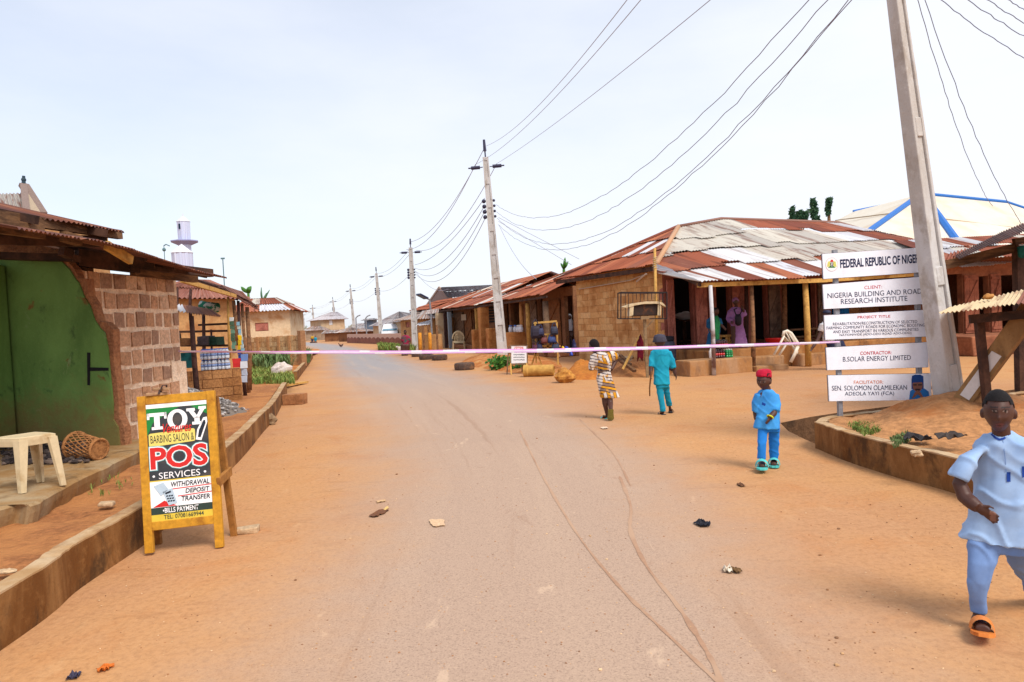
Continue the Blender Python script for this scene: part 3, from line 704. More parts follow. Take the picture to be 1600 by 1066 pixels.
def ring(cx, cy, rx, ry, kx, ky, a0=0, a1=360, n=28):
    out = []
    for k in range(n):
        t0, t1 = R(a0+(a1-a0)*k/n), R(a0+(a1-a0)*(k+1)/n)
        out.append([(cx+rx*math.cos(t0), cy-ry*math.sin(t0)), (cx+rx*math.cos(t1), cy-ry*math.sin(t1)), (cx+kx*math.cos(t1), cy-ky*math.sin(t1)), (cx+kx*math.cos(t0), cy-ky*math.sin(t0))])
    return out
# TOY in slab capitals
slab('lettering', [rect(.01, .075, .33, .105), rect(.01, .075, .05, .13), rect(.29, .075, .33, .13), rect(.125, .105, .215, .2), rect(.08, .195, .26, .22)]
     + ring(.505, .145, .165, .087, .082, .06)
     + [rect(.66, .06, .80, .085), rect(.86, .05, .985, .075), [(.695, .085), (.78, .15), (.86, .15), (.775, .085)], [(.885, .075), (.80, .15), (.86, .15), (.96, .075)], rect(.785, .14, .87, .185), rect(.745, .18, .91, .205)], WHT, 0)
text('Ventures', pa, *pq(.26, .255), *pq(.73, .175), RED, po, off=-.0032, shear=.35, bold=.012)
pp('yellow_label', [(.02, .26), (.02, .355), (.045, .365), (.76, .345), (.78, .335), (.78, .245), (.755, .235), (.045, .25)], LYEL)
text('BARBING SALON &', pa, *pq(.05, .335), *pq(.76, .268), NAVY, po, off=-.0055)
# hair clipper drawing
slab('clipper_picture', [[(.79, .335), (.88, .345), (.995, .19), (.99, .145), (.93, .15), (.82, .25)]], WHT, 0); slab('clipper_picture', [[(.825, .315), (.87, .32), (.965, .2), (.96, .17), (.93, .175), (.85, .255)]], NAVY, 1)
for body, col_, bld, off in (('POS', TEAL, .08, -.0062), ('POS', WHT, .058, -.0048), ('POS', RED, .028, -.0034)):
    text(body, pa, *pq(.03-(bld-.028)*.46, .56+(bld-.028)*.27), *pq(.97+(bld-.028)*.46, .37-(bld-.028)*.27), col_, po, off=off, bold=bld, spacing=.98)
text('• SERVICES •', pa, *pq(.05, .645), *pq(.93, .59), WHT, po, off=-.005)
pp('white_block', rect(0, .665, 1, .885), WHT); pp('white_edge', rect(0, .655, 1, .665), YEL)
pp('red_rule', [(.36, .735), (.36, .743), (1, .733), (1, .725)], RED, 1); pp('red_rule', [(.44, .80), (.44, .808), (1, .796), (1, .788)], RED, 1)
pp('red_wedge', [(.03, .882), (.22, .83), (.42, .882)], RED, 1)
slab('card_machine_picture', [[(.06, .70), (.22, .675), (.30, .74), (.17, .79)], [(.2, .755), (.36, .73), (.43, .86), (.29, .875)]], LBLU, 1)
slab('card_machine_picture', [[(.24, .765), (.33, .75), (.34, .765), (.25, .78)]]+[[(.255+.04*i+.012*j, .79+.022*j), (.285+.04*i+.012*j, .786+.022*j), (.288+.04*i+.012*j, .798+.022*j), (.258+.04*i+.012*j, .802+.022*j)] for i in range(3) for j in range(3)], NAVY, 2)
for body, a, b in (('WITHDRAWAL', (.34, .722), (.97, .678)), ('DEPOSIT', (.57, .785), (.97, .745)), ('TRANSFER', (.50, .85), (.97, .808))): text(body, pa, *pq(*a), *pq(*b), NAVY, po, off=-.0045, bold=.02, shear=.15)
pp('dark_band', rect(0, .885, 1, .945), DGRN); text('•BILLS PAYMENT', pa, *pq(.19, .935), *pq(.77, .893), WHT, po, off=-.0045, bold=.015)
pp('yellow_band', rect(0, .945, 1, 1), YEL); text('TEL: 07081669944', pa, *pq(.2, .988), *pq(.85, .952), DGRN, po, off=-.0045, bold=.01)
# pair of sandals lying on the sign
def sandal_mesh(mb, p, L, d, m2=None):
    d = V(d).normalized(); s = V((-d.y, d.x, 0)); up = d.cross(s)*-1; up = Z
    prof = [(-.5, .26), (-.42, .33), (-.2, .30), (.05, .30), (.25, .36), (.42, .30), (.5, .12)]
    pts = [p+d*a*L+s*b*L*.42 for a, b in prof]+[p+d*a*L-s*b*L*.42 for a, b in reversed(prof)]; k = len(pts); h = .022
    mb.add([q-up*h/2 for q in pts]+[q+up*h/2 for q in pts], [tuple(range(k)), tuple(range(k, 2*k))]+[(i, (i+1) % k, k+(i+1) % k, k+i) for i in range(k)])
M_TAN = mat('tan leather', c(190, 150, 112), c(140, 100, 70), scale=12, var=.2)
for i, (pxy, dd, z_) in enumerate((((244, 615), (.95, .25, 0), 0), ((252, 610), (.9, -.3, 0), .035))):
    pt = pa.P(*pa.hit(*pxy), -.01); pt.z = pa.P(0, zt).z+.012+z_
    sn = thing('sandal', ['tan sandal lying flat on top of the sandwich board', 'upper tan sandal with dark strap lying across the other on the board'][i], 'sandal', tuple(pt), 0, 'sandals left on the sandwich board')
    mb = MB(); sandal_mesh(mb, pt, .15, dd); mb.build('sole', M_TAN, sn, world=True, bevel=.004)
    mb = MB(); d = V(dd).normalized(); s = V((-d.y, d.x, 0)); mb.tube([pt+d*.02+s*.028, pt+d*.03+s*.02+Z*.03, pt+d*.03-s*.02+Z*.03, pt+d*.02-s*.028], .008, 6, flat=.5); mb.build('strap', flat('dark strap', c(70, 50, 44)), sn, world=True)
# ---- stones and bricks beside the drain
def rock(name, px, py, sx, sy, sz, label, catg, m=None, z=0, jit=.45, grp=None, boxy=False, rz=0):
    p = G(px, py, z); mb = MB()
    if boxy: mb.box((0, 0, sz/2), (sx, sy, sz), Matrix.Rotation(R(rz), 3, 'Z'), jit=.012)
    else: mb.ball((0, 0, sz*.42), (sx/2, sy/2, sz/2), 14, 10, jit=jit)
    o = mb.build(name, m or stone_mat(), org=V((0, 0, 0)), bevel=.012 if boxy else 0); o.location = p
    if not boxy:
        for q in o.data.polygons: q.use_smooth = False
    return tag(o, label, catg, grp)
rock('brick', 388, 833, .17, .09, .05, 'pale broken brick wedged beside the sandwich board leg', 'brick', boxy=True, rz=14)
rock('brick', 167, 790, .13, .09, .04, 'small yellowish brick on the soil under the veranda edge', 'brick', z=.3, boxy=True, rz=10)
rock('stone', 10, 896, .12, .06, .03, 'thin pale chip of stone on the soil at the left edge', 'stone', z=.3)
rock('building_block', 461, 632, .48, .3, .24, 'brown building block lying by the end of the long drain wall', 'block', mat('brown block', c(178, 124, 82), c(140, 92, 58), scale=6, var=.25, bump=.6), boxy=True, rz=-8)
rock('stone', 420, 664, .28, .2, .2, 'grey brown stone resting at the foot of the long drain wall', 'stone', mat('grey brown stone', c(150, 122, 92), c(100, 78, 58), scale=6, var=.3, bump=.6))
rock('boulder', 441, 588, .62, .45, .5, 'whitish rounded boulder sitting in the roadside grass', 'boulder', mat('whitish stone', c(220, 206, 198), c(186, 160, 140), scale=4, var=.2, bump=.5), z=.25, jit=.25)
pl_ = thing('plank_bench', 'rough plank laid over a block at the end of the drain wall', 'bench', tuple(G(445, 612, .0)))
mb = MB(); mb.bar(D(424, 606, 19.5), D(477, 597, 21.5), .22, .05); mb.build('plank', M_WOODY, pl_, world=True)
mb = MB(); p = D(444, 606, 20.2); mb.bx(p.x-.13, p.x+.13, p.y-.1, p.y+.1, 0, p.z-.03, jit=.01); mb.build('block', M_CORE, pl_, world=True)
# ---- kiosk
kx = D(330, 615, 14.8)
ki = thing('roadside_kiosk', 'open timber kiosk with rusty sheet awnings selling bottled water', 'kiosk', (kx.x, kx.y, .25))
M_POLE = mat('bush pole', c(150, 108, 76), c(96, 66, 48), scale=8, var=.3, vscale=20, bump=.4)
M_POLED = mat('dark bush pole', c(84, 56, 50), c(52, 36, 34), scale=8, var=.3, vscale=20, bump=.4)
mb = MB(); e = [G(256, 433, 2.5), G(310, 449, 2.5), G(368, 465, 2.45)]; f = [D(318, 440, 17.5), D(360, 452, 17.5), D(404, 480, 17.8)]
mb.corr(e, f, pitch=.09, amp=.018, rows=2, cols=dkr, lift=.02); mb.build('roof_sheets', M_ROOF, ki, world=True, smooth=True)
mb = MB(); mb.corr([G(366, 466, 2.42), D(404, 486, 17.8)], [G(345, 446, 2.85), D(378, 456, 18)], pitch=.09, amp=.018, cols=dkr); mb.build('roof_sheets', M_ROOF, ki, world=True, smooth=True)
mb = MB(); mb.bar(G(282, 436, 2.52)+V((.02, 0, -.02)), G(366, 462, 2.47)+V((.02, 0, -.01)), .05, .07); mb.build('fascia', M_WOODY, ki, world=True)
mb = MB(); mb.corr([D(260, 487, 12.0), D(300, 493, 12.6), D(345, 497, 13.6)], [D(262, 474, 13.0), D(296, 478, 13.6), D(330, 484, 14.4)], pitch=.09, amp=.02, rows=1, cols=lambda i, r_, s: GALV[0] if s < .3 else c(172, 110, 76), sheetw=.6); mb.build('awning', M_ROOF, ki, world=True, smooth=True)
for i, (a, b, r_, m_, y) in enumerate((((299, 494), (309, 613), .055, M_POLED, 12.6), ((287, 585), (288, 613), .07, M_POLED, 12.4), ((356, 464), (359, 560), .03, M_WOODY, 14.6), ((365, 470), (369, 540), .05, M_POLE, 15), ((372, 470), (380, 560), .045, M_POLED, 15.4), ((378, 474), (386, 560), .045, M_POLE, 16), ((386, 480), (388, 585), .06, M_POLE, 16.6), ((318, 490), (317, 560), .05, M_POLED, 16.5), ((276, 450), (276, 575), .05, M_POLED, 14.5), ((298, 452), (298, 500), .04, M_POLED, 15.5), ((330, 515), (330, 560), .03, M_POLED, 16))):
    p, q = D(*a, y), D(*b, y); 
    if i not in (2,): q.z = .2 if b[1] > 550 else q.z
    mb = MB(); mb.tube([p, p.lerp(q, .5)+V((random.uniform(-.03, .03), 0, 0)), q], [r_*.8, r_*.9, r_], 8); mb.build('post', m_, ki, world=True, smooth=True)
mb = MB()
for a, b, y in (((268, 519), (357, 517), 15.6), ((283, 540), (358, 540), 15.2), ((310, 508), (357, 506), 16)): mb.bar(D(*a, y), D(*b, y), .04, .05)
mb.build('rail', M_WOODD, ki, world=True)
mb = MB(); a, b = D(282, 578, 14.0), D(376, 575, 14.6); a.z = b.z = 0; pk = Plane(V((a.x, a.y, .2)), b-a, Z); L_ = (b-a).length
for r_ in range(4):
    z0 = r_*.185; off = (r_ % 2)*.2
    x = -off
    while x < L_:
        u0, u1 = max(0, x), min(L_, x+.385)
        if u1-u0 > .05: mb.prism([(u0, z0), (u1, z0), (u1, z0+.172), (u0, z0+.172)], pk, -.24, random.uniform(-.01, .01), random.choice([c(190, 138, 88), c(176, 124, 76), c(204, 152, 100)]))
        x += .4
mb.prism([(.01, 0), (L_-.01, 0), (L_-.01, .735), (.01, .735)], pk, -.23, -.014, c(150, 100, 62))
mb.build('counter', M_BLOCK, ki, world=True)
mb = MB(); mb.prism([pk.hit(x, y) for x, y in ((284, 553), (308, 552), (308, 577), (284, 578))], pk, -1.2, -.8); mb.build('teal_cabinet', mat('teal paint', c(36, 110, 112), c(26, 70, 76), scale=4), ki, world=True)
for lb, x0, x1, y0, y1, cc_ in (('dark wooden crate stacked inside the kiosk, upper left', 266, 282, 520, 540, (70, 52, 48)), ('brown carton on the kiosk shelf beside the dark crate', 286, 300, 528, 541, (140, 96, 60)), ('grey bundle on the kiosk shelf near the middle post', 322, 338, 524, 540, (96, 86, 88)), ('dark green carton at the right end of the kiosk shelf', 340, 354, 526, 540, (44, 78, 62))):
    a, b = pk.hit(x0, y1), pk.hit(x1, y0); p = pk.P((a[0]+b[0])/2, a[1], -.8); w_ = b[0]-a[0]; h = b[1]-a[1]; mb = MB(); mb.box((0, 0, h/2), (w_, .4, h), jit=.01); mb.box((0, -.01, h*.55), (w_*1.02, .4, .03)); mb.box((0, -.01, h*.2), (w_*1.02, .4, .02))
    o = mb.build('crate', mat('crate %d' % x0, c(*cc_), var=.3, bump=.3), org=V((0, 0, 0))); o.location = p; tag(o, lb, 'crate')
# bottled water packs
M_BOT = mat('bottled water', (0, 0, 0), tint=True, var=.06, bump=0, rough=.25, spec=.5)
def pack(cols_, rows_, rr, h, cap, body, lab, wrap=True):
    mb = MB()
    for i in range(cols_):
        for j in range(rows_):
            cx, cy = (i-(cols_-1)/2)*rr*2.02, (j-(rows_-1)/2)*rr*2.02
            mb.lathe([(rr*.9, 0), (rr, .01), (rr, h*.3)], 8, (cx, cy, 0), body); mb.lathe([(rr*1.01, h*.3), (rr*1.01, h*.55)], 8, (cx, cy, 0), lab)
            mb.lathe([(rr, h*.55), (rr, h*.7), (rr*.4, h*.86), (rr*.4, h*.9)], 8, (cx, cy, 0), body); mb.lathe([(rr*.42, h*.9), (rr*.42, h)], 6, (cx, cy, 0), cap)
    return mb
wp = pack(4, 3, .036, .22, c(60, 110, 210), c(226, 234, 246), c(150, 180, 236))
ztop = .2+.74
for i, (px, py, zz, lb) in enumerate(((328, 577, 0, 'pack of clear water bottles on the kiosk counter, lower left of four'), (349, 577, 0, 'pack of clear water bottles on the kiosk counter, lower right of four'), (328, 560, .225, 'pack of clear water bottles stacked at upper left on the kiosk counter'), (350, 560, .225, 'pack of clear water bottles stacked at upper right on the kiosk counter'))):
    a, b = pk.hit(px, 577); p = pk.P(a, 0, -.12)
    if i == 0: o0 = wp.build('water_pack', M_BOT, org=V((0, 0, 0)), smooth=True); o = o0
    else: o = o0.copy(); COL.objects.link(o)
    o.location = (p.x, p.y, ztop+zz); o.rotation_euler = (0, 0, R(8)); tag(o, lb, 'water pack', 'water packs stacked on the kiosk counter')
def strip(name, px0, y0, px1, y1, Y, wpx, n, cols_, label, catg):
    mb = MB(); a, b = D(px0, y0, Y), D(px1, y1, Y); wd = wpx*Y/FPX
    for i in range(n):
        p = a.lerp(b, (i+.5)/n); q = (b-a).length/n*.92; mb.box(p+V((random.uniform(-.01, .01), random.uniform(-.02, .02), 0)), (wd*random.uniform(.85, 1.1), .02, q), Matrix.Rotation(random.uniform(-.3, .3), 3, 'Z'), random.choice(cols_), jit=.006)
    tag(mb.build(name, M_BOT, org=a), label, catg)
strip('sachet_strip', 361, 496, 366, 552, 14.0, 6, 9, [c(220, 226, 222), c(110, 150, 130), c(235, 240, 240), c(80, 110, 90)], 'silver and green strip of sachets hanging from the kiosk roof', 'sachets')
strip('sachet_strip', 372, 503, 380, 550, 14.4, 5, 8, [c(240, 240, 236), c(150, 200, 224), c(200, 214, 210)], 'white and blue strip of sachets hanging at the kiosk corner', 'sachets')
strip('sachet_strip', 374, 524, 375, 562, 14.1, 5, 5, [c(240, 196, 40), c(250, 214, 60), c(40, 70, 150)], 'yellow bunch of sachets hanging beside the kiosk post', 'sachets')
strip('sachet_strip', 370, 560, 371, 574, 14.0, 12, 2, [c(214, 52, 54), c(238, 238, 240)], 'red and white packets hanging at the counter end', 'packets')
strip('poster', 382, 553, 382, 598, 14.0, 10, 4, [c(206, 218, 240), c(120, 150, 210), c(226, 232, 244)], 'pale blue advertising strip on the kiosk counter end', 'poster')
mb = MB(); p = D(326, 478, 15.5)
mb.tube([D(313, 477, 15.4), D(322, 479, 15.4), D(341, 481, 15.6)], .11, 9); tag(mb.build('rolled_tarpaulin', mat('green tarpaulin', c(40, 124, 96), c(210, 214, 206), scale=5, th=(.5, .56)), org=p, smooth=True), 'rolled green and white tarpaulin under the kiosk roof', 'tarpaulin')
mb = MB()
for i in range(1500):
    a = random.uniform(0, 6.28); rr = min(1.05, abs(random.gauss(0, .5))); p = V((-5.75+rr*math.cos(a), 12.0+rr*math.sin(a), 0)); z = .735-.33*rr-.16*rr*rr+random.uniform(-.02, .02); r_ = random.uniform(.015, .035)
    mb.ball((p.x, p.y, z), (r_*1.3, r_, r_*.8), 5, 4, col=random.choice([c(170, 164, 160), c(140, 134, 132), c(196, 190, 186), c(112, 104, 102)]), jit=.5)
mb.lathe([(1.05, .2), (.75, .38), (.4, .58), (.1, .68)], 16, (-5.75, 12.0, 0), c(130, 118, 108))
tag(mb.build('gravel', mat('grey gravel', (0, 0, 0), tint=True, var=.2, rough=.95), org=V((-5.75, 12, .25))), 'heap of grey gravel in front of the kiosk counter', 'gravel', kind='stuff')
# ---- house behind the kiosk
def simple_house(name, label, px0, px1, pyb, pye, Y0, Y1, dep, wallm, roofcols, ridge_px, z0=0, over=.4, wins=(), winm=None, gable=False, angle=None, catg='house', band=None, group=None, rows=2):
    """facade between two pixels at two depths; a pitched roof with its ridge passing through ridge_px ((x,y),(x,y))"""
    a, b = D(px0, pyb, Y0), D(px1, pyb, Y1); a.z = b.z = z0; L_ = (b-a).length; ang = math.degrees(math.atan2(b.y-a.y, b.x-a.x))
    t = thing(name, label, catg, tuple(a), ang, group); fr = Fr(a, ang)
    ze = fr.hy((px0+px1)/2, pye, -over).z
    ops = []
    for (wx0, wy0, wx1, wy1) in wins:
        p, q = fr.hy(wx0, wy1), fr.hy(wx1, wy0); ops.append((p.x, q.x, p.z, q.z))
    H_ = ze+.05
    mb = MB(); mb.wall(L_, H_, .18, ops)
    mb.bx(-.0, .18, .181, dep, 0, H_); mb.bx(L_-.18, L_, .181, dep, 0, H_); mb.bx(0.181, L_-.181, dep-.18, dep, 0, H_)
    wl = mb.build('wall', wallm, t)
    for o in ops:
        mb = MB(); mb.bx(o[0]+.005, o[1]-.005, .07, .11, o[2]+.005, o[3]-.005)
        k = max(1, int((o[1]-o[0])/.5))
        for i in range(k): mb.bx(o[0]+.02+(o[1]-o[0])*i/k, o[0]-.02+(o[1]-o[0])*(i+1)/k, .045, .069, o[2]+.04, o[3]-.04)
        mb.build('window', winm or M_DOOR, t)
    rd = dep*.5
    r0, r1 = fr.hy(*ridge_px[0], rd), fr.hy(*ridge_px[1], rd)
    eb0, eb1 = V((-over, -over, ze)), V((L_+over, -over, ze)); et0, et1 = V((-over, dep+over, ze)), V((L_+over, dep+over, ze))
    zr = (r0.z+r1.z)/2; xa, xb = (r0.x, r1.x) if not gable else (-over, L_+over)
    xa = max(xa, -over-.5); xb = min(xb, L_+over+.5)
    r0, r1 = V((xa, rd, zr)), V((xb, rd, zr))
    mb = MB(); P_ = dict(pitch=.2, amp=.035, rows=rows, cols=roofcols, sheetw=.9, lift=.03, per=4)
    mb.corr([eb0, eb1], [r0, r1], **P_); mb.corr([et1, et0], [r1, r0], **P_)
    if not gable: mb.corr([et0, eb0], [r0, r0+V((0, .01, 0))], **P_); mb.corr([eb1, et1], [r1, r1+V((0, .01, 0))], **P_)
    mb.build('roof', M_ROOF, t, smooth=True)
    if gable:
        mb = MB()
        for x_ in (.02, L_-.02): mb.add([(x_-.08, .0, H_), (x_-.08, dep, H_), (x_-.08, rd, zr-.05), (x_+.08, 0, H_), (x_+.08, dep, H_), (x_+.08, rd, zr-.05)], [(0, 1, 2), (3, 4, 5), (0, 1, 4, 3), (1, 2, 5, 4), (2, 0, 3, 5)])
        g = mb.build('gable', wallm, wl)
    return t, fr, ze, L_
M_TANW = mat('tan mud wall', c(206, 158, 106), c(180, 124, 78), scale=1.5, var=.2, vscale=10, bump=.4, bs=14)
M_CREAMW = mat('cream plaster', c(232, 208, 172), c(206, 160, 112), scale=1.1, th=(.5, .7), var=.12, vscale=8, bump=.25, bs=14)
simple_house('brown_house', 'low tan house with red brown roof standing behind the kiosk', 240, 372, 552, 468, 23, 26, 5, M_TANW, lambda i, r_, s: random.choice([c(164, 104, 86), c(178, 120, 100)]), ((300, 440), (356, 437)), z0=.1)
# ---- cream house with rusty roof
simple_house('cream_house', 'cream plastered house with rusty roof and a brown shuttered window', 372, 455, 530, 487, 40, 40.5, 6, M_CREAMW, rusty(.12, .1), ((384, 463), (432, 470)), wins=((399, 504, 419, 518),), over=.45)
# ---- block fence wall
fw = thing('block_fence', 'tan block fence wall with pilasters in front of the cream house', 'fence wall', tuple(G(470, 566, .2)))
a, b = D(372, 562, 31.5), D(470, 566, 29.8); a.z = b.z = .15; pf = Plane(a, b-a, Z); L_ = (b-a).length; mb = MB()
for i in range(6):
    for j in range(6):
        for k in range(3):
            u0 = L_*i/6+.12+k*(L_/6-.15)/3; z0 = j*.225
            mb.prism([(u0, z0), (u0+(L_/6-.15)/3-.02, z0), (u0+(L_/6-.15)/3-.02, z0+.21), (u0, z0+.21)], pf, -.15, random.uniform(-.01, .015), random.choice([c(222, 182, 134), c(210, 164, 114), c(230, 194, 148)]))
    mb.prism([(L_*i/6-.02, 0), (L_*i/6+.11, 0), (L_*i/6+.11, 1.36), (L_*i/6-.02, 1.36)], pf, -.2, .05, c(206, 152, 104))
mb.prism([(0, 0), (L_, 0), (L_, 1.34), (0, 1.34)], pf, -.14, -.012, c(186, 136, 92)); mb.prism([(L_-.02, 0), (L_+.16, 0), (L_+.16, 1.55), (L_-.02, 1.55)], pf, -.2, .1, c(170, 124, 88))
mb.build('wall', M_BLOCK, fw, world=True)
# ---- grass on the verge
def grass_mat(name, a, b): return mat(name, a, b, scale=3, var=.35, vscale=9, bump=0, rough=.8)
M_GRASS = grass_mat('fresh grass', c(118, 142, 66), c(176, 170, 96)); M_GRASSD = grass_mat('grey green weeds', c(112, 134, 84), c(74, 104, 50))
def grass(name, pts_fn, n, h, m, label, org):
    mb = MB()
    for i in range(n):
        p, hh = pts_fn(); hh *= h*random.uniform(.5, 1.2)
        for k in range(3):
            a = random.uniform(0, 6.28); d = V((math.cos(a), math.sin(a), 0)); s = V((-d.y, d.x, 0))*hh*.09; ln = random.uniform(.2, .7)*hh
            mb.add([p-s, p+s, p+d*ln*.45+Z*hh*.65+s*.7, p+d*ln*.45+Z*hh*.65-s*.7, p+d*ln+Z*hh], [(0, 1, 2, 3), (3, 2, 4)])
    return tag(mb.build(name, m, org=org, fix=False), label, 'grass', kind='stuff')
def px_area(poly, z, hs=(1, 1)):
    xs = [p[0] for p in poly]; ys = [p[1] for p in poly]
    def inside(x, y):
        r = False; j = len(poly)-1
        for i in range(len(poly)):
            if (poly[i][1] > y) != (poly[j][1] > y) and x < (poly[j][0]-poly[i][0])*(y-poly[i][1])/(poly[j][1]-poly[i][1])+poly[i][0]: r = not r
            j = i
        return r
    def f():
        while True:
            x, y = random.uniform(min(xs), max(xs)), random.uniform(min(ys), max(ys))
            if inside(x, y): return G(x, y, z), random.uniform(*hs)
    return f
grass('grass', px_area([(389, 575), (455, 580), (460, 600), (392, 601)], .25), 1100, .19, M_GRASS, 'bright green grass on the verge around the whitish boulder', G(420, 590, .25))
grass('weeds', px_area([(396, 567), (440, 566), (455, 578), (400, 580)], .25), 500, .55, M_GRASSD, 'grey green weeds growing against the block fence', G(420, 572, .25))
grass('weeds', px_area([(474, 556), (484, 556), (484, 566), (474, 570)], .2), 160, .5, M_GRASSD, 'dark weeds at the end of the block fence', G(480, 560, .2))
# ---- things seen above the roofs
mn = D(291, 420, 90); mt_ = thing('minaret', 'white tiled mosque minaret with balcony rising above the roofs', 'minaret', (mn.x, mn.y, 0))
px = 90/FPX; zz = lambda y: 1.65+(527.5-y)*px
M_TILE = NT('white mosaic tile'); br_ = M_TILE.n('TexBrick'); br_.inputs['Scale'].default_value = 1.6; br_.inputs['Color1'].default_value = (*c(226, 234, 255), 1); br_.inputs['Color2'].default_value = (*c(212, 222, 250), 1); br_.inputs['Mortar'].default_value = (*c(198, 202, 232), 1); br_.inputs['Mortar Size'].default_value = .04
M_TILE.l(M_TILE.tc.outputs['Object'], br_.inputs['Vector']); M_TILE = M_TILE.fin(br_.outputs['Color'], .5)
oct_ = lambda r0, z0, r1, z1, cx=0: MB().lathe([(r0, z0), (r1, z1)], 8, (mn.x+cx, mn.y, 0))
oct_(.82, 0, .82, zz(380)).build('lower_shaft', M_TILE, mt_, world=True); 
MB().lathe([(.85, zz(384)), (1.75, zz(379)), (1.75, zz(377.5)), (.85, zz(377))], 8, (mn.x+.0, mn.y, 0)).build('balcony', mat('mauve tile', c(160, 162, 206), var=.1, bump=.1), mt_, world=True)
oct_(.80, zz(378), .84, zz(348)).build('upper_shaft', M_TILE, mt_, world=True); MB().lathe([(.9, zz(348)), (.62, zz(345)), (.3, zz(341)), (.08, zz(339.5)), (.05, zz(335.5))], 8, (mn.x, mn.y, 0)).build('cap', flat('pale cap', c(226, 228, 238)), mt_, world=True)
MB().bx(mn.x-.28, mn.x-.02, mn.y-.83, mn.y-.7, zz(360), zz(352)).build('window', flat('blue black window', c(22, 44, 70)), mt_, world=True)
d2 = D(286, 420, 86); dm = thing('prayer_tower', 'lower octagonal white tower with cone roof beside the minaret', 'tower', (d2.x, d2.y, 0)); px = 86/FPX
MB().lathe([(1.25, 0), (1.25, zz(396))], 10, (d2.x, d2.y, 0)).build('drum', M_TILE, dm, world=True); MB().lathe([(1.32, zz(396)), (.3, zz(385)), (.02, zz(382))], 12, (d2.x, d2.y, 0)).build('cone_roof', flat('white paint', c(244, 244, 250)), dm, world=True)
for nm, px_, y0, y1, Y, lb in (('street_lamp', 256, 384, 420, 60, 'thin green street lamp left of the minaret'), ('antenna_pole', 348, 404, 440, 45, 'slim bare antenna pole rising behind the kiosk roof')):
    t = thing(nm, lb, 'pole', tuple(V((D(px_, y1, Y).x, Y, 0)))); p = D(px_, y0, Y); mb = MB(); mb.tube([(p.x, p.y, 0), (p.x, p.y, p.z)], .035, 6); mb.build('pole', flat('teal grey steel', c(96, 130, 136)), t, world=True)
    mb = MB(); 
    if nm == 'street_lamp': mb.tube([p, p+V((.2, 0, .1)), p+V((.5, 0, -.05))], .05, 6); mb.ball(p-Z*.35, .16, 8, 6); mb.build('lamp_head', flat('teal grey steel', c(96, 130, 136)), t, world=True)
    else: mb.box(p, (.25, .06, .1)); mb.build('bracket', flat('teal grey steel', c(96, 130, 136)), t, world=True)
# steep gable house at upper left
gx = thing('gable_house', 'steep grey gabled roof with a finial seen above the mud house', 'house', (-15.5, 24, 0)); Y = 24
mb = MB(); ap, rt = D(37, 289, Y), D(66, 334, Y-.5); bkp = D(-160, 305, Y+3)
lw = D(30, 345, Y-3.0)
mb.corr([D(-160, 352, Y-2), D(48, 352, Y-3)], [D(-160, 306, Y+3), D(34, 302, Y)], pitch=.2, amp=.03, cols=lambda i, r_, s: c(176, 168, 160)); mb.build('roof', M_ROOF, gx, world=True, smooth=True)
mb = MB(); mb.bar(ap, rt, .3, .14); mb.bar(ap, D(42, 335, Y-2.6), .2, .12); mb.build('bargeboard', mat('grey board', c(140, 120, 112)), gx, world=True)
mb = MB(); mb.add([ap, rt, D(44, 340, Y-2.2)], [(0, 1, 2)]); mb.add([ap+V((0, .1, 0)), rt+V((0, .1, 0)), D(44, 340, Y-2.1)], [(2, 1, 0)]); mb.build('gable', mat('gable board', c(196, 176, 150)), gx, world=True)
mb = MB(); mb.tube([D(37, 298, Y), D(37, 275, Y)], [.09, .05], 6); mb.ball(D(37, 281, Y), .08, 8, 6); mb.build('finial', flat('teal dark', c(50, 72, 84)), gx, world=True)
mb = MB(); p = D(-40, 345, 23); mb.bx(p.x-5, D(58, 340, 23).x, 22.2, 27, 0, D(30, 340, 23).z); mb.build('wall', M_TANW, gx, world=True)
# ============================================================ RIGHT SIDE
def plank_door(mb, x0, x1, z0, z1, y=-.05, th=.04, brace=True, n=3):
    for i in range(n): mb.bx(x0+(x1-x0)*i/n+.004, x0+(x1-x0)*(i+1)/n-.004, y, y+th, z0, z1)
    if brace:
        for zz in (z0+.12, (z0+z1)/2, z1-.12): mb.bx(x0+.02, x1-.02, y-.026, y-.003, zz-.04, zz+.04)
        for za, zb_ in ((z0+.16, (z0+z1)/2-.05), ((z0+z1)/2+.05, z1-.16)): mb.bar((x0+.05, y-.013, za), (x1-.05, y-.013, zb_), .022, .055, up=(0, 1, 0))
M_MUDW = mat('mud block wall', (0, 0, 0), tint=True, c2=c(176, 116, 62), scale=1.3, th=(.5, .68), var=.16, vscale=9, bump=.45, bs=20, bd=.015, rough=1, amt=.8)
M_MAROON = mat('maroon brown plaster', c(176, 108, 92), c(146, 88, 74), scale=2, var=.2, vscale=12, bump=.4, bs=18, rough=1)
C0 = G(1041, 575); mh = Fr(C0, 18)
th_ = thing('corner_shop_house', 'large mud block corner house with patched rusty and white roof and a shaded shop porch', 'house', tuple(C0), 18)
FL = .58                                  # porch floor
DEP = 6.5; xr = mh.hy(1436, 520).x; zev = 2.9
ops_px = [(1054, 1084, 434), (1119, 1142, 440), (1178, 1199, 440), (1230, 1275, 440), (1300, 1324, 455), (1345, 1372, 455)]
ops = [(mh.hy(a, 500).x, mh.hy(b, 500).x, FL, mh.hy((a+b)/2, t).z) for a, b, t in ops_px]
mb = MB(); mb.wall(xr, zev+.3, .2, [(a, b, z0, min(z1, zev-.1)) for a, b, z0, z1 in ops], y=0)
mb.build('front_wall', M_MAROON, th_)
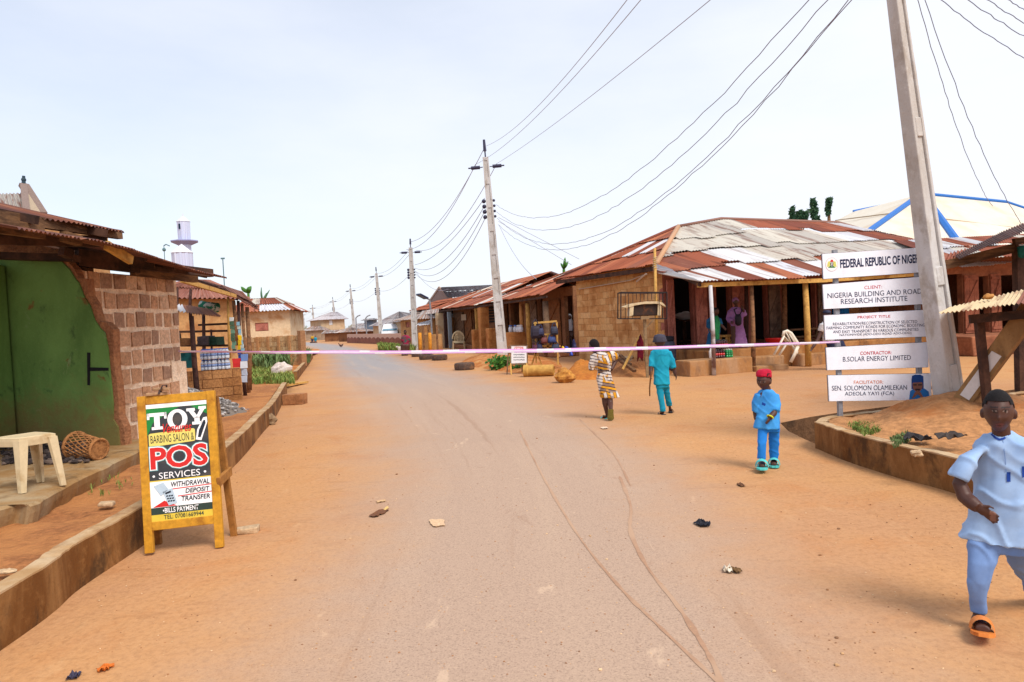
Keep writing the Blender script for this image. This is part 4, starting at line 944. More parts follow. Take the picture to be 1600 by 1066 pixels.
# left wall of big sun dried blocks, with small vent hole
mb = MB(); TW = [c(224, 172, 112), c(216, 162, 104), c(228, 180, 122), c(210, 154, 96), c(232, 186, 130)]
va, vb = mh.hx(998, 457), mh.hx(1006, 450)
def lwall_block(y0, y1, z0, z1, x): mb.bx(x, .12, y0, y1, z0, z1, random.choice(TW), jit=.006)
for r_ in range(14):
    z0 = r_*.23; y = -.0+(-.22 if r_ % 2 else 0)
    while y < DEP:
        a, b = max(0.004, y+.006), min(DEP-.004, y+.46-.006)
        if b-a > .04 and not (min(va.y, vb.y) < (a+b)/2 < max(va.y, vb.y) and z0 < (va.z+vb.z)/2 < z0+.23): lwall_block(a, b, z0+.005, z0+.225, random.uniform(-.008, .006))
        y += .46
mb.bx(.012, .2, .004, DEP-.004, 0, zev+.1, c(176, 120, 68))
mb.build('side_wall', M_MUDW, th_)
mb = MB(); mb.bx(.21, xr, DEP-.2, DEP, 0, zev+.1); mb.bx(xr-.2, xr-.003, .201, DEP-.201, 0, zev+.1); mb.build('rear_wall', M_MUD, th_); MB().bx(.21, xr-.21, 2.4, 2.5, FL, zev).build('shade_partition', M_DARK, th_)  # near-black partition added so the doorways read as deep shade
# porch
mb = MB(); xq = mh.hy(1176, 560, -3.1).x; xl = mh.hy(1078, 575, -3.1).x
mb.bx(-.05, xr, -2.4, -.001, 0, FL-.004); mb.bx(.2, xr-.21, 0.201, 3.2, .2, FL-.01)
mb.build('porch_floor', make_conc('porch concrete', c(190, 138, 88), c(168, 112, 62), c(112, 80, 56)), th_, bevel=.03)
mb = MB(); mb.bx(xl, xq, -3.1, -2.402, -.02, .40); xs = mh.hy(1228, 565, -2.9).x; mb.bx(xq+.02, xs, -2.85, -2.402, -.02, .36); mb.bx(xq+.03, xs-.15, -3.2, -2.852, -.02, .14)
xt = mh.hy(1256, 565, -2.9).x; mb.bx(xt, xr, -2.7, -2.402, -.02, .33); mb.build('porch_step', make_conc('step concrete', c(186, 146, 110), c(178, 126, 76), c(140, 104, 76)), th_, bevel=.03)
for a, b, t in ((1041.5, 1053, 436), (1086, 1104, 440), (1106, 1118, 436), (1143, 1161, 440), (1200, 1218, 445), (1277, 1288, 440)):
    p, q = mh.hy(a, 500), mh.hy(b, 500); mb = MB(); plank_door(mb, p.x, q.x, FL+.02, mh.hy((a+b)/2, t).z-.03, y=-.09); mb.build('door', M_DOOR if a < 1190 else mat('grey plank door', c(132, 108, 92), c(96, 76, 66), scale=3, var=.2, bump=.3), th_)
mb = MB(); p, q = mh.hy(1300, 500), mh.hy(1325, 500); plank_door(mb, p.x, q.x, FL, mh.hy(1312, 456).z, y=-.06); mb.build('door', mat('bright blue door', c(40, 130, 200), c(30, 90, 150), scale=3, var=.12), th_)['label'] = 'bright blue door'
mb = MB(); p, q = mh.hy(1325, 500), mh.hy(1440, 500); 
for i in range(6): mb.bx(p.x+(q.x-p.x)*i/6+.01, p.x+(q.x-p.x)*(i+1)/6-.01, -.05, -.005, FL+.0, 1.9, None)
mb.build('board_front', mat('tan boards', c(178, 124, 78), c(140, 92, 60), scale=3, var=.2), th_)
for a, b, ty, r0, m_, yy in ((1110, 1115, 446, .055, mat('metal pipe post', c(212, 210, 214), c(130, 100, 92), scale=1.2, th=(.45, .55), var=.1), -3.2), (1174, 1177, 446, .06, M_POLE, -2.95), (1258, 1263, 442, .085, M_WOODY, -2.95), (1225, 1226, 440, .09, M_POLE, -.3), (1166, 1167, 440, .07, M_POLED, -.25)):
    p, q = mh.hy(a, ty, yy), mh.hy(b, 570, yy); mb = MB(); q.z = 0 if yy < -2 else FL; mb.tube([p, p.lerp(q, .5)+V((.02, 0, 0)), q], [r0*.85, r0*.95, r0], 10); mb.build('post', m_, th_, smooth=True)
e0, e1_ = mh.hy(1090, 446, -3.12), mh.hy(1292, 438, -3.12); e2_ = mh.hy(1445, 428, -3.12)
mb = MB(); mb.bar(e0, e1_, .07, .11); mb.bar(e1_, e2_, .07, .1); mb.build('porch_beam', M_WOODY, th_)
# roof
A_ = mh.hy(1060, 356, 3.3); B_ = mh.hy(1127, 343, 3.3); C_ = mh.hy(1310, 349, 3.3); Cc = mh.hy(1432, 384, 3.3)
print('MAIN', 'A', A_, 'B', B_, 'C', C_, Cc, 'eave', e0, e1_, e2_, 'xr', xr)
up = V((0, 0, .07)); Q = [mh.hy(1092, 442, -3.3)+up*0, mh.hy(1290, 434, -3.3), mh.hy(1446, 423, -3.3)]
Pc = mh.hx(1026, 414, -.45); Pl = mh.hx(866, 438, -.5)
print('eaveL', Pl, Pc, 'Q', Q)
def mcol(i, r_, s):
    q = random.Random(i*31+r_*57); ru = q.choice(RUST); ga = q.choice(GALV); cr = q.choice(CREAM)
    if r_ == 0: return ga if s < .2 else (ru if i % 2 else ga) if s < .56 else ga if s < .8 else ru
    if r_ == 1: return ru if s < .07 else cr if s < .14 else ru if s < .3 else ga if s < .38 else cr if s < .72 else ga if s < .78 else ru
    if r_ == 2: return ru if s < .14 else cr if s < .62 else ga if s < .7 else ru
    return cr if s < .5 else ru if s < .74 else ga if s < .82 else ru
PR = dict(pitch=.105, amp=.017, sheetw=.62, lift=.03, per=4, ragged=.045)
def at_x(p, q, x): return p.lerp(q, (x-p.x)/(q.x-p.x))
Qx = lambda x: at_x(Q[0], Q[1], x) if x < Q[1].x else at_x(Q[1], Q[2], x)
FULL = (A_-Qx(A_.x)).length
mb = MB(); mb.corr([Pc, Q[0], Qx(A_.x), Qx(B_.x), Qx(C_.x), Qx(Cc.x)], [Pc+V((0, .01, 0)), at_x(Pc, A_, Q[0].x), A_, B_, C_, Cc], rows=4, cols=mcol, full=FULL, **PR)
lc = lambda i, r_, s: (GALV[1] if random.Random(i*7+r_).random() < .06 else random.Random(i*13+r_*5).choice(RUST))
Em = Pl.lerp(Pc, (A_.y-Pl.y)/(Pc.y-Pl.y)); mb.corr([Pl, Em, Pc], [Pl+V((.01, 0, 0)), A_, Pc+V((.01, 0, 0))], rows=3, cols=lc, full=(A_-Em).length, **PR)
bk_ = V((-.5, DEP+.5, Pl.z)); mb.corr([V((Cc.x, DEP+.5, Pl.z)), bk_], [Cc, A_], rows=2, cols=lc, **PR)
mb.corr([Q[2], V((Cc.x+.4, DEP+.5, Pl.z))], [Cc, Cc+V((0, .02, 0))], rows=2, cols=lc, **PR)
mb.build('roof', M_ROOF, th_, smooth=True)
mb = MB(); mb.tube([Pl, A_+V((0, .0, .04))], .08, 8, col=RUST[2]); mb.tube([Pc+V((0, 0, .04)), A_+V((0, 0, .05))], .08, 8, col=c(206, 158, 120)); mb.tube([A_+V((0, 0, .05)), B_+V((0, 0, .03)), C_+V((0, 0, .03)), Cc+V((0, 0, .03))], .06, 8, col=c(150, 110, 96))
mb.build('ridge_cap', M_ROOF, th_, smooth=True)
mb = MB(); mb.bar(Pl+V((.08, 0, -.09)), Pc+V((.08, 0, -.09)), .05, .14); mb.bar(Pc+V((.1, -.02, -.07)), Q[0]+V((.08, .05, -.05)), .05, .1); mb.build('fascia', M_WOODD, th_)
mb = MB(); pts = [mh.hx(905, 452, -.06), mh.hx(940, 446, -.08), mh.hx(985, 438, -.1), mh.hx(1005, 430, -.2)]; mb.tube(pts, .02, 5); mb.tube([mh.hx(995, 440, -.3), mh.hx(1010, 428, -.5)], .03, 5); mb.build('hanging_lead', flat('pale flex', c(210, 190, 170)), th_)
# ---- row houses (frame: local x runs towards the camera, facade faces the street)
RA = -72
def row_house(name, label, px0, px1, lx, eave, ridge, doors, opens, wallm, roofc, floor=.25, ey=-1.4, rdep=3.2, over0=.2, over1=.2, dep=5):
    # facade plane: x = lx in the corner house's frame
    p0 = mh.M@mh.hx(px0, 540, lx); p1 = mh.M@mh.hx(px1, 540, lx); p0.z = p1.z = 0
    t = thing(name, label, 'house', tuple(p0), RA); fr = Fr(p0, RA); L_ = (p1-p0).length
    ze = (fr.hy(*eave[0], ey).z+fr.hy(*eave[1], ey).z)/2; H_ = ze+.35
    X = lambda px: fr.hy(px, 530).x
    oo = [(max(.05, X(a)), min(L_-.05, X(b)), floor, fr.hy((a+b)/2, tpy).z) for a, b, tpy in opens]
    mb = MB(); mb.wall(L_, H_, .18, oo); mb.bx(0, .18, .181, dep, 0, H_); mb.bx(L_-.18, L_, .181, dep, 0, H_); mb.bx(.181, L_-.181, dep-.15, dep, 0, H_); mb.bx(.181, L_-.181, 2.4, 2.5, 0, H_)
    mb.build('wall', wallm, t)
    mb = MB(); mb.bx(-.02, L_, -1.05, -.002, 0, floor-.003, jit=.02); mb.build('veranda', M_CORE, t, bevel=.04)
    for a, b, tpy, m_ in doors:
        mb = MB(); plank_door(mb, X(a), X(b), floor+.02, fr.hy((a+b)/2, tpy).z, y=-.08, n=max(2, int((X(b)-X(a))/.3))); mb.build('door', m_, t)
    r0, r1 = fr.hy(*ridge[0], rdep), fr.hy(*ridge[1], rdep); zr = (r0.z+r1.z)/2
    print(name, 'L', L_, 'eave z', [round(fr.hy(*e, ey).z, 2) for e in eave], 'ridge', r0, r1)
    a, b = V((-over0, ey, fr.hy(*eave[0], ey).z)), V((L_+over1, ey, fr.hy(*eave[1], ey).z))
    ra, rb = V((max(-over0, min(r0.x, L_)), rdep, r0.z)), V((L_+over1, rdep, r1.z))
    mb = MB(); mb.corr([a, b], [ra, rb], rows=3, cols=roofc, **PR); mb.corr([V((L_+over1, 2*rdep-ey, ze)), V((-over0, 2*rdep-ey, ze))], [rb, ra], rows=2, cols=roofc, **PR)
    mb.corr([V((-over0, 2*rdep-ey, ze)), a], [ra+V((0, .02, 0)), ra], rows=2, cols=roofc, **PR)
    mb.build('roof', M_ROOF, t, smooth=True)
    mb = MB(); mb.bar(a+V((0, .12, -.1)), b+V((0, .12, -.1)), .06, .1); mb.build('eave_beam', M_WOODD, t)
    return t, fr, L_, X
M_ROWW = mat('brown mud plaster', c(150, 104, 72), c(116, 76, 54), scale=1.6, var=.25, vscale=12, bump=.5, bs=16, rough=1)
M_DOORG = mat('grey brown door', c(138, 110, 88), c(100, 76, 60), scale=4, var=.2, vscale=18, bump=.3)
M_DOORB = mat('orange brown door', c(150, 98, 58), c(112, 72, 44), scale=4, var=.2, vscale=18, bump=.3)
M_PILL = mat('orange mud pillar', c(206, 142, 84), c(176, 108, 56), scale=2, var=.2, vscale=12, bump=.4, rough=1)
t, fA, LA, XA = row_house('row_shop', 'long low rust roofed shop row with plank doors beside the corner house', 786, 899, .9, ((790, 470), (893, 454)), ((806, 446), (902, 404)),
    [(826, 842, 470, M_DOORG), (861, 879, 468, M_DOORB)], [(790, 797, 474), (800, 814, 473), (843, 851, 466), (884, 897, 462)], M_ROWW, rusty(.07, .05))
for px_, w_, m_ in ((827, .3, M_WOODY), (855, .38, M_DOORG), (817, .3, M_PILL)):
    p = fA.hy(px_, 540, -1.0); mb = MB(); mb.tube([V((p.x, -1.0, .1)), V((p.x+.03, -1.0, 2.45))], [w_*.42, w_*.33], 9); mb.build('post', m_, t, smooth=True)
mb = MB(); a, b = fA.hy(801, 519, -1.35), fA.hy(806, 519, -1.35); mb.bx(b.x-.35, b.x+.35, -1.75, -.95, 0, a.z, jit=.02); mb.build('stub_pillar', M_PILL, t, bevel=.03)
t2, fB, LB_, XB = row_house('row_house', 'middle rust roofed mud house behind the street pole with half height pillars', 697, 786, .9, ((716, 479), (787, 471)), ((742, 452), (806, 437)),
    [(712, 727, 488, M_DOORG), (729, 740, 484, M_DOORB)], [(703, 710, 486), (741, 753, 484), (776, 784, 480)], M_ROWW, rusty(.05, .12), over1=.0)
for a_, b_, yt in ((738, 754, 515), (761, 778, 513)):
    a, b = fB.hy(a_, yt, -1.3), fB.hy(b_, yt, -1.3); mb = MB(); cx_ = fB.hy((a_+b_)/2, yt, -1.3).x; mb.bx(cx_-.25, cx_+.25, -1.62, -1.0, 0, a.z, jit=.02); mb.build('stub_pillar', M_PILL, t2, bevel=.03)
for px_, m_, w_ in ((689, M_CREAMW, .55), (697, M_POLED, .2), (704, flat('blue grey post', c(150, 166, 178)), .24), (757, M_PILL, .5), (746, M_WOODY, .14)):
    p = fB.hy(px_, 530, -1.25); mb = MB(); mb.bx(p.x-w_/2, p.x+w_/2, -1.25-w_/2, -1.25+w_/2, 0, 2.5, jit=.012); mb.build('post', m_, t2)
mb = MB(); a, b = fB.hy(763.5, 505, -.02), fB.hy(773, 478, -.02)
for i in range(5):
    for j in range(6): 
        x = a.x+(b.x-a.x)*i/5; z = a.z+(b.z-a.z)*j/6; mb.bx(x+.02, x+(b.x-a.x)/5-.03, -.06, -.02, z+.03, z+(b.z-a.z)/6-.03)
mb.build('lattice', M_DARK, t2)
mb = MB(); a, b = fB.hy(721, 501, -.13), fB.hy(728, 491, -.13); mb.bx(a.x, b.x, -.14, -.125, a.z, b.z); mb.build('notice', flat('paper', c(220, 200, 176)), t2)
# grey gable house and its rusty awning
t3, fC, LC, XC = row_house('gable_shop', 'grey roofed house with a brown gable end beyond the row of rusty roofs', 668, 697, .9, ((664, 482), (716, 476)), ((674, 472), (735, 461)),
    [(676, 684, 492, M_DOORB)], [(686, 694, 490)], M_ROWW, lambda i, r_, s: random.choice(RUST), over1=.6, ey=-1.5, rdep=1.2)
gp = [fC.hy(664, 479, 1.3), fC.hy(687, 450, 3.2), fC.hy(716, 470, 1.3)]
mb = MB(); e = [fC.hy(700, 466, 1.3), fC.hy(775, 462, 1.3)]; r_ = [fC.hy(687, 449, 3.0), fC.hy(772, 445, 3.0)]
mb.corr(e, r_, rows=2, cols=lambda i, r_, s: random.choice([c(120, 116, 124), c(134, 130, 136), c(108, 104, 112)]), **PR); mb.build('upper_roof', M_ROOF, t3, smooth=True)
mb = MB(); g0, g1, g2 = fC.hy(664, 481, 3.0), fC.hy(687, 450, 3.0), fC.hy(706, 466, 2.2); mb.add([g0, g1, g2, g0+V((.0, .3, -1.5)), g2+V((0, .3, -1.5))], [(0, 1, 2), (0, 2, 4, 3)]); mb.build('gable', mat('brown gable', c(150, 122, 112), c(120, 96, 88)), t3)
mb = MB(); mb.bar(g0, g1+V((0, -.05, .05)), .12, .2); mb.bar(g1+V((0, -.05, .05)), g2, .12, .2); mb.build('bargeboard', mat('pale board', c(196, 168, 150)), t3)
# ---- laterite slopes against the row
def hxy(pxs): return [V((G(*p).x, G(*p).y, 0)) for p in pxs]
tag(heap('laterite_slope', hxy([(712, 572), (745, 575), (800, 583), (850, 585), (880, 577), (862, 560), (800, 556), (740, 556)]), M_MUD, .3), kind='structure')
tag(heap('laterite_heap', hxy([(878, 590), (905, 594), (950, 590), (935, 572), (900, 570)]), mat('orange laterite', c(206, 128, 52), c(184, 104, 44), scale=2, var=.25, vscale=12, bump=.7, bs=14, bd=.04, rough=1), .3), 'mound of orange laterite at the foot of the block wall', 'earth heap')
tag(heap('rubble_heap', hxy([(945, 588), (1000, 590), (1050, 585), (1035, 572), (960, 572)]), M_SOIL, .3), 'low brown rubble heap against the corner house', 'rubble')
# ---- caged unit on a post
cg = thing('caged_unit', 'rusty dark box with cream curved cover inside a black metal cage on a post', 'caged box', tuple(G(1012, 590)))
YC = G(1012, 590).y; M_IRON = mat('black iron', c(52, 44, 46), c(110, 66, 48), scale=8, th=(.6, .75), var=.2); kpx = YC/FPX
o_ = D(970, 498, YC); fx = _r.copy(); fx.y = 0; fx = V((fx.x, 0, fx.z)).normalized(); pc = Plane(o_, fx, Z)
cw, _ = pc.hit(1042, 496); _, chh = pc.hit(970, 457); cd = .5
mb = MB(); P = pc.P
for n_ in (0, -cd):
    for a, b in (((0, 0), (cw, 0)), ((0, chh), (cw, chh)), ((0, 0), (0, chh)), ((cw, 0), (cw, chh))): mb.bar(P(*a, n_), P(*b, n_), .028, .028)
    for i in range(1, 6): mb.bar(P(cw*i/6, 0 if n_ else chh*.0, n_), P(cw*i/6, chh, n_), .014, .014) if (n_ or i in (1, 5)) else mb.bar(P(cw*i/6, chh*.72, n_), P(cw*i/6, chh, n_), .014, .014)
for a in ((0, 0), (cw, 0), (0, chh), (cw, chh), (cw*.33, chh), (cw*.66, chh), (cw*.3, 0), (cw*.7, 0)): mb.bar(P(*a, 0), P(*a, -cd), .022, .022)
mb.build('cage', M_IRON, cg, world=True)
mb = MB(); mb.prism([pc.hit(*q) for q in ((990, 494), (1029, 493), (1029, 475), (990, 476))], pc, -.42, -.1); mb.build('unit', mat('rusty black casing', c(62, 48, 42), c(120, 72, 44), scale=5, th=(.5, .7)), cg, world=True, bevel=.02)
mb = MB(); cv = [(973, 480), (980, 477), (990, 474), (1010, 471), (1028, 471), (1036, 473), (1041, 478), (1041, 480), (1034, 476), (1024, 474.5), (1006, 475), (992, 477.5), (980, 481)]; mb.prism([pc.hit(*q) for q in cv], pc, -.45, -.04); mb.build('cover', M_CREAMP, cg, world=True)
for q in (((984, 494), (990, 493), (991, 477), (985, 478)), ((1028, 493), (1033, 493), (1034, 475), (1029, 475))):
    mb = MB(); mb.prism([pc.hit(*k) for k in q], pc, -.4, -.06); mb.build('side_panel', M_CREAMP, cg, world=True)
mb = MB(); p, q = D(1007, 498, YC), D(1012, 590, YC); mb.bar(q-V((0, 0, .05)), p, .075, .075); mb.bar(D(1010, 512, YC), D(1022, 499, YC), .03, .03); mb.box(p+V((0, -.02, .02)), (.22, .16, .08)); mb.build('post', mat('rusty steel post', c(150, 124, 92), c(92, 70, 54), scale=6), cg, world=True)
wpz = thing('bush_pole', 'thin wooden pole wound with wire at the corner of the mud block house', 'pole', tuple(G(1028, 584)))
mb = MB(); yb = G(1028, 584).y; mb.tube([G(1028, 584), D(1025, 480, yb), D(1023, 388, yb)], [.05, .045, .035], 8); mb.build('pole', M_WOODY, wpz, world=True, smooth=True)
mb = MB()
for i in range(6): p = D(1023.5+random.uniform(-.5, .5), 405+i*3.2, yb); mb.tube([p+V((.06*math.cos(k), .06*math.sin(k), .01*k)) for k in [j*.8 for j in range(9)]], .008, 4)
mb.build('wire_binding', flat('pale wire', c(206, 190, 160)), wpz, world=True)
# ---- barrel
M_BAR = mat('blue grey barrel', c(86, 92, 112), c(58, 62, 78), scale=3, var=.15, rough=.5)
bp = G(1042, 580); br2 = thing('water_barrel', 'blue grey plastic barrel with black lid at the corner of the porch', 'barrel', tuple(bp))
MB().lathe([(.22, 0), (.26, .06), (.285, .3), (.29, .33), (.275, .36), (.285, .55), (.29, .6), (.275, .63), (.25, .82), (.22, .86)], 22, bp).build('drum', M_BAR, br2, world=True, smooth=True)
MB().lathe([(.24, .862), (.245, .9), (.24, .99), (.2, 1.0), (.19, .985)], 22, bp).build('lid', flat('black lid', c(38, 40, 52)), br2, world=True, smooth=True)
# ---- cloth on a slanted stick, broken timber
def cloth(name, pts, Y, m, label, catg, th=.03):
    pc_ = Plane(D(*pts[0], Y), V((1, 0, 0)), Z); mb = MB(); h = [pc_.hit(*p) for p in pts]; cx = sum(p[0] for p in h)/len(h); cy = sum(p[1] for p in h)/len(h)
    vs = [pc_.P(a, b, th*math.sin(i*2.1)) for i, (a, b) in enumerate(h)]; vs += [pc_.P((a+cx)/2, (b+cy)/2, th*1.4*math.sin(i*1.7)) for i, (a, b) in enumerate(h)]; n = len(h)
    vs += [p+V((0, .02, 0)) for p in vs]; vs2 = vs; k = 2*n
    fs = [(i, (i+1) % n, n+(i+1) % n, n+i) for i in range(n)]+[tuple(range(n, 2*n))]; fs += [tuple(k+q for q in reversed(f)) for f in fs]; fs += [(i, k+i, k+(i+1) % n, (i+1) % n) for i in range(n)]
    mb.add(vs2, fs); return tag(mb.build(name, m, org=D(*pts[0], Y), smooth=True), label, catg)
cloth('cloth', [(1001, 522), (1005, 535), (1006, 555), (1004, 565), (999, 558), (996, 566), (996, 548), (994, 535), (998, 528)], 18.6, mat('maroon cloth', c(132, 26, 50), c(96, 18, 40), scale=8, var=.25), 'maroon cloth draped over the end of a slanted stick', 'cloth', .05)
for nm, a, b, y0, y1, w_, lb in (('stick', (973, 577), (1000, 524), 18.2, 18.7, .05, 'slanted pale stick carrying the maroon cloth'), ('broken_beam', (966, 561), (992, 580), 18.9, 18.0, .09, 'broken timber lying on rubble, lower of the two crossing beams'), ('broken_beam', (969, 555), (985, 570), 19.3, 18.4, .08, 'broken timber lying on rubble, upper of the two crossing beams')):
    p, q = D(*a, y0), D(*b, y1); mb = MB(); mb.bar(p, q, w_, w_*.8); tag(mb.build(nm, M_WOODY if nm == 'stick' else M_WOOD, org=p), lb, 'timber')
rock('rubble_block', 982, 570, .38, .3, .3, 'broken pale block among the timbers by the wall', 'block', z=.12)
# ---- drinks packs, bowl, benches on the porch
def place_pack(mbp, px, py, zz, label, first=None, Y=None):
    p = mh.M@mh.hy(px, py, -2.75); p.z = zz
    o = mbp.build('drinks_pack', M_BOT, org=V((0, 0, 0)), smooth=True); o.location = p; o.rotation_euler = (0, 0, R(14)); return tag(o, label, 'drinks pack', 'drinks packs on the porch step')
red = lambda: pack(4, 3, .034, .235, c(40, 34, 40), c(70, 30, 34), c(214, 60, 62))
place_pack(red(), 1123, 558, .405, 'shrink wrapped pack of red labelled drinks, lower one under another red pack')
place_pack(red(), 1128, 545, .645, 'shrink wrapped pack of red labelled drinks standing on the other packs')
place_pack(pack(3, 3, .034, .22, c(226, 240, 230), c(40, 150, 84), c(30, 132, 70)), 1137.5, 557, .405, 'shrink wrapped pack of green drinks bottles')
p = mh.M@mh.hy(1111.5, 558, -2.7); p.z = .40; tag(MB().lathe([(.05, 0), (.06, .03), (.06, .2), (.03, .24), (.03, .27)], 12).build('jug', flat('white plastic', c(236, 230, 226)), org=V((0, 0, 0)), smooth=True), 'white plastic jug beside the red drinks packs', 'jug').location = p
p = mh.M@mh.hy(1211, 542, -2.0); p.z = FL
tag(MB().lathe([(.14, 0), (.24, .12), (.27, .2), (.275, .21), (.26, .2), (.22, .12), (.1, .02)], 20).build('bowl', mat('red enamel', c(206, 34, 36), rough=.4), org=V((0, 0, 0)), smooth=True), 'red bowl on the porch floor behind the tipped chair', 'bowl').location = p
def table(name, label, fr, x0, x1, y0, y1, zt, z0, m, catg='bench'):
    p = fr.M@V(((x0+x1)/2, (y0+y1)/2, z0)); t = thing(name, label, catg, tuple(p), fr.deg); hx, hy = (x1-x0)/2, (y1-y0)/2
    MB().bx(-hx, hx, -hy, hy, zt-z0-.05, zt-z0).build('top', m, t)
    for sx in (-1, 1):
        for sy in (-1, 1): MB().bar((sx*(hx-.05), sy*(hy-.05), 0), (sx*(hx-.08), sy*(hy-.05), zt-z0-.051), .05, .05).build('leg', m, t)
    MB().bx(-hx+.08, hx-.08, -.02, .02, .12, .17).build('stretcher', m, t); return t
a, b = mh.hy(1127, 524, -1.3), mh.hy(1147, 524, -1.3); table('wooden_bench', 'yellow wooden bench between the two women on the porch', mh, a.x, b.x, -1.5, -1.1, a.z, FL, M_WOODY)
a, b = mh.hy(1222, 515, -.9), mh.hy(1282, 514, -.9); table('wooden_bench', 'long dark wooden bench against the shop front behind the tipped chair', mh, a.x, b.x, -1.15, -.75, a.z, FL, M_WOOD)
# inside the first doorway: table with a pale sack
a, b = mh.hy(1058, 500, 1.2), mh.hy(1082, 500, 1.2); table('shop_table', 'table with pale sack inside the open doorway of the corner shop', mh, a.x, b.x, .9, 1.6, a.z, FL, M_WOODD, 'table')
p = mh.M@mh.hy(1071, 497, 1.2); o = MB().ball((0, 0, .05), (.3, .2, .16), 14, 9, jit=.4).build('sack', flat('pale sack', c(210, 204, 206)), org=V((0, 0, 0)), smooth=True); o.location = p; tag(o, 'pale sack lying on the table inside the shop doorway', 'sack')
# ---- tipped plastic chair
ch = thing('plastic_chair', 'cream plastic chair tipped forward on the porch edge', 'chair', tuple(mh.M@mh.hy(1230, 566, -2.9)))
YC2 = 17.6; Dd = lambda x, y, dy=0: D(x, y, YC2+dy)
M_CH = mat('ivory plastic', c(236, 224, 204), var=.06, bump=.05, rough=.45, spec=.4)
def strap(mb, pts, wd, th=.02):
    for i in range(len(pts)-1): mb.bar(pts[i], pts[i+1], wd, th, up=(0, 1, 0))
def tubes(nm, lists, r_, fl=.6):
    mb = MB()
    for L_ in lists: mb.tube(L_, r_, 8, flat=fl)
    mb.build(nm, M_CH, ch, world=True, smooth=True)
tubes('back_frame', [[Dd(1224, 526), Dd(1225, 519), Dd(1230, 517.5), Dd(1236, 521), Dd(1246, 536), Dd(1247, 541)], [Dd(1224, 526, .1), Dd(1232, 533, .1), Dd(1242, 544, .05), Dd(1247, 541)]], .045)
tubes('back_slat', [[Dd(1228, 520), Dd(1232, 527), Dd(1236, 536)], [Dd(1233, 522), Dd(1240, 533), Dd(1243, 541)]], .03)
mb = MB(); q = [Dd(1224, 524), Dd(1231, 532), Dd(1240, 543), Dd(1233, 540, .45), Dd(1226, 534, .45), Dd(1222, 528, .4)]; mb.add(q+[p+V((0, .0, .025)) for p in q], [tuple(range(6)), tuple(range(6, 12))]+[(i, (i+1) % 6, 6+(i+1) % 6, 6+i) for i in range(6)]); mb.build('seat', M_CH, ch, world=True)
for L_ in ([Dd(1225, 525), Dd(1217, 541), Dd(1209.5, 554.5)], [Dd(1231, 534, .1), Dd(1224, 545, .1), Dd(1217, 555.5, .1)], [Dd(1247, 541), Dd(1242, 553), Dd(1235.5, 566)], [Dd(1240, 543, .4), Dd(1245, 549, .3), Dd(1244, 552, .2)]): tubes('leg', [L_], .045)
# ---- tyres, pipe, boulder, culvert things in front of the row
def tyre(px, py, r_, label, rz, tilt=0):
    p = G(px, py); mb = MB(); w_ = r_*.36
    prof = [(r_*.62, -w_*.8), (r_*.8, -w_), (r_*.96, -w_*.85), (r_, -w_*.4), (r_, w_*.4), (r_*.96, w_*.85), (r_*.8, w_), (r_*.62, w_*.8), (r_*.66, 0)]
    n = 28; vs = []
    for k in range(n):
        a = 2*math.pi*k/n
        for j, (rr, zz_) in enumerate(prof): 
            q = rr*(1+.018*(1 if (k % 2 and j in (2, 3, 4, 5)) else 0)); vs.append((q*math.cos(a), q*math.sin(a), zz_+w_))
    m = len(prof); mb.add(vs, [(k*m+j, k*m+(j+1) % m, ((k+1) % n)*m+(j+1) % m, ((k+1) % n)*m+j) for k in range(n) for j in range(m)])
    o = mb.build('tyre', mat('old rubber', c(92, 74, 66), c(142, 104, 76), scale=5, th=(.5, .7), var=.2, bump=.3), org=V((0, 0, 0)), smooth=False); o.location = p; o.rotation_euler = (R(tilt), 0, R(rz)); return tag(o, label, 'tyre', 'old tyres lying beside the row of houses')
tyre(726, 578, .36, 'dusty old tyre lying alone in front of the half height pillars', 0)
tyre(687, 563, .36, 'old tyre lying below the cream pillar, right one of the far three', 20)
tyre(666.5, 562, .36, 'darkest old tyre in the middle of the far three', 40, 6)
tyre(653, 557.5, .34, 'old tyre partly hidden at the left of the far three', 60)
for px_, lb in ((657, 'orange yellow wooden post, left of the pair beside the far tyres'), (672.5, 'orange yellow wooden post, right of the pair beside the far tyres')):
    p = G(px_, 556); mb = MB(); mb.tube([p, D(px_-1, 520, p.y)], [.1, .09], 9); tag(mb.build('post', mat('orange post', c(226, 150, 50), c(190, 116, 40), var=.15), org=p, smooth=True), lb, 'post', 'orange posts beside the tyres')
p0, p1 = D(819, 582.5, 20.0), D(866, 582, 19.8); p0.z = p1.z = .17; cp = thing('culvert_pipe', 'yellowish concrete culvert pipe lying in front of the plank doors', 'pipe', tuple(V((p0.x, p0.y, 0))))
d = (p1-p0).normalized(); s_ = d.cross(Z).normalized(); Mp = Matrix((s_, Z, d)).transposed(); Lp = (p1-p0).length
MB().lathe([(.12, .02), (.12, 0), (.185, 0), (.185, .12), (.165, .14), (.165, Lp-.02), (.12, Lp), (.115, Lp-.1), (.12, .4)], 22, p0, M=Mp).build('barrel', mat('yellow concrete', c(208, 160, 84), c(176, 128, 62), scale=4, var=.15, bump=.3), cp, world=True, smooth=False)
rock('boulder', 883, 598, .52, .42, .40, 'orange brown boulder lying at the road edge', 'boulder', mat('orange rock', c(204, 142, 66), c(156, 92, 40), scale=6, var=.3, bump=.8, bs=14, bd=.03), jit=.3)
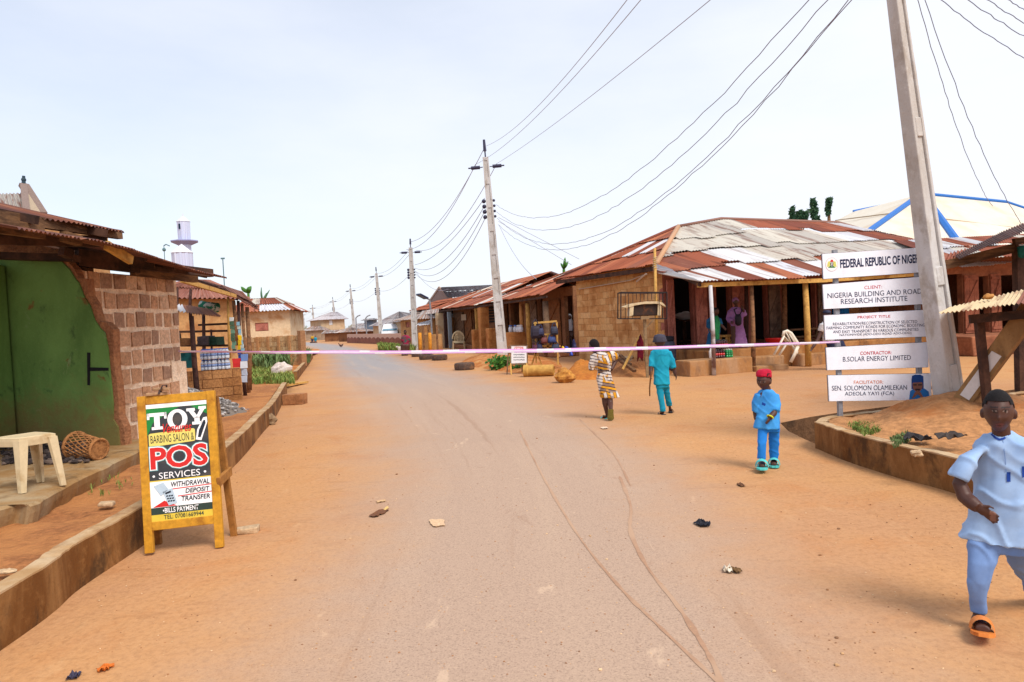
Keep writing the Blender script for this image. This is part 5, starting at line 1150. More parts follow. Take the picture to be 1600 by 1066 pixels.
# ---- white notice board on legs
n0 = thing('notice_board', 'small white notice board with red heading on a wooden easel', 'sign', tuple(G(800, 586)))
yb = 21.1; pn = Plane(D(798, 568, yb), V((1, .05, 0)), V((0, .15, 1))); q = lambda x, y: pn.hit(x, y)
mb = MB(); mb.prism([q(799, 568), q(823, 567), q(822.5, 541), q(799, 541)], pn, -.02, 0); bo = mb.build('board', flat('white board', c(240, 236, 238)), n0, world=True)
mb = MB(); 
for a, b in (((797.5, 570), (797.5, 539)), ((824, 569), (824, 539)), ((797.5, 540), (824, 540)), ((797.5, 569.5), (824, 568.5))): mb.bar(pn.P(*q(*a), -.01), pn.P(*q(*b), -.01), .035, .035)
mb.build('frame', M_DOORG, n0, world=True)
for a, b, dy in (((798, 568), (799, 586), 0), ((823, 568), (825, 586), 0), ((795, 541), (792, 586), .1), ((816, 569), (816, 586), .5)): MB().bar(D(*a, yb+dy*.3), G(b[0], b[1], 0) if dy == 0 else D(*b, yb+dy), .04, .04).build('leg', M_WOODY if dy == 0 else M_DOORG, n0, world=True)
def scribble(px0, px1, py, h, m, n):
    mb = MB()
    for i in range(n):
        x = px0+(px1-px0)*i/n; a = q(x, py+random.uniform(-.2, .2)); w_ = (px1-px0)/n*.7*yb/FPX
        mb.prism([(a[0], a[1]), (a[0]+w_*.5, a[1]-h*.5*random.random()), (a[0]+w_, a[1]), (a[0]+w_, a[1]+h), (a[0]+w_*.4, a[1]+h*random.uniform(.5, 1.1)), (a[0], a[1]+h*.8)], pn, .001, .003)
    o = mb.build('lettering', m, bo); o.data.transform(WM[n0].inverted())
scribble(804, 818, 543.4, .03, RED, 7); scribble(803, 819, 547.6, .065, RED, 5)
for y_ in (551, 555, 559, 563): scribble(802.5, 820, y_, .03, NAVY, 9)
# ---- bags on a rail, heap of dresses, jars, chair in the far veranda
rk = thing('display_rail', 'wooden rail stand for bags outside the shop row', 'stand', tuple(G(838, 582)))
yr = 21.8
for a, b, w_ in (((833, 505), (870, 502), .06), ((848, 523), (872, 522), .05), ((846, 541), (876, 541), .05), ((836, 505), (838, 568), .05), ((870, 503), (872, 570), .05), ((856, 523), (856, 545), .05), ((838, 548), (831, 570), .05), ((838, 548), (846, 570), .05)): MB().bar(D(*a, yr), D(*b, yr), w_, w_).build('rail', M_WOODY, rk, world=True)
BAGS = [(837, 519, 15, 20, c(52, 44, 60), 'black backpack hanging at the left end of the bag rail'), (844.5, 519, 10, 12, c(58, 60, 92), 'small navy shoulder bag hanging beside the black backpack'), (866, 517, 11, 13, c(58, 60, 78), 'grey black shoulder bag hanging at the right of the rail'), (862, 531, 12, 10, c(60, 76, 130), 'blue bag hanging under the grey black bag'), (850, 532, 10, 9, c(120, 66, 66), 'maroon bag hanging low on the rail'), (843, 543, 9, 10, c(50, 48, 80), 'dark blue bag at the foot of the rail'), (836, 544, 9, 10, c(88, 40, 60), 'plum coloured bag at the foot of the rail'), (868, 543, 12, 10, c(56, 62, 84), 'slate bag lying under the right end of the rail')]
for x, y, w_, h_, col_, lb in BAGS:
    p = D(x, y, yr-.25); k = yr/FPX; t = thing('bag', lb, 'bag', tuple(p), 0, 'bags displayed on the rail'); W_, H__ = w_*k, h_*k; m_ = mat('bag %02x%02x%02x' % tuple(int(q*255) for q in col_), col_, var=.2, scale=10, rough=.6)
    mb = MB(); mb.loft([(p+V((0, 0, -H__/2)), W_*.5, .1), (p+V((0, 0, -H__*.3)), W_*.54, .13), (p+V((0, 0, H__*.25)), W_*.5, .11), (p+V((0, 0, H__*.5)), W_*.4, .07)], 14, pw=3.2); mb.build('body', m_, t, world=True, smooth=True)
    mb = MB(); mb.tube([p+V((-W_*.33, 0, H__*.45)), p+V((-W_*.18, 0, H__*.8)), p+V((.02, .1, H__*1.0)), p+V((W_*.2, 0, H__*.8)), p+V((W_*.33, 0, H__*.45))], .018, 6); mb.build('strap', m_, t, world=True)
    mb = MB(); mb.box(p+V((0, -.125, -H__*.12)), (W_*.66, .06, H__*.36)); mb.build('pocket', m_, t, world=True, bevel=.01)
for x, y, w_, h_, c1, lb in ((864, 548, 8, 7, c(240, 206, 40), 'bright yellow folded garment hanging under the bags'), (885, 546, 10, 11, c(44, 64, 170), 'blue and yellow child dress on display by the doorway'), (879, 543, 5, 5, c(236, 190, 50), 'small yellow garment beside the blue dress'), (897, 540, 8, 20, c(40, 40, 84), 'dark navy patterned dress hanging by the house corner'), (892, 552, 6, 8, c(60, 84, 190), 'small bright blue garment low by the house corner'), (872, 556, 8, 7, c(130, 96, 70), 'brown garment on the mud step below the bags')):
    p = D(x, y, 22.2); k = 22.2/FPX; mb = MB(); mb.loft([(p+V((0, 0, -h_*k/2)), w_*k*.55, .12, 20), (p+V((0, 0, -h_*k*.1)), w_*k*.42, .1), (p+V((0, 0, h_*k*.3)), w_*k*.36, .08), (p+V((0, 0, h_*k*.5)), w_*k*.2, .05)], 12); me = remesh(mb, .04, 1, org=p, wr=(.03, 9, .5))
    o = link('garment', me, mat('cloth %02x%02x%02x' % tuple(int(q*255) for q in c1), c1, c2=tuple(min(1, q*1.5+.05) for q in c1), scale=7, var=.25), org=p); tag(o, lb, 'garment', 'garments for sale outside the row')
for x, lb in ((798.5, 'left clear jar with blue cap on the half pillar'), (806, 'clear jar second from the left on the half pillar'), (810.5, 'clear jar third from the left on the half pillar'), (814, 'right clear jar on the half pillar')):
    p = fA.M@fA.hy(x, 517, -1.4); p.z = (fA.M@fA.hy(800, 519, -1.35)).z+.005
    o = MB().lathe([(.11, 0), (.12, .03), (.12, .2), (.08, .25), (.08, .27)], 12, col=c(216, 216, 226)).lathe([(.09, .27), (.09, .33)], 12, col=c(66, 116, 206) if x < 808 else c(240, 240, 244)).build('jar', M_BOT, org=V((0, 0, 0)), smooth=True); o.location = p; tag(o, lb, 'jar', 'jars on the half pillar')
pc2 = fB.hy(717, 548, -1.5); pw_ = fB.M@pc2; fc = thing('plastic_chair', 'old cream plastic chair with round back in the far veranda', 'chair', tuple(pw_))
k = 1.0; pb_ = lambda x, y, dy=0: D(x, y, pw_.y+dy)
mb = MB(); 
for i in range(7): mb.tube([pb_(710+i*2.4, 533), pb_(711+i*2.1, 525-2*math.sin(i/6*3.14)), pb_(713+i*1.4, 520-3*math.sin(i/6*3.14))], .03, 6)
mb.tube([pb_(716+9*math.cos(a), 529-11*math.sin(a)) for a in [j*.2 for j in range(17)]], .045, 6); mb.build('back', M_CREAMP, fc, world=True)
mb = MB(); mb.add([pb_(707, 533), pb_(726, 533), pb_(725, 536, -.6), pb_(709, 536, -.6)], [(0, 1, 2, 3)]); mb.add([p+V((0, 0, -.04)) for p in mb.v[:4]], [(3, 2, 1, 0)]); mb.build('seat', M_CREAMP, fc, world=True)
for x, y, dy in ((709, 549, -.6), (725, 549, -.6), (708, 547, 0), (726, 547, 0)): MB().tube([pb_(x, 533.5, dy), pb_(x+(-1 if x < 715 else 1), y, dy)], .04, 6).build('leg', M_CREAMP, fc, world=True)
# small green bush by the pole and weeds by the board
def bush(name, ctr, r_, h_, n, lf, m, label, catg, trunk=True):
    t = thing(name, label, catg, tuple(V((ctr.x, ctr.y, ctr.z)))); mb = MB()
    for i in range(n):
        v = V((random.gauss(0, 1), random.gauss(0, 1), random.gauss(0, 1))).normalized()*random.random()**.4; p = V((ctr.x+v.x*r_, ctr.y+v.y*r_, ctr.z+h_*.5+v.z*h_*.5))
        n_ = V((random.uniform(-1, 1), random.uniform(-1, 1), random.uniform(-.2, 1))).normalized(); a_ = n_.orthogonal().normalized()*lf; b_ = n_.cross(a_).normalized()*lf*.5
        mb.add([p-a_, p+b_, p+a_, p-b_], [(0, 1, 2, 3)])
    mb.build('foliage', m, t, world=True, fix=False)
    if trunk:
        mb = MB()
        for k in range(5): a = k*1.26; mb.tube([ctr, ctr+V((math.cos(a)*r_*.5, math.sin(a)*r_*.5, h_*.7))], [.02, .008], 5)
        mb.build('stem', M_WOOD, t, world=True)
    return t
M_LEAF = mat('leaf green', c(66, 120, 44), c(104, 150, 60), scale=2, var=.3, vscale=6, bump=0, rough=.6)
M_LEAFD = mat('dark leaf', c(72, 112, 84), c(104, 140, 100), scale=2, var=.3, vscale=6, bump=0, rough=.6)
bush('leafy_weed', G(782, 578), .5, .5, 260, .09, M_LEAF, 'low leafy green weed at the foot of the nearest street pole', 'weed'); bush('leafy_weed', G(811, 580), .25, .3, 90, .07, M_LEAF, 'tiny green weed beside the white notice board', 'weed')
# ---- tall thin trees behind the corner house
def tree(name, label, Y, clumps, trunk_px, base_y, lf, m, group=None, dens=110, catg='tree'):
    b = D(trunk_px, base_y, Y); t = thing(name, label, catg, (b.x, b.y, 0), 0, group); top = min(cl[1] for cl in clumps); mb = MB(); tp = D(clumps[0][0], top+2, Y)
    mb.tube([(b.x, b.y, 0), V((b.x, b.y, 0)).lerp(tp, .5)+V((.1, 0, 0)), tp], [.28, .2, .06], 8)
    for x, y, rx, ry in clumps: mb.tube([V((b.x, b.y, 0)).lerp(tp, .6), D(x, y, Y)], [.1, .03], 6)
    mb.build('trunk', M_WOOD, t, world=True, smooth=True); mb = MB(); k = Y/FPX
    cl2 = [(x+random.uniform(-.7, .7)*rx, y+random.uniform(-.9, .9)*ry, rx*random.uniform(.3, .5), ry*random.uniform(.25, .5)) for x, y, rx, ry in clumps for _ in range(7)]
    for x, y, rx, ry in cl2:
        cpt = D(x, y, Y)
        for i in range(dens//3):
            v = V((random.gauss(0, 1), random.gauss(0, 1), random.gauss(0, 1))).normalized()*random.random()**.45*(1+.25*noise.noise(V((i*.13, x, y)))); p = cpt+V((v.x*rx*k, v.y*rx*k, v.z*ry*k))
            n_ = V((random.uniform(-1, 1), random.uniform(-1, 1), random.uniform(-.4, 1))).normalized(); a_ = n_.orthogonal().normalized()*lf*random.uniform(.7, 1.3); b_ = n_.cross(a_).normalized()*lf*.45
            mb.add([p-a_, p+b_, p+a_, p-b_], [(0, 1, 2, 3)])
    mb.build('crown', m, t, world=True, fix=False); return t
tree('columnar_tree', 'short dark narrow tree, leftmost of those behind the patched roof', 44, [(1237, 333, 3, 8), (1238, 341, 3.2, 5)], 1238, 480, .22, M_LEAFD, 'narrow trees behind the patched roof')
tree('columnar_tree', 'bushy dark tree pair behind the patched roof, second from the left', 44, [(1248, 338, 3.6, 6), (1257, 338, 3.8, 7), (1253, 342, 4, 5)], 1252, 480, .22, M_LEAFD, 'narrow trees behind the patched roof')
tree('columnar_tree', 'tall dark narrow tree, third from the left behind the patched roof', 44, [(1272, 319, 4.5, 6), (1271, 331, 5, 8), (1275, 337, 5, 7)], 1273, 480, .22, M_LEAFD, 'narrow trees behind the patched roof')
tree('columnar_tree', 'slim tall tree at the right end behind the patched roof', 44, [(1295, 316, 4, 6), (1293.5, 328, 3.6, 9)], 1293, 480, .2, M_LEAFD, 'narrow trees behind the patched roof')
# ---- banana plants
def banana(label, Y, base_px, leaves, m):
    b = D(base_px, 480, Y); t = thing('banana_plant', label, 'banana plant', (b.x, b.y, 0)); hub = D(base_px, max(l[1] for l in leaves)+10, Y); MB().tube([(b.x, b.y, 0), hub], [.16, .09], 8).build('stem', M_LEAF, t, world=True)
    for x, y, wd in leaves:
        tip = D(x, y, Y); d = tip-hub; side = d.cross(V((0, 1, 0))).normalized(); mb = MB(); vs = []
        for i in range(9):
            s_ = i/8; w_ = wd*Y/FPX*math.sin(math.pi*min(1, .08+s_*.92))**.7; p = hub+d*s_+V((0, -.25*math.sin(s_*3), 0)); vs += [p-side*w_+V((0, .12, 0)), p, p+side*w_+V((0, .12, 0))]
        mb.add(vs, [(i*3+k, i*3+k+1, i*3+k+4, i*3+k+3) for i in range(8) for k in (0, 1)]); mb.build('leaf', m, t, world=True, smooth=True, fix=False)
banana('banana plant with two broad leaves above the cream house roof', 50, 388, [(376, 448, 3), (392, 447, 4)], M_LEAF)
banana('darker banana plant with narrow leaves right of the broad leaved one', 52, 411, [(408, 449, 1.6), (421, 453, 1.6), (416, 458, 1.4), (425, 465, 1.4)], M_LEAFD)
banana('banana plant peeping over the rusty roof beside the corner house', 44, 881, [(883, 402, 2.4), (876, 411, 2), (888, 408, 2)], M_LEAF)
# ---- house with cream roof and blue ridge flashings
M_CRROOF = mat('cream roof sheet', c(234, 224, 206), c(222, 204, 178), scale=.4, var=.05, vscale=3, bump=.1, rough=.6)
M_BLUE = mat('blue flashing', c(46, 116, 200), var=.08, bump=.05, rough=.5)
cb = thing('blue_ridged_house', 'big house with cream metal roof edged in bright blue ridge flashing', 'house', (16, 33, 0)); 
pts = dict(ap=D(1440, 303, 34), l0=D(1357, 362, 28), r0=D(1503, 390, 28), lr=D(1333, 331, 37), ll=D(1300, 348, 37), rr=D(1572, 316, 36), re=D(1680, 352, 36), rb=D(1690, 420, 29), lr2=D(1418, 314, 36.5))
dn = lambda p, q, k: q+(q-p)*k
L0, R0 = dn(pts['ap'], pts['l0'], .45), dn(pts['ap'], pts['r0'], .2); LL = dn(pts['lr'], pts['ll'], .9)
mb = MB(); mb.add([pts['ap'], L0, R0], [(0, 1, 2)]); mb.add([pts['ap'], pts['lr2'], pts['lr'], LL, L0], [(0, 1, 2), (0, 2, 3, 4)]); mb.add([pts['ap'], R0, pts['rb'], pts['re'], pts['rr']], [(0, 1, 2), (0, 2, 3, 4)])
for a, b in ((.35, .37), (.68, .70)): pass
mb.build('roof', M_CRROOF, cb, world=True, fix=False)
mb = MB()
for p, q, r_ in ((pts['ap'], L0, .13), (pts['ap'], R0, .19), (pts['lr'], pts['lr2'], .09), (pts['ap'], pts['rr'], .1), (pts['rr'], pts['re'], .09)): mb.tube([p, q], r_, 8)
mb.build('ridge_flashing', M_BLUE, cb, world=True)
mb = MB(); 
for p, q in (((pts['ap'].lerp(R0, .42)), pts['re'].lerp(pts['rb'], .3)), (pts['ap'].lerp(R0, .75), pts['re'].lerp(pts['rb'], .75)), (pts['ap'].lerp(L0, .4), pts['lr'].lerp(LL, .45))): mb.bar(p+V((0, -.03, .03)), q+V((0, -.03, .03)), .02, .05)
mb.build('lap_shadow_line', mat('lap shadow', c(196, 172, 140)), cb, world=True)  # tan bars paint the shadow lines of the sheet laps
zb = min(L0.z, R0.z)-.1; mb = MB(); mb.bx(L0.x-1, 30, 29.5, 38, 0, 3.0); mb.build('wall', M_CREAMW, cb, world=True)
# ---- brown shop house across the side road on the far right
r0 = D(1470, 548, 20.5); r0.z = 0; rh = Fr(r0, 8); t = thing('side_road_house', 'red brown mud house with plank doors across the side road at far right', 'house', tuple(r0), 8)
L_ = 7; X = lambda p: rh.hy(p, 500).x; zt_ = rh.hy(1530, 432).z
mb = MB(); M_RB = mat('red brown mud', c(166, 106, 76), c(130, 80, 58), scale=1.6, var=.25, vscale=10, bump=.5, rough=1)
mb.wall(L_, 2.9, .2, [(X(1482), X(1505), .6, zt_+.1), (X(1529), X(1546), .6, zt_), (X(1566), X(1592), .6, zt_)]); mb.bx(.001, .2, .201, 5, 0, 2.9); mb.bx(L_-.2, L_, .201, 5, 0, 2.9); mb.bx(.201, L_-.201, 3, 3.1, 0, 2.9); mb.build('wall', M_RB, t)
for a, b in ((1506, 1528), (1547, 1562)): mb = MB(); plank_door(mb, X(a), X(b), .6, zt_+.05, y=-.07); mb.build('door', mat('red brown door', c(172, 104, 78), c(132, 78, 60), scale=4, var=.2), t)
MB().bx(-.1, L_, -1.3, -.003, 0, .58, jit=.02).build('veranda', M_RB, t, bevel=.04)
mb = MB(); z = rh.hy(1500, 408, -1.2).z; mb.corr([V((-.8, -1.2, z)), V((L_+.4, -1.2, z+.1))], [V((.5, 2.6, z+1.0)), V((L_+.4, 2.6, z+1.1))], rows=2, cols=rusty(.15, .25), **PR); mb.build('roof', M_ROOF, t, smooth=True)
# ---- stalls on the island side
sr = thing('rear_stall', 'timber stall with dark brown sheet roof and green cloth at the right edge', 'stall', tuple(D(1592, 560, 9.6)*1)); sr.location.z = .2; WM[sr] = Matrix.Translation(sr.location)
mb = MB(); brn = lambda i, r_, s: random.choice([c(112, 72, 62), c(98, 62, 54), c(126, 84, 70)])
mb.corr([D(1500, 409, 9.2), D(1562, 381, 9.0), D(1720, 318, 8.6)], [D(1490, 400, 10.6), D(1566, 362, 11.2), D(1720, 300, 11.6)], pitch=.055, amp=.011, rows=1, cols=brn); mb.build('roof_sheets', M_ROOF, sr, world=True, smooth=True)
mb = MB(); mb.corr([D(1476, 410, 10.2), D(1508, 404, 10.0)], [D(1480, 397, 11.2), D(1512, 388, 11.4)], pitch=.09, amp=.018, cols=lambda i, r_, s: RUST[0]); mb.build('roof_sheets', M_ROOF, sr, world=True, smooth=True)
mb = MB(); mb.bar(D(1478, 414, 10.0), D(1592, 386, 9.6), .06, .13); mb.bar(D(1584, 378, 9.5), D(1640, 368, 9.5), .06, .09); mb.build('beam', M_WOOD, sr, world=True)
for a, b, y in (((1591, 384), (1594, 560), 9.6), ((1640, 380), (1645, 560), 9.6)): p, q = D(*a, y), D(*b, y); q.z = .2; MB().bar(q, p, .11, .11).build('post', M_WOODD, sr, world=True)
cloth('cloth', [(1590, 386), (1604, 382), (1606, 400), (1598, 404), (1591, 402)], 9.4, mat('dark green cloth', c(20, 92, 78), c(16, 66, 58), scale=6), 'dark green cloth hanging from the rear stall beam', 'cloth', .02)
sf = thing('front_stall', 'low stall with pale corrugated sheet roof on a dark post at right edge', 'stall', tuple(V((D(1536, 600, 7.3).x, 7.3, .3))))
mb = MB(); mb.corr([D(1468, 494, 6.9), D(1605, 479, 6.7), D(1760, 462, 6.5)], [D(1486, 480, 7.9), D(1605, 451, 7.9), D(1760, 420, 7.9)], pitch=.052, amp=.01, rows=1, cols=lambda i, r_, s: c(222, 198, 158) if s < .42 else c(150, 92, 70), sheetw=.5); mb.build('roof_sheets', M_ROOF, sf, world=True, smooth=True)
p, q = D(1529, 497, 7.3), D(1541, 612, 7.3); q = p+(q-p)*1.4; q.z = max(q.z, .25); MB().bar(q, p, .075, .075).build('post', M_WOODD, sf, world=True, bevel=.008); p, q = D(1640, 480, 7.5), D(1650, 640, 7.5); MB().bar(q, p, .1, .1).build('post', M_WOOD, sf, world=True)
mb = MB(); mb.bar(D(1515, 499, 7.1), D(1680, 484, 6.9), .05, .09); mb.build('beam', M_WOODD, sf, world=True)
pr = D(1545, 466, 7.5); mb = MB(); mb.ball((0, 0, .02), (.06, .045, .03), 10, 8, jit=.4); o = mb.build('stone', mat('orange stone', c(196, 136, 74), scale=8), org=V((0, 0, 0))); o.location = pr; tag(o, 'orange stone weighing down the pale corrugated stall roof', 'stone')
# ---- leaning concrete beam
lb_ = thing('fallen_beam', 'broken concrete beam leaning beside the big pole with a pale pasted strip', 'beam', tuple(D(1480, 655, 7.65)))
a, b = D(1476, 660, 7.7), D(1618, 474, 7.0); a.z -= .05
mb = MB(); mb.bar(a, b, .19, .12, up=(-.5, -.75, .45)); bm_ = mb.build('beam', make_conc('brown concrete', c(172, 136, 92), c(140, 106, 68), c(98, 72, 50)), lb_, world=True, bevel=.01)
d = (b-a).normalized(); up_ = V((-.5, -.75, .45)); x_ = d.cross(up_).normalized(); y_ = x_.cross(d); mb = MB(); mb.add([a+d*t_+x_*s_*.052+y_*.0625 for t_, s_ in ((.42, -1), (.42, 1), (1.0, 1), (1.0, -1))], [(0, 1, 2, 3)]); mb.add([p+y_*.002 for p in mb.v[:4]], [(3, 2, 1, 0)]); mb.build('pasted_strip', flat('off white paper', c(226, 222, 220)), lb_, world=True)
# ---- concrete power poles
M_POLEC = make_conc('precast concrete', c(214, 212, 212), c(200, 194, 188), c(172, 160, 148))
M_INS = flat('dark insulator', c(58, 56, 84), rough=.4)
def concrete_pole(px, py, tx, ty, Y, w0, w1, label, z0=0, ribs=9, arms=True, d0=None, group='concrete power poles along the road', htop=None, yaw=0):
    b = D(px, py, Y); tp = D(tx, ty, Y)
    if htop: tp = b+(tp-b)*htop
    t = thing('power_pole', label, 'power pole', tuple(b), 0, group); ax_ = (tp-b); x_ = V((1, 0, 0)); x_ = (x_-ax_.normalized()*x_.dot(ax_.normalized())).normalized(); x_ = Matrix.Rotation(R(yaw), 3, ax_.normalized())@x_; y_ = ax_.normalized().cross(x_)
    b = b-ax_.normalized()*.25
    def seg(mb, s0, s1, xa, xb, ya, yb):
        vs = []
        for s_ in (s0, s1):
            w_ = w0+(w1-w0)*s_; p = b.lerp(tp, s_)
            for i, j in ((xa, ya), (xb, ya), (xb, yb), (xa, yb)): vs.append(p+x_*i*w_+y_*j*w_)
        mb.add(vs, [(3, 2, 1, 0), (4, 5, 6, 7), (0, 1, 5, 4), (1, 2, 6, 5), (2, 3, 7, 6), (3, 0, 4, 7)])
    mb = MB(); rot = .35                                    # flanges left and right, recessed web, cross ribs
    seg(mb, 0, 1, -.5, -.27, -.4, .4); seg(mb, 0, 1, .27, .5, -.4, .4); seg(mb, 0, .997, -.269, .269, -.28, .28)
    for k in range(ribs+1): s_ = k/ribs; seg(mb, max(0, s_-.016), min(.999, s_+.016), -.268, .268, -.385, .385)
    seg(mb, 0, .10, -.269, .269, -.39, .39)
    mb.build('shaft', M_POLEC, t, world=True, bevel=.012 if Y < 15 else 0)
    if arms:
        k = ax_.length; u = ax_.normalized()
        mb = MB(); mb.tube([tp, tp+u*k*.028], [.03, .03], 6); mb.tube([tp+u*k*.03, tp+u*k*.085], [.07, .05], 8); mb.build('top_insulator', M_INS, t, world=True)
        c_ = b.lerp(tp, .955)
        for sg in (-1, 1): mb = MB(); mb.tube([c_+x_*sg*w1*.6, c_+x_*sg*(w1*.6+.12)], .02, 6); mb.tube([c_+x_*sg*(w1*.6+.12), c_+x_*sg*(w1*.6+.5)], .075, 8); mb.tube([c_+x_*sg*(w1*.6+.5), c_+x_*sg*(w1*.6+.62)], .03, 6); mb.build('side_insulator', M_INS, t, world=True)
        for q in (.72, .745, .77, .795): pp_ = b.lerp(tp, q); [MB().ball(pp_+x_*o_, r_, 8, 6).build('shackle', M_INS, t, world=True) for o_, r_ in ((-w0*.3-.1, .09), (w0*.3+.06, .06))]
    return t, b, tp
concrete_pole(1484, 628, 1400, 0, 7.95, .275, .115, 'big leaning concrete pole in the right foreground beside the project sign', arms=False, ribs=4, group=None, htop=1.42, yaw=24)
bpole = [o for o in COL.objects if o.name.startswith('power_pole')][0]
# ============================================================ PEOPLE
from mathutils.bvhtree import BVHTree
def proj(p):
    q = p-O_C; z = q.dot(_f); return 800+FPX*q.dot(_r)/z, 533-FPX*q.dot(_u)/z
def skin_mat():
    if 'skin' in MATS: return MATS['skin']
    m = mat('skin', (0, 0, 0), tint=True, var=.1, scale=14, bump=.12, bs=60, bd=.002, rough=.5, spec=.35); MATS['skin'] = m; return m
def paint(me, org, fn):
    at_ = me.color_attributes.new('tint', 'FLOAT_COLOR', 'POINT'); buf = []
    for v in me.vertices:
        p = v.co+org; x, y = proj(p); buf += list(fn(x, y, p, v.normal))+[1.0]
    at_.data.foreach_set('color', buf)
SK = c(88, 56, 46, .75); SKL = c(136, 92, 76, .75); LIP = c(112, 64, 62, .75); SKD = c(50, 32, 28, .75)
def head_add(mb, hc, w_, h_, yaw, pitch=0, roll=0, feat=True, n=32):
    """hc head centre, w_ width, h_ height crown-chin; yaw 0 looks at -Y (camera), positive turns to image right"""
    M = Matrix.Rotation(R(yaw), 3, 'Z')@Matrix.Rotation(R(-pitch), 3, 'X')@Matrix.Rotation(R(roll), 3, 'Y')
    a, b, cc = w_/2, h_*.44, h_/2; vs = []; m = 24
    g = lambda x, z, x0, z0, sx, sz: math.exp(-((x-x0)/sx)**2-((z-z0)/sz)**2)
    for i in range(m+1):
        th = math.pi*i/m
        for k in range(n):
            ph = 2*math.pi*k/n; x, y, z = math.sin(th)*math.sin(ph), -math.sin(th)*math.cos(ph), -math.cos(th)
            X, Y_, Z_ = x*a, y*b, z*cc
            if z < .1: q = (.1-z); X *= 1-.34*q*q; Y_ *= (1-.22*q*q) if y < 0 else 1-.45*q
            if y > 0: Y_ *= 1.12 if z > -.1 else 1.0
            if feat and y < 0:
                f = 0
                f += .17*g(x, z, 0, -.33, .15, .12)+.10*g(x, z, 0, -.16, .09, .20)           # nose
                f += .05*g(x, z, 0, .16, .6, .14)                                             # brow
                f -= .075*(g(x, z, .38, -.03, .2, .12)+g(x, z, -.38, -.03, .2, .12))          # sockets
                f += .045*(g(x, z, .38, -.035, .11, .055)+g(x, z, -.38, -.035, .11, .055))    # eyeballs
                f += .06*(g(x, z, .5, -.3, .22, .2)+g(x, z, -.5, -.3, .22, .2))
                f += .09*g(x, z, 0, -.565, .25, .05)+.09*g(x, z, 0, -.68, .22, .055)-.03*g(x, z, 0, -.62, .3, .025)
                f += .07*g(x, z, 0, -.9, .3, .12)
                Y_ -= f*b
            vs.append(hc+M@V((X, Y_, Z_)))
    mb.add(vs, [(i*n+k, i*n+(k+1) % n, (i+1)*n+(k+1) % n, (i+1)*n+k) for i in range(m) for k in range(n)])
    for sg in (-1, 1): mb.ball(hc+M@V((sg*a*1.02, b*.1, -cc*.14)), (a*.16, b*.2, cc*.25), 10, 8, M=M@Matrix.Rotation(R(sg*20), 3, 'Z'))
    return M
def cap_hair(mb, hc, w_, h_, M, cut=.1, tilt=22, sc=1.045, back=.1):
    a, b, cc = w_/2*sc, h_*.44*sc, h_/2*sc; n, m = 28, 18; vs = []; fs = []; ct = V((0, math.sin(R(tilt)), math.cos(R(tilt))))
    for i in range(m+1):
        th = math.pi*i/m
        for k in range(n):
            ph = 2*math.pi*k/n; x, y, z = math.sin(th)*math.sin(ph), -math.sin(th)*math.cos(ph), -math.cos(th)
            q = 1+.012*noise.noise(V((x*14, y*14, z*14))); vs.append(hc+M@V((x*a*q, y*b*q*(1.12 if y > 0 else 1), z*cc*q)))
            
    def ok(i): 
        th = math.pi*(i//n)/m; ph = 2*math.pi*(i % n)/n; p = V((math.sin(th)*math.sin(ph), -math.sin(th)*math.cos(ph), -math.cos(th))); return p.dot(ct) > cut
    for i in range(m):
        for k in range(n):
            f = (i*n+k, i*n+(k+1) % n, (i+1)*n+(k+1) % n, (i+1)*n+k)
            if all(ok(q) for q in f): fs.append(f)
    mb.add(vs, fs)
def hand_add(mb, wr, d, palm_n, L, thumb=1, curl=.6):
    """open hand from the wrist along d; fingers curl towards -palm_n"""
    d = V(d).normalized(); pn_ = V(palm_n); pn_ = (pn_-d*pn_.dot(d)).normalized(); s = d.cross(pn_)
    M = Matrix((s, d, pn_)).transposed(); mb.ball(wr+d*L*.27, (L*.22, L*.30, L*.115), 12, 8, M=M)
    for i, (o, ln) in enumerate(((-.165, .40), (-.055, .48), (.055, .45), (.165, .36))):
        p = wr+d*L*.46+s*o*L; pts = [p]; dd = d.copy()
        for j in range(3):
            an = curl*(.35+.35*j)*(1+.12*i); dd = (d*math.cos(an)-pn_*math.sin(an)+s*o*.35).normalized(); pts.append(pts[-1]+dd*L*ln*(.42, .33, .25)[j])
        mb.tube(pts, [L*.056, L*.054, L*.048, L*.036], 8)
    b0 = wr+d*L*.12+s*thumb*-.16*L; pts = [b0, b0+(d*.5-s*thumb*.75-pn_*.25).normalized()*L*.2, b0+(d*.5-s*thumb*.75-pn_*.25).normalized()*L*.2+(d*.9-s*thumb*.25-pn_*.4).normalized()*L*.2]
    mb.tube(pts, [L*.075, L*.062, L*.04], 8)
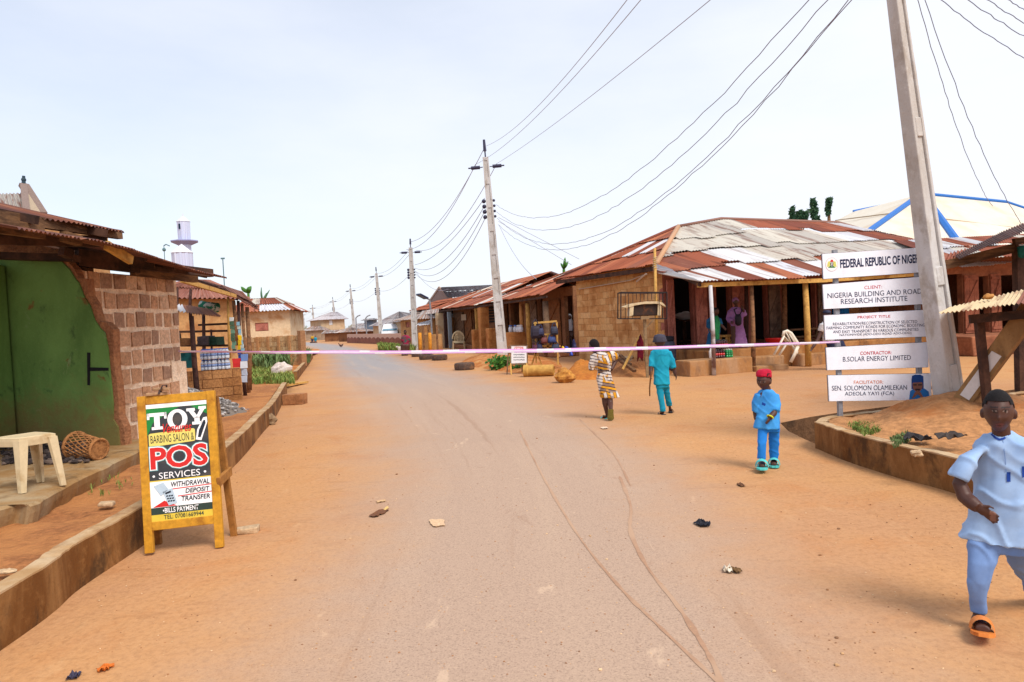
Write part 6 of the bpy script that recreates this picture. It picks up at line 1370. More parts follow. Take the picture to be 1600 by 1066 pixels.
class Person:
    def __init__(s, label, Y, foot, dz=None):
        s.Y = Y; s.k = Y/FPX; s.org = D(*foot, Y); s.t = thing('person', label, 'person', tuple(s.org)); s.mb = MB(); s.yaw = 0
    def p(s, x, y, dy=0): return D(x, y, s.Y+dy)
    def limb(s, pts, mb=None, n=12, flat=1.0):
        (mb or s.mb).tube([s.p(q[0], q[1], q[2]) for q in pts], [q[3]*s.k for q in pts], n, flat=flat)
    def rings(s, rr, mb=None, n=24, dr=.62, pw=2.3):
        """(xl, xr, y, dy[, depth ratio])"""
        out = []
        for q in rr:
            a, b = s.p(q[0], q[2], q[3]), s.p(q[1], q[2], q[3]); w_ = (b-a).length/2; d = q[4] if len(q) > 4 else dr
            yw = s.yaw; w_ *= math.cos(R(yw))
            tilt = Matrix.Rotation(-math.asin(max(-.5, min(.5, (b.z-a.z)/(2*w_)))), 3, 'Y'); out.append(((a+b)/2, w_, w_*d, yw, tilt))
        (mb or s.mb).loft(out, n, pw=pw)
    def head(s, x, y, w_, h_, yaw=0, pitch=0, roll=0, dy=0, feat=True):
        s.hc = s.p(x, y, dy); s.hw, s.hh = w_*s.k, h_*s.k; s.hM = head_add(s.mb, s.hc, s.hw, s.hh, yaw, pitch, roll, feat)
    def hand(s, x, y, dy, d, pn_, L, thumb=1, curl=.6): hand_add(s.mb, s.p(x, y, dy), d, pn_, L*s.k, thumb, curl)
    def foot_(s, ax, ay, ady, tx, ty, tdy, r_): 
        s.mb.tube([s.p(ax, ay, ady), s.p((ax+tx)/2, (ay+ty)/2, (ady+tdy)/2), s.p(tx, ty, tdy)], [r_*s.k, r_*s.k*1.05, r_*s.k*.8], 10, flat=.7)
    def finish(s, vox, fn=None, sm=2):
        me = remesh(s.mb, vox, sm, org=s.org); paint(me, s.org, fn or (lambda x, y, p, n: SK)); me.name = 'body'
        o = bpy.data.objects.new('body', me); COL.objects.link(o); me.materials.append(skin_mat()); o.parent = s.t; WM[o] = WM[s.t]; s.body = o; return o
    def cloth(s, name, mb, vox, m, wr=None, sm=3, painter=None):
        me = remesh(mb, vox, sm, org=s.org, wr=wr)
        if painter: paint(me, s.org, painter)
        o = link(name, me, m, s.t); WM[o] = WM[s.t]; return o
    def add(s, name, mb, m, smooth=True, parent=None, bevel=0): return mb.build(name, m, parent or s.t, world=True, smooth=smooth, bevel=bevel)
    def decal(s, name, target, polys, m, off=.003):
        bv = BVHTree.FromPolygons([v.co for v in target.data.vertices], [tuple(p.vertices) for p in target.data.polygons]); mb = MB(); o = O_C-s.org
        for pl in polys:
            vs = []
            for x, y in pl:
                h = bv.ray_cast(o, ray(x, y).normalized()); 
                if h[0] is None: break
                vs.append(h[0]-ray(x, y).normalized()*off)
            else:
                k = len(vs); mb.add(vs, [tuple(range(k))])
        if mb.v: return mb.build(name, m, target)
def quadgrid(x0, y0, x1, y1, nx, ny, skew=0): return [[(x0+(x1-x0)*i/nx+skew*(j/ny), y0+(y1-y0)*j/ny), (x0+(x1-x0)*(i+1)/nx+skew*(j/ny), y0+(y1-y0)*j/ny), (x0+(x1-x0)*(i+1)/nx+skew*((j+1)/ny), y0+(y1-y0)*(j+1)/ny), (x0+(x1-x0)*i/nx+skew*((j+1)/ny), y0+(y1-y0)*(j+1)/ny)] for i in range(nx) for j in range(ny)]
def path_poly(pts, wd):
    out = []
    for (x0, y0), (x1, y1) in zip(pts, pts[1:]):
        dx, dy = x1-x0, y1-y0; l = math.hypot(dx, dy); nx, ny = -dy/l*wd/2, dx/l*wd/2; out.append([(x0+nx, y0+ny), (x1+nx, y1+ny), (x1-nx, y1-ny), (x0-nx, y0-ny)])
    return out
M_HAIR = mat('cropped hair', c(26, 22, 24), var=.3, vscale=90, bump=.5, bs=120, bd=.004, rough=.9)
def facepaint(ex, mouth, nose, es=1.0, hairline=None):
    (x1, y1), (x2, y2) = ex
    def f(x, y, p, n):
        q = SK
        for a, b in ex:
            dx, dy = (x-a)/(4.2*es), (y-b)/(1.6*es)
            if dx*dx+dy*dy < 1: q = c(158, 138, 130, .7); 
            dx, dy = (x-a)/(2.1*es), (y-b)/(2.1*es)
            if dx*dx+dy*dy < 1: q = c(20, 14, 14)
            if abs(x-a) < 6.2*es and abs(y-(b-6.0*es)) < 1.2*es: q = c(34, 24, 22)
            if abs(x-a) < 5*es and 1.6*es < abs(y-b) < 2.6*es: q = SKD
        if ((x-mouth[0])/(7.2*es))**2+((y-mouth[1])/(3.3*es))**2 < 1: q = LIP if abs(y-mouth[1]) > .5*es else SKD
        return q
    return f
# ---------------------------------------------------------------- boy at right edge
b = Person('boy in pale blue tunic and trousers with orange slippers walking at the right edge', 3.33, (1535, 988))
b.yaw = -32; b.head(1560, 642.5, 41, 66, yaw=-35, pitch=3)
b.limb([(1563, 662, .01, 12.5), (1565, 680, .02, 12.5), (1567, 700, .03, 18)])
b.rings([(1542, 1594, 698, .03), (1536, 1602, 720, .03), (1538, 1602, 770, .03), (1538, 1604, 830, .03), (1538, 1604, 850, .03)], dr=.42)
b.limb([(1526, 706, .03, 9), (1506, 738, .02, 9), (1499, 756, .02, 10.5), (1508, 777, -.01, 11.5), (1519, 786, -.05, 11), (1529, 794, -.08, 9)])
b.hand(1528, 793, -.08, V((.78, -.2, -.55)), V((.35, .9, .3)), 37, thumb=-1, curl=.75)
b.limb([(1612, 706, .03, 15), (1632, 748, .06, 13), (1640, 785, .1, 11), (1640, 820, .08, 8.5)]); b.hand(1640, 818, .08, V((0, -.1, -1)), V((.9, .3, 0)), 36, curl=.5)
b.limb([(1540, 846, .02, 9), (1533, 900, -.005, 8), (1529, 935, .005, 7.5), (1529, 962, .03, 8), (1531, 970, .03, 11)])
b.limb([(1592, 846, .02, 9), (1616, 905, .17, 8), (1626, 935, .28, 8), (1638, 958, .36, 9)])
b.foot_(1531, 968, .03, 1536, 984, -.12, 12.5); b.foot_(1638, 960, .36, 1640, 968, .22, 12)
def bpaint(x, y, p, n):
    q = facepaint(((1553.5, 642.5), (1571.5, 643)), (1562.5, 665), (1563, 653))(x, y, p, n)
    if 1547 < x < 1556 and 800 < y < 815: q = SKL
    return q
b.finish(.0058, bpaint, 2)
mb = MB(); cap_hair(mb, b.hc, b.hw, b.hh, b.hM, cut=.02, tilt=26, sc=1.05); b.add('hair', mb, M_HAIR)
M_PB = mat('pale blue cotton', c(168, 198, 238), c(146, 180, 228), scale=3, var=.07, vscale=18, bump=.15, bs=140, bd=.002, rough=.8)
M_PB2 = mat('mid blue cotton', c(126, 158, 212), c(106, 140, 200), scale=3, var=.08, vscale=18, bump=.15, bs=140, bd=.002, rough=.8)
M_NB = mat('royal blue trim', c(30, 70, 160), var=.1, bump=.1)
mb = MB()
b.rings([(1549, 1586, 676, .03, .8), (1540, 1596, 681, .03, .75), (1523, 1618, 691, .03, .6), (1517, 1624, 712, .03), (1517, 1622, 745, .03), (1514, 1624, 785, .02), (1509, 1630, 815, .02), (1499, 1636, 838, .02), (1494, 1640, 846, .02)], mb, dr=.58)
b.limb([(1534, 699, .03, 12), (1517, 714, .02, 14), (1505, 731, .02, 16.5), (1496, 747, .02, 18.5)], mb, flat=.62); b.limb([(1608, 699, .03, 12), (1624, 722, .03, 15), (1634, 748, .05, 18)], mb, flat=.62)
tn = b.cloth('tunic', mb, .008, M_PB, wr=(.019, 7, .35), sm=2)
mb = MB(); b.rings([(1512, 1566, 838, .02, .62), (1511, 1558, 880, -.01, .62), (1511, 1548, 910, -.015, .66), (1513, 1543, 938, .0, .75), (1515, 1542, 957, .02, .8)], mb, n=20); b.rings([(1558, 1626, 838, .02, .6), (1578, 1634, 880, .1, .62), (1596, 1644, 915, .2, .66), (1612, 1650, 950, .33, .75)], mb, n=20); b.rings([(1513, 1624, 832, .02, .55), (1514, 1622, 862, .02, .55)], mb)
b.cloth('trousers', mb, .008, M_PB2, wr=(.013, 8, .3))
b.decal('collar', tn, path_poly([(1545, 671), (1549, 678), (1555, 684), (1562, 687), (1569, 685), (1576, 679), (1581, 672)], 3.2), M_NB, .004)
b.decal('placket', tn, path_poly([(1567, 688), (1569, 705), (1571, 722), (1572, 738)], 1.2), M_PB2, .003)
b.decal('embroidered_tab', tn, quadgrid(1573, 738, 1579, 753, 1, 3), M_NB, .004); b.decal('embroidered_tab', tn, quadgrid(1596.5, 729, 1600.5, 746, 1, 3, 1), M_NB, .004)
M_OR = mat('orange rubber', c(236, 140, 66), c(206, 110, 46), scale=10, var=.1, bump=.1, rough=.5)
def slide(P_, hx, hy, hdy, tx, ty, tdy, wpx, m, nm='slipper', strapk=1.25):
    h, t_ = P_.p(hx, hy, hdy), P_.p(tx, ty, tdy); h.z = max(h.z, P_.org.z+.012) if P_.org.z < .3 else h.z; d = (t_-h); L_ = d.length; d.normalize(); s_ = V((-d.y, d.x, 0)).normalized() if abs(d.z) < .9 else V((1, 0, 0)); u_ = d.cross(s_); u_ = u_ if u_.z > 0 else -u_; w_ = wpx*P_.k
    prof = [(0, .55), (.06, .82), (.3, .8), (.55, .88), (.8, 1), (.93, .8), (1, .4)]; mb = MB(); pts = [h+d*a*L_+s_*bb*w_/2 for a, bb in prof]+[h+d*a*L_-s_*bb*w_/2 for a, bb in reversed(prof)]; k = len(pts); th = w_*.16
    mb.add([q-u_*th for q in pts]+[q for q in pts], [tuple(range(k)), tuple(range(k, 2*k))]+[(i, (i+1) % k, k+(i+1) % k, k+i) for i in range(k)])
    o = P_.add(nm, mb, m, smooth=False)
    mb = MB(); hgt = w_*.62
    arc_ = lambda a, sc: [h+d*a*L_+s_*math.cos(q)*w_*.53*sc+u_*math.sin(q)*hgt*sc for q in [math.pi*j/10 for j in range(11)]]
    A1, A2, A3 = arc_(.5, strapk), arc_(.64, strapk*.98), arc_(.78, strapk*.86); mb.add(A1+A2+A3, [(r_*11+j, r_*11+j+1, (r_+1)*11+j+1, (r_+1)*11+j) for r_ in (0, 1) for j in range(10)])
    P_.add(nm+'_strap', mb, m, parent=o); return o
slide(b, 1531, 974, .07, 1537, 990.5, -.17, 32, M_OR, strapk=1.0); slide(b, 1638, 966, .42, 1641, 976, .2, 30, M_OR, strapk=1.0)
# ---------------------------------------------------------------- small boy with red cap
r = Person('small boy in bright blue outfit and red cap walking on the dusty road', 6.98, (1197, 733))
r.yaw = -20; r.head(1193.5, 595, 20.5, 29, yaw=-48, pitch=-2)
r.limb([(1197, 604, .02, 6.5), (1198, 612, .02, 7)])
r.rings([(1190, 1206, 616, .02), (1189, 1207, 630, .02), (1190, 1208, 668, .02)], dr=.42)
r.limb([(1210, 618, .02, 4.5), (1212, 634, .0, 4.6), (1209, 646, -.05, 5), (1203, 653, -.1, 4)]); r.hand(1203, 652, -.1, V((-.55, -.3, -.75)), V((.7, -.6, .2)), 15, thumb=1, curl=.5)
r.limb([(1184, 618, .02, 4.5), (1180, 634, .05, 5.3), (1181, 646, .06, 4.6), (1182, 656, .03, 3.8)]); r.hand(1182, 655, .03, V((.1, -.2, -1)), V((-.9, .2, 0)), 14, curl=.5)
r.limb([(1193, 668, .0, 3.4), (1191, 695, -.02, 3.2), (1190, 722, -.03, 3.6)]); r.limb([(1209, 670, .04, 3.4), (1210, 696, .08, 3.2), (1209, 720, .14, 3.6)])
r.foot_(1190, 722, -.02, 1191, 729, -.18, 5.2); r.foot_(1209, 720, .16, 1209, 726, .0, 5.2)
r.finish(.0085, facepaint(((1186.8, 597), (1194, 597.5)), (1189.6, 604.8), (1189, 600), .42), 2)
mb = MB(); cap_hair(mb, r.hc, r.hw, r.hh, r.hM, cut=.05, tilt=30, sc=1.04); r.add('hair', mb, M_HAIR)
mb = MB(); Mx = r.hM
for q0 in (0,): mb.loft([(r.hc+Mx@V((0, r.hh*.02, r.hh*.17)), r.hw*.555, r.hh*.50, 0, Mx@Matrix.Rotation(R(-13), 3, 'X')), (r.hc+Mx@V((0, r.hh*.03, r.hh*.24)), r.hw*.57, r.hh*.51, 0, Mx@Matrix.Rotation(R(-13), 3, 'X')), (r.hc+Mx@V((0, r.hh*.05, r.hh*.48)), r.hw*.53, r.hh*.46, 0, Mx), (r.hc+Mx@V((0, r.hh*.06, r.hh*.6)), r.hw*.42, r.hh*.36, 0, Mx), (r.hc+Mx@V((0, r.hh*.06, r.hh*.63)), r.hw*.2, r.hh*.16, 0, Mx)], 24)
cpo = r.cloth('cap', mb, .009, mat('crimson cap', c(200, 24, 60), c(160, 16, 48), scale=14, var=.15, bump=.3, bs=80), wr=(.005, 14, 1)); r.decal('cap_badge', cpo, [[(1199, 583.5), (1203.5, 583.5), (1203, 588.5), (1198.5, 588)]], M_BLK); r.decal('cap_badge', cpo, [[(1197.5, 589), (1202.5, 589.5), (1202, 591.5), (1197, 591)]], WHT)
M_SB = mat('sky blue cotton', c(70, 164, 240), c(48, 140, 228), scale=3, var=.08, vscale=18, bump=.15, bs=120, bd=.002, rough=.8); M_SB2 = mat('bright blue cotton', c(40, 140, 236), c(26, 118, 214), scale=3, var=.08, vscale=18, bump=.15, bs=120, bd=.002, rough=.8)
mb = MB(); r.rings([(1189, 1205, 607.5, .02, .9), (1185, 1210, 611, .02, .75), (1182.5, 1214, 617, .02, .6), (1182, 1216, 630, .02), (1181.5, 1217, 648, .01), (1178.5, 1218, 662, .0), (1176, 1219, 670, .0)], mb, dr=.58)
r.limb([(1186, 616, .02, 7), (1181, 630, .04, 7), (1180, 644, .05, 7.2)], mb); r.limb([(1210, 616, .02, 7.5), (1211, 630, .0, 8), (1210, 642.5, -.03, 8.5)], mb)
t_ = r.cloth('tunic', mb, .011, M_SB, wr=(.013, 7, .35)); r.decal('neck_slit', t_, [[(1187.5, 610), (1191.5, 611), (1189.5, 621), (1188, 620)]], mat('skin shade', SK, var=.1)); r.decal('pocket_badge', t_, [[(1191, 628.5), (1196.5, 631), (1195.5, 634.5), (1190.5, 632.5)]], M_NB)
mb = MB(); r.rings([(1184, 1201, 664, .0, .7), (1183.5, 1199, 692, -.03, .75), (1181.5, 1197.5, 718, -.02, .75)], mb, n=18); r.rings([(1199, 1219, 664, .03, .7), (1201, 1219, 695, .07, .75), (1203, 1217, 718.5, .12, .75)], mb, n=18); r.rings([(1184, 1218.5, 655, .01, .55), (1184.5, 1219, 675, .01, .55)], mb); r.cloth('trousers', mb, .011, M_SB2, wr=(.013, 7, .3))
M_TEALP = mat('mint rubber', c(100, 214, 210), c(70, 186, 186), scale=10, var=.08, bump=.05, rough=.5)
slide(r, 1190, 724.5, .03, 1191, 732.5, -.24, 17, M_TEALP, 'clog', 1.12); slide(r, 1209, 722, .22, 1209.5, 729, -.04, 16, M_TEALP, 'clog', 1.12)
mb = MB(); a = r.p(1203.3, 651.5, -.1); d = V((-.55, -.3, -.75)).normalized(); x_ = d.orthogonal().normalized(); y_ = d.cross(x_); mb.tube([a+x_*.03*math.cos(j*.52)+y_*.03*math.sin(j*.52) for j in range(13)], .008, 6, caps=False); r.add('wristband', mb, flat('yellow band', c(226, 230, 50)))
# ---------------------------------------------------------------- child in patterned dress, seen from behind
g = Person('child in yellow black and white patterned dress walking away with hand on hip', 10.95, (946, 656))
g.head(928, 540.5, 15, 21, yaw=205, pitch=0, roll=0)
g.limb([(931, 549, 0, 4), (935, 554, 0, 4.5)])
g.rings([(931, 949, 553, 0), (933, 949, 566, 0), (938, 949, 580, 0), (939, 953, 598, 0), (941, 955, 612, 0)], dr=.4)
g.limb([(953, 553, 0, 3.4), (962, 558, .08, 3.4), (963, 562, .1, 3.6), (958, 572, .04, 3.2), (955, 578, -.02, 2.8)]); g.hand(955.5, 577, -.02, V((-.5, .5, -.7)), V((.3, .9, 0)), 10, thumb=1, curl=.7)
g.limb([(928, 556, 0, 3.4), (924.5, 568, -.0, 3.4), (924.5, 575, .08, 3.2), (929, 573, .25, 2.8)]); g.hand(929, 573, .25, V((.7, .6, .2)), V((0, .2, 1)), 10, curl=.8)
g.limb([(943.5, 612, .0, 4.6), (945, 630, .0, 4.2), (949.5, 650, .02, 2.9)]); g.limb([(952, 612, .0, 4.6), (953.5, 630, -.05, 4.6), (954.5, 641, -.22, 3.0)])
g.foot_(949, 650, .02, 942, 653.5, .14, 3.2); g.foot_(954.5, 641, -.22, 954, 653, -.20, 3.6)
g.finish(.011, None, 2)
mb = MB(); cap_hair(mb, g.hc, g.hw, g.hh, g.hM, cut=.05, tilt=30, sc=1.05); g.add('hair', mb, M_HAIR)
def ankara():
    t = NT('wax print'); co = t.tc.outputs['Object']
    def stripes(dirv, sc, w_, off=0):
        d = t.n('VectorMath'); d.operation = 'DOT_PRODUCT'; t.l(co, d.inputs[0]); d.inputs[1].default_value = dirv
        v = t.math('ADD', d.outputs['Value'], t.math('MULTIPLY', t.math('SUBTRACT', nz_, .5), .07)); f = t.math('FRACT', t.math('MULTIPLY', v, sc)); return t.math('LESS_THAN', f, w_)
    nz_ = t.noise(3.2, 3, .5); zone = t.ramp(t.noise(4.2, 3, .5), .47, .53); z2 = t.ramp(t.noise(6.5, 3, .5, stretch=(1, 1, .5)), .52, .56)
    y1 = stripes((1, .1, .25), 9, .5); y2 = stripes((.2, .1, 1), 10, .42); k1 = stripes((1, .1, .25), 18, .17); k2 = stripes((.25, 0, 1), 20, .25)
    wht, yel, blk, gry = c(232, 222, 214), c(226, 158, 36), c(42, 36, 54), c(150, 124, 112)
    a = t.mix(k1, t.mix(y1, wht, yel), blk); bb = t.mix(k2, t.mix(y2, gry, yel), blk); colr = t.mix(zone, a, bb); colr = t.mix(t.math('MULTIPLY', z2, .9), colr, t.mix(k2, wht, c(70, 62, 84)))
    return t.fin(colr, .85)
M_ANK = ankara()
mb = MB(); g.rings([(929, 944, 550.5, 0, .8), (925, 953, 554, 0, .6), (925, 957, 564, 0), (930, 955, 573, 0), (933.5, 953.5, 580, 0), (933, 957, 592, 0), (935, 963, 608, 0), (937, 969, 619, 0, .55), (938, 970, 621.5, 0, .55)], mb, dr=.55)
g.limb([(951, 554, 0, 6), (958, 556, .04, 6), (963, 559, .08, 6)], mb); g.limb([(928, 556, 0, 6), (924.5, 568, 0, 6), (925, 578, .02, 6)], mb); g.cloth('dress', mb, .014, M_ANK, wr=(.016, 8, .45))
mb = MB(); g.rings([(933, 954, 577.5, 0, .62), (933, 954, 579.5, 0, .62)], mb); g.add('belt', mb, mat('dark print band', c(110, 86, 74), c(50, 42, 50), scale=20, th=(.45, .55)))
slide(g, 950, 653, -.03, 939, 656, .18, 8.5, M_TEALP, 'slipper', 1.1)
o = slide(g, 954.2, 639.5, -.25, 953.8, 657, -.25, 10.5, mat('olive rubber sole', c(120, 106, 44), c(90, 78, 34), scale=12), 'slipper', .9)
# ---------------------------------------------------------------- child in turquoise, seen from behind
q_ = Person('child in turquoise tunic and trousers with dark hat walking away holding a stick', 11.1, (1038, 648))
q_.head(1031, 534, 15.5, 21, yaw=190, pitch=0)
q_.limb([(1032, 541, 0, 4.2), (1033, 548, 0, 4.6)])
q_.rings([(1025, 1041, 550, 0), (1026, 1041, 565, 0), (1028, 1039, 580, 0), (1028, 1041, 600, 0)], dr=.4)
q_.limb([(1021, 551, 0, 3.2), (1017.5, 566, .0, 4), (1017, 578, -.04, 3.4), (1016.5, 586, -.08, 2.8)]); q_.hand(1016.5, 585, -.08, V((-.05, -.2, -1)), V((-.9, .1, .1)), 11, thumb=-1, curl=1.3)
q_.limb([(1045, 551, 0, 3.2), (1050.5, 566, .0, 4), (1053, 577, .03, 3.4), (1055, 585, .02, 2.8)]); q_.hand(1055, 584, .02, V((.25, -.1, -1)), V((.9, .2, .1)), 12, thumb=1, curl=.8)
q_.limb([(1030, 602, 0, 2.2), (1033, 624, 0, 2), (1036, 645, 0, 2.4)]); q_.limb([(1040, 602, .02, 2.0), (1043, 619, .08, 1.9), (1047.2, 640, .2, 2.3)])
q_.foot_(1036, 644, 0, 1032, 647, .12, 3); q_.foot_(1047.5, 640, .2, 1048.5, 644, .34, 3)
q_.finish(.011, None, 2)
M_TQ = mat('turquoise cotton', c(30, 176, 208), c(16, 152, 190), scale=3, var=.08, vscale=16, bump=.15, bs=110, bd=.002, rough=.75); M_TQ2 = mat('turquoise trousers', c(24, 160, 194), c(14, 138, 176), scale=3, var=.08, vscale=16, bump=.15, bs=110, bd=.002, rough=.75)
mb = MB(); q_.rings([(1025, 1040, 544, 0, .9), (1020, 1045, 547, 0, .65), (1018.5, 1047.5, 553, 0), (1020, 1047, 563, 0), (1021.5, 1044.5, 576, 0), (1021, 1046, 590, 0), (1021, 1047.5, 601.5, 0)], mb, dr=.56)
q_.limb([(1022, 550, 0, 5.2), (1018.5, 562, 0, 5), (1017.3, 574, -.03, 4.6)], mb); q_.limb([(1044, 550, 0, 5.2), (1049.5, 563, 0, 5), (1052.5, 574.5, .02, 4.4)], mb); tq = q_.cloth('tunic', mb, .013, M_TQ, wr=(.016, 6, .35)); q_.decal('yoke_seam', tq, path_poly([(1023, 550), (1029, 555), (1034, 554), (1040, 556), (1045, 551)], .8), M_TQ2, .006)
mb = MB(); q_.rings([(1024.5, 1036, 598, 0, .75), (1027.5, 1038, 622, 0, .75), (1031.5, 1040.5, 643.5, 0, .8)], mb, n=16); q_.rings([(1034.5, 1046, 598, .02, .75), (1038, 1048, 618, .08, .75), (1042.5, 1051, 634.5, .17, .8)], mb, n=16); q_.rings([(1024.5, 1046, 590, 0, .55), (1024.5, 1046, 606, 0, .55)], mb); q_.cloth('trousers', mb, .013, M_TQ2, wr=(.014, 6, .3))
mb = MB(); hx = q_.hc; mb.lathe([(q_.hw*.72, -.02), (q_.hw*.74, -.01), (q_.hw*.64, .03), (q_.hw*.62, .06), (q_.hw*.5, .095), (q_.hw*.2, .11)], 22, hx+V((0, 0, q_.hh*.06))); q_.add('hat', mb, mat('dark grey hat', c(74, 70, 84), c(54, 50, 62), scale=8))
M_SAN = flat('dark sandal', c(60, 62, 72)); slide(q_, 1038, 647, -.05, 1029, 649, .16, 8, M_SAN, 'sandal', 1.1); slide(q_, 1047.5, 643, .12, 1050, 646, .38, 8, M_SAN, 'sandal', 1.1)
mb = MB(); mb.tube([q_.p(1018, 580, -.1), q_.p(1016.5, 592, -.1), q_.p(1015, 606, -.1), q_.p(1015.3, 619, -.1)], [.014, .013, .012, .010], 7); st_ = mb.build('stick', mat('brown stick', c(120, 80, 48)), org=q_.p(1016, 600, -.1), smooth=True); tag(st_, 'thin brown stick held by the child in turquoise', 'stick')
# ---------------------------------------------------------------- adults at the shop
def adult(label, Y, foot, head, torso, arms, skirt=None, legs=None, m1=None, m2=None, vox=.02, wrap=None, wm=None, hairc=True, yaw=0, feat=True, names=('top', 'skirt'), sleeve=6.5, skin=SK):
    a = Person(label, Y, foot); hx, hy, hw, hh = head; a.head(hx, hy, hw, hh, yaw=yaw, feat=feat); a.limb([(hx+.5, hy+hh*.35, .02, hw*.26), (hx+1, hy+hh*.65, .03, hw*.3)])
    t0, t1 = torso[0], torso[-1]; a.rings([(q[0]+2, q[1]-2, q[2], q[3]) for q in torso])
    for ar in arms:
        a.limb(ar[0]); e = ar[0][-1]; f = ar[0][-2]; d = a.p(*e[:3])-a.p(*f[:3]); a.hand(e[0], e[1], e[2], d, V((.3, .8, .3)), hh*.72, curl=.8)
    fl = foot[1]
    for lg in legs or (((hx-3, torso[-1][2], .02, 5), (hx-3, fl-3, .02, 3)), ((hx+3, torso[-1][2], .02, 5), (hx+3, fl-3, .02, 3))):
        a.limb(lg); a.foot_(lg[-1][0], fl-2, lg[-1][2], lg[-1][0]-1, fl-1, lg[-1][2]-.18, 2.6)
    a.finish(vox, lambda x, y, p, n: skin, 1)
    mb = MB(); a.rings(torso, mb)
    for ar in arms: a.limb([(q[0], q[1], q[2], sleeve) for q in ar[0][:ar[1]]], mb)
    a.cloth(names[0], mb, vox*1.2, m1, wr=(.015, 6, .5))
    if skirt: mb = MB(); a.rings(skirt, mb); a.cloth(names[1], mb, vox*1.3, m2 or m1, wr=(.02, 5, .35))
    if wrap: mb = MB(); wrap(a, mb); a.cloth('head_wrap', mb, vox, wm, wr=(.01, 9, 1))
    elif hairc: mb = MB(); cap_hair(mb, a.hc, a.hw, a.hh, a.hM, cut=.15, tilt=26, sc=1.06); a.add('hair', mb, M_HAIR)
    return a
YW = 18.75
M_BLG = mat('deep blue cloth', c(28, 92, 136), c(20, 66, 110), scale=5, var=.2); M_GRS = mat('green scarf', c(40, 132, 78), c(24, 92, 56), scale=9, var=.3, stretch=(3, 1, .6))
w1 = adult('woman in deep blue dress with a green scarf standing behind the porch post', YW, (1113, 546), (1118, 487, 9.5, 12.5), [(1112, 1121, 494, .03, .8), (1107, 1125, 498, .03), (1106, 1126, 512, .03), (1107, 1125, 522, .03)], [([(1109, 499, 0, 3), (1107, 512, .05, 2.6), (1112, 519, -.1, 2.2)], 2), ([(1123, 499, .0, 3), (1126, 508, -.1, 2.6), (1131, 512, -.2, 2)], 2)], [(1106.5, 1125, 520, .03, .6), (1104, 1126, 532, .03, .6), (1103, 1125, 544, .03, .6)], None, M_BLG, M_BLG, yaw=55, sleeve=4.4)
mb = MB(); w1.limb([(1118, 494, -.1, 4.2), (1121, 504, -.2, 4.8), (1120, 518, -.24, 4.6), (1119, 531, -.22, 4.2)], mb, flat=.5); w1.cloth('scarf', mb, .02, M_GRS, wr=(.02, 8, .3))
M_PUR = mat('mauve dress', c(172, 122, 180), c(140, 92, 152), scale=4, var=.18)
def hijab(a, mb): mb.ball(a.hc+V((0, .03, .0)), (a.hw*.62, a.hh*.52, a.hh*.56), 16, 12); a.rings([(a.hx-6, a.hx+6, a.hy+7, .02, .8), (a.hx-9, a.hx+9, a.hy+13, .02, .6)], mb)
p2 = adult('woman in long mauve dress with a black bag standing in the shop doorway', 19.3, (1157, 545), (1149.5, 472, 8.5, 12), [(1144, 1155, 480, .03, .8), (1139, 1161, 484, .03), (1140, 1161, 498, .03), (1142, 1161, 510, .03)], [([(1142, 485, 0, 3), (1139, 498, .03, 2.8), (1143, 503, -.15, 2.2)], 3), ([(1159, 485, .0, 3), (1164, 494, .0, 2.8), (1160, 482, -.1, 2.2)], 2)], [(1143, 1161, 506, .03, .6), (1146, 1166, 525, .03, .6), (1145, 1170, 543, .03, .6)], None, M_PUR, M_PUR, sleeve=5, wrap=lambda a, mb: mb.ball(a.hc+V((0, .02, .04)), (a.hw*.6, a.hh*.5, a.hh*.48), 16, 12), wm=mat('mauve head wrap', c(150, 104, 150), c(110, 76, 116), scale=8), yaw=-10)
pb2 = p2.p(1153.5, 500, -.28); bg_ = thing('shoulder_bag', 'black bag held in front of the mauve dress', 'bag', tuple(pb2)); mb = MB(); k = 19.3/FPX; mb.loft([(pb2+V((0, 0, -9*k)), 2*k, .05), (pb2+V((0, 0, -6*k)), 4.6*k, .09), (pb2+V((0, 0, 3*k)), 4.8*k, .09), (pb2+V((0, 0, 9*k)), 3.4*k, .06)], 14, pw=2.6); mb.build('body', flat('black leather', c(34, 28, 40)), bg_, world=True, smooth=True); mb = MB(); mb.tube([pb2+V((-3*k, 0, 8*k)), p2.p(1147, 484, -.2), p2.p(1151, 482, -.1)], .02, 6); mb.tube([pb2+V((3*k, 0, 8*k)), p2.p(1160, 484, -.15)], .02, 6); mb.build('strap', flat('black leather', c(34, 28, 40)), bg_, world=True)
M_WH = mat('white shirt', c(232, 230, 232), var=.06, bump=.1); M_DKB = mat('dark trousers', c(44, 50, 80), var=.2)
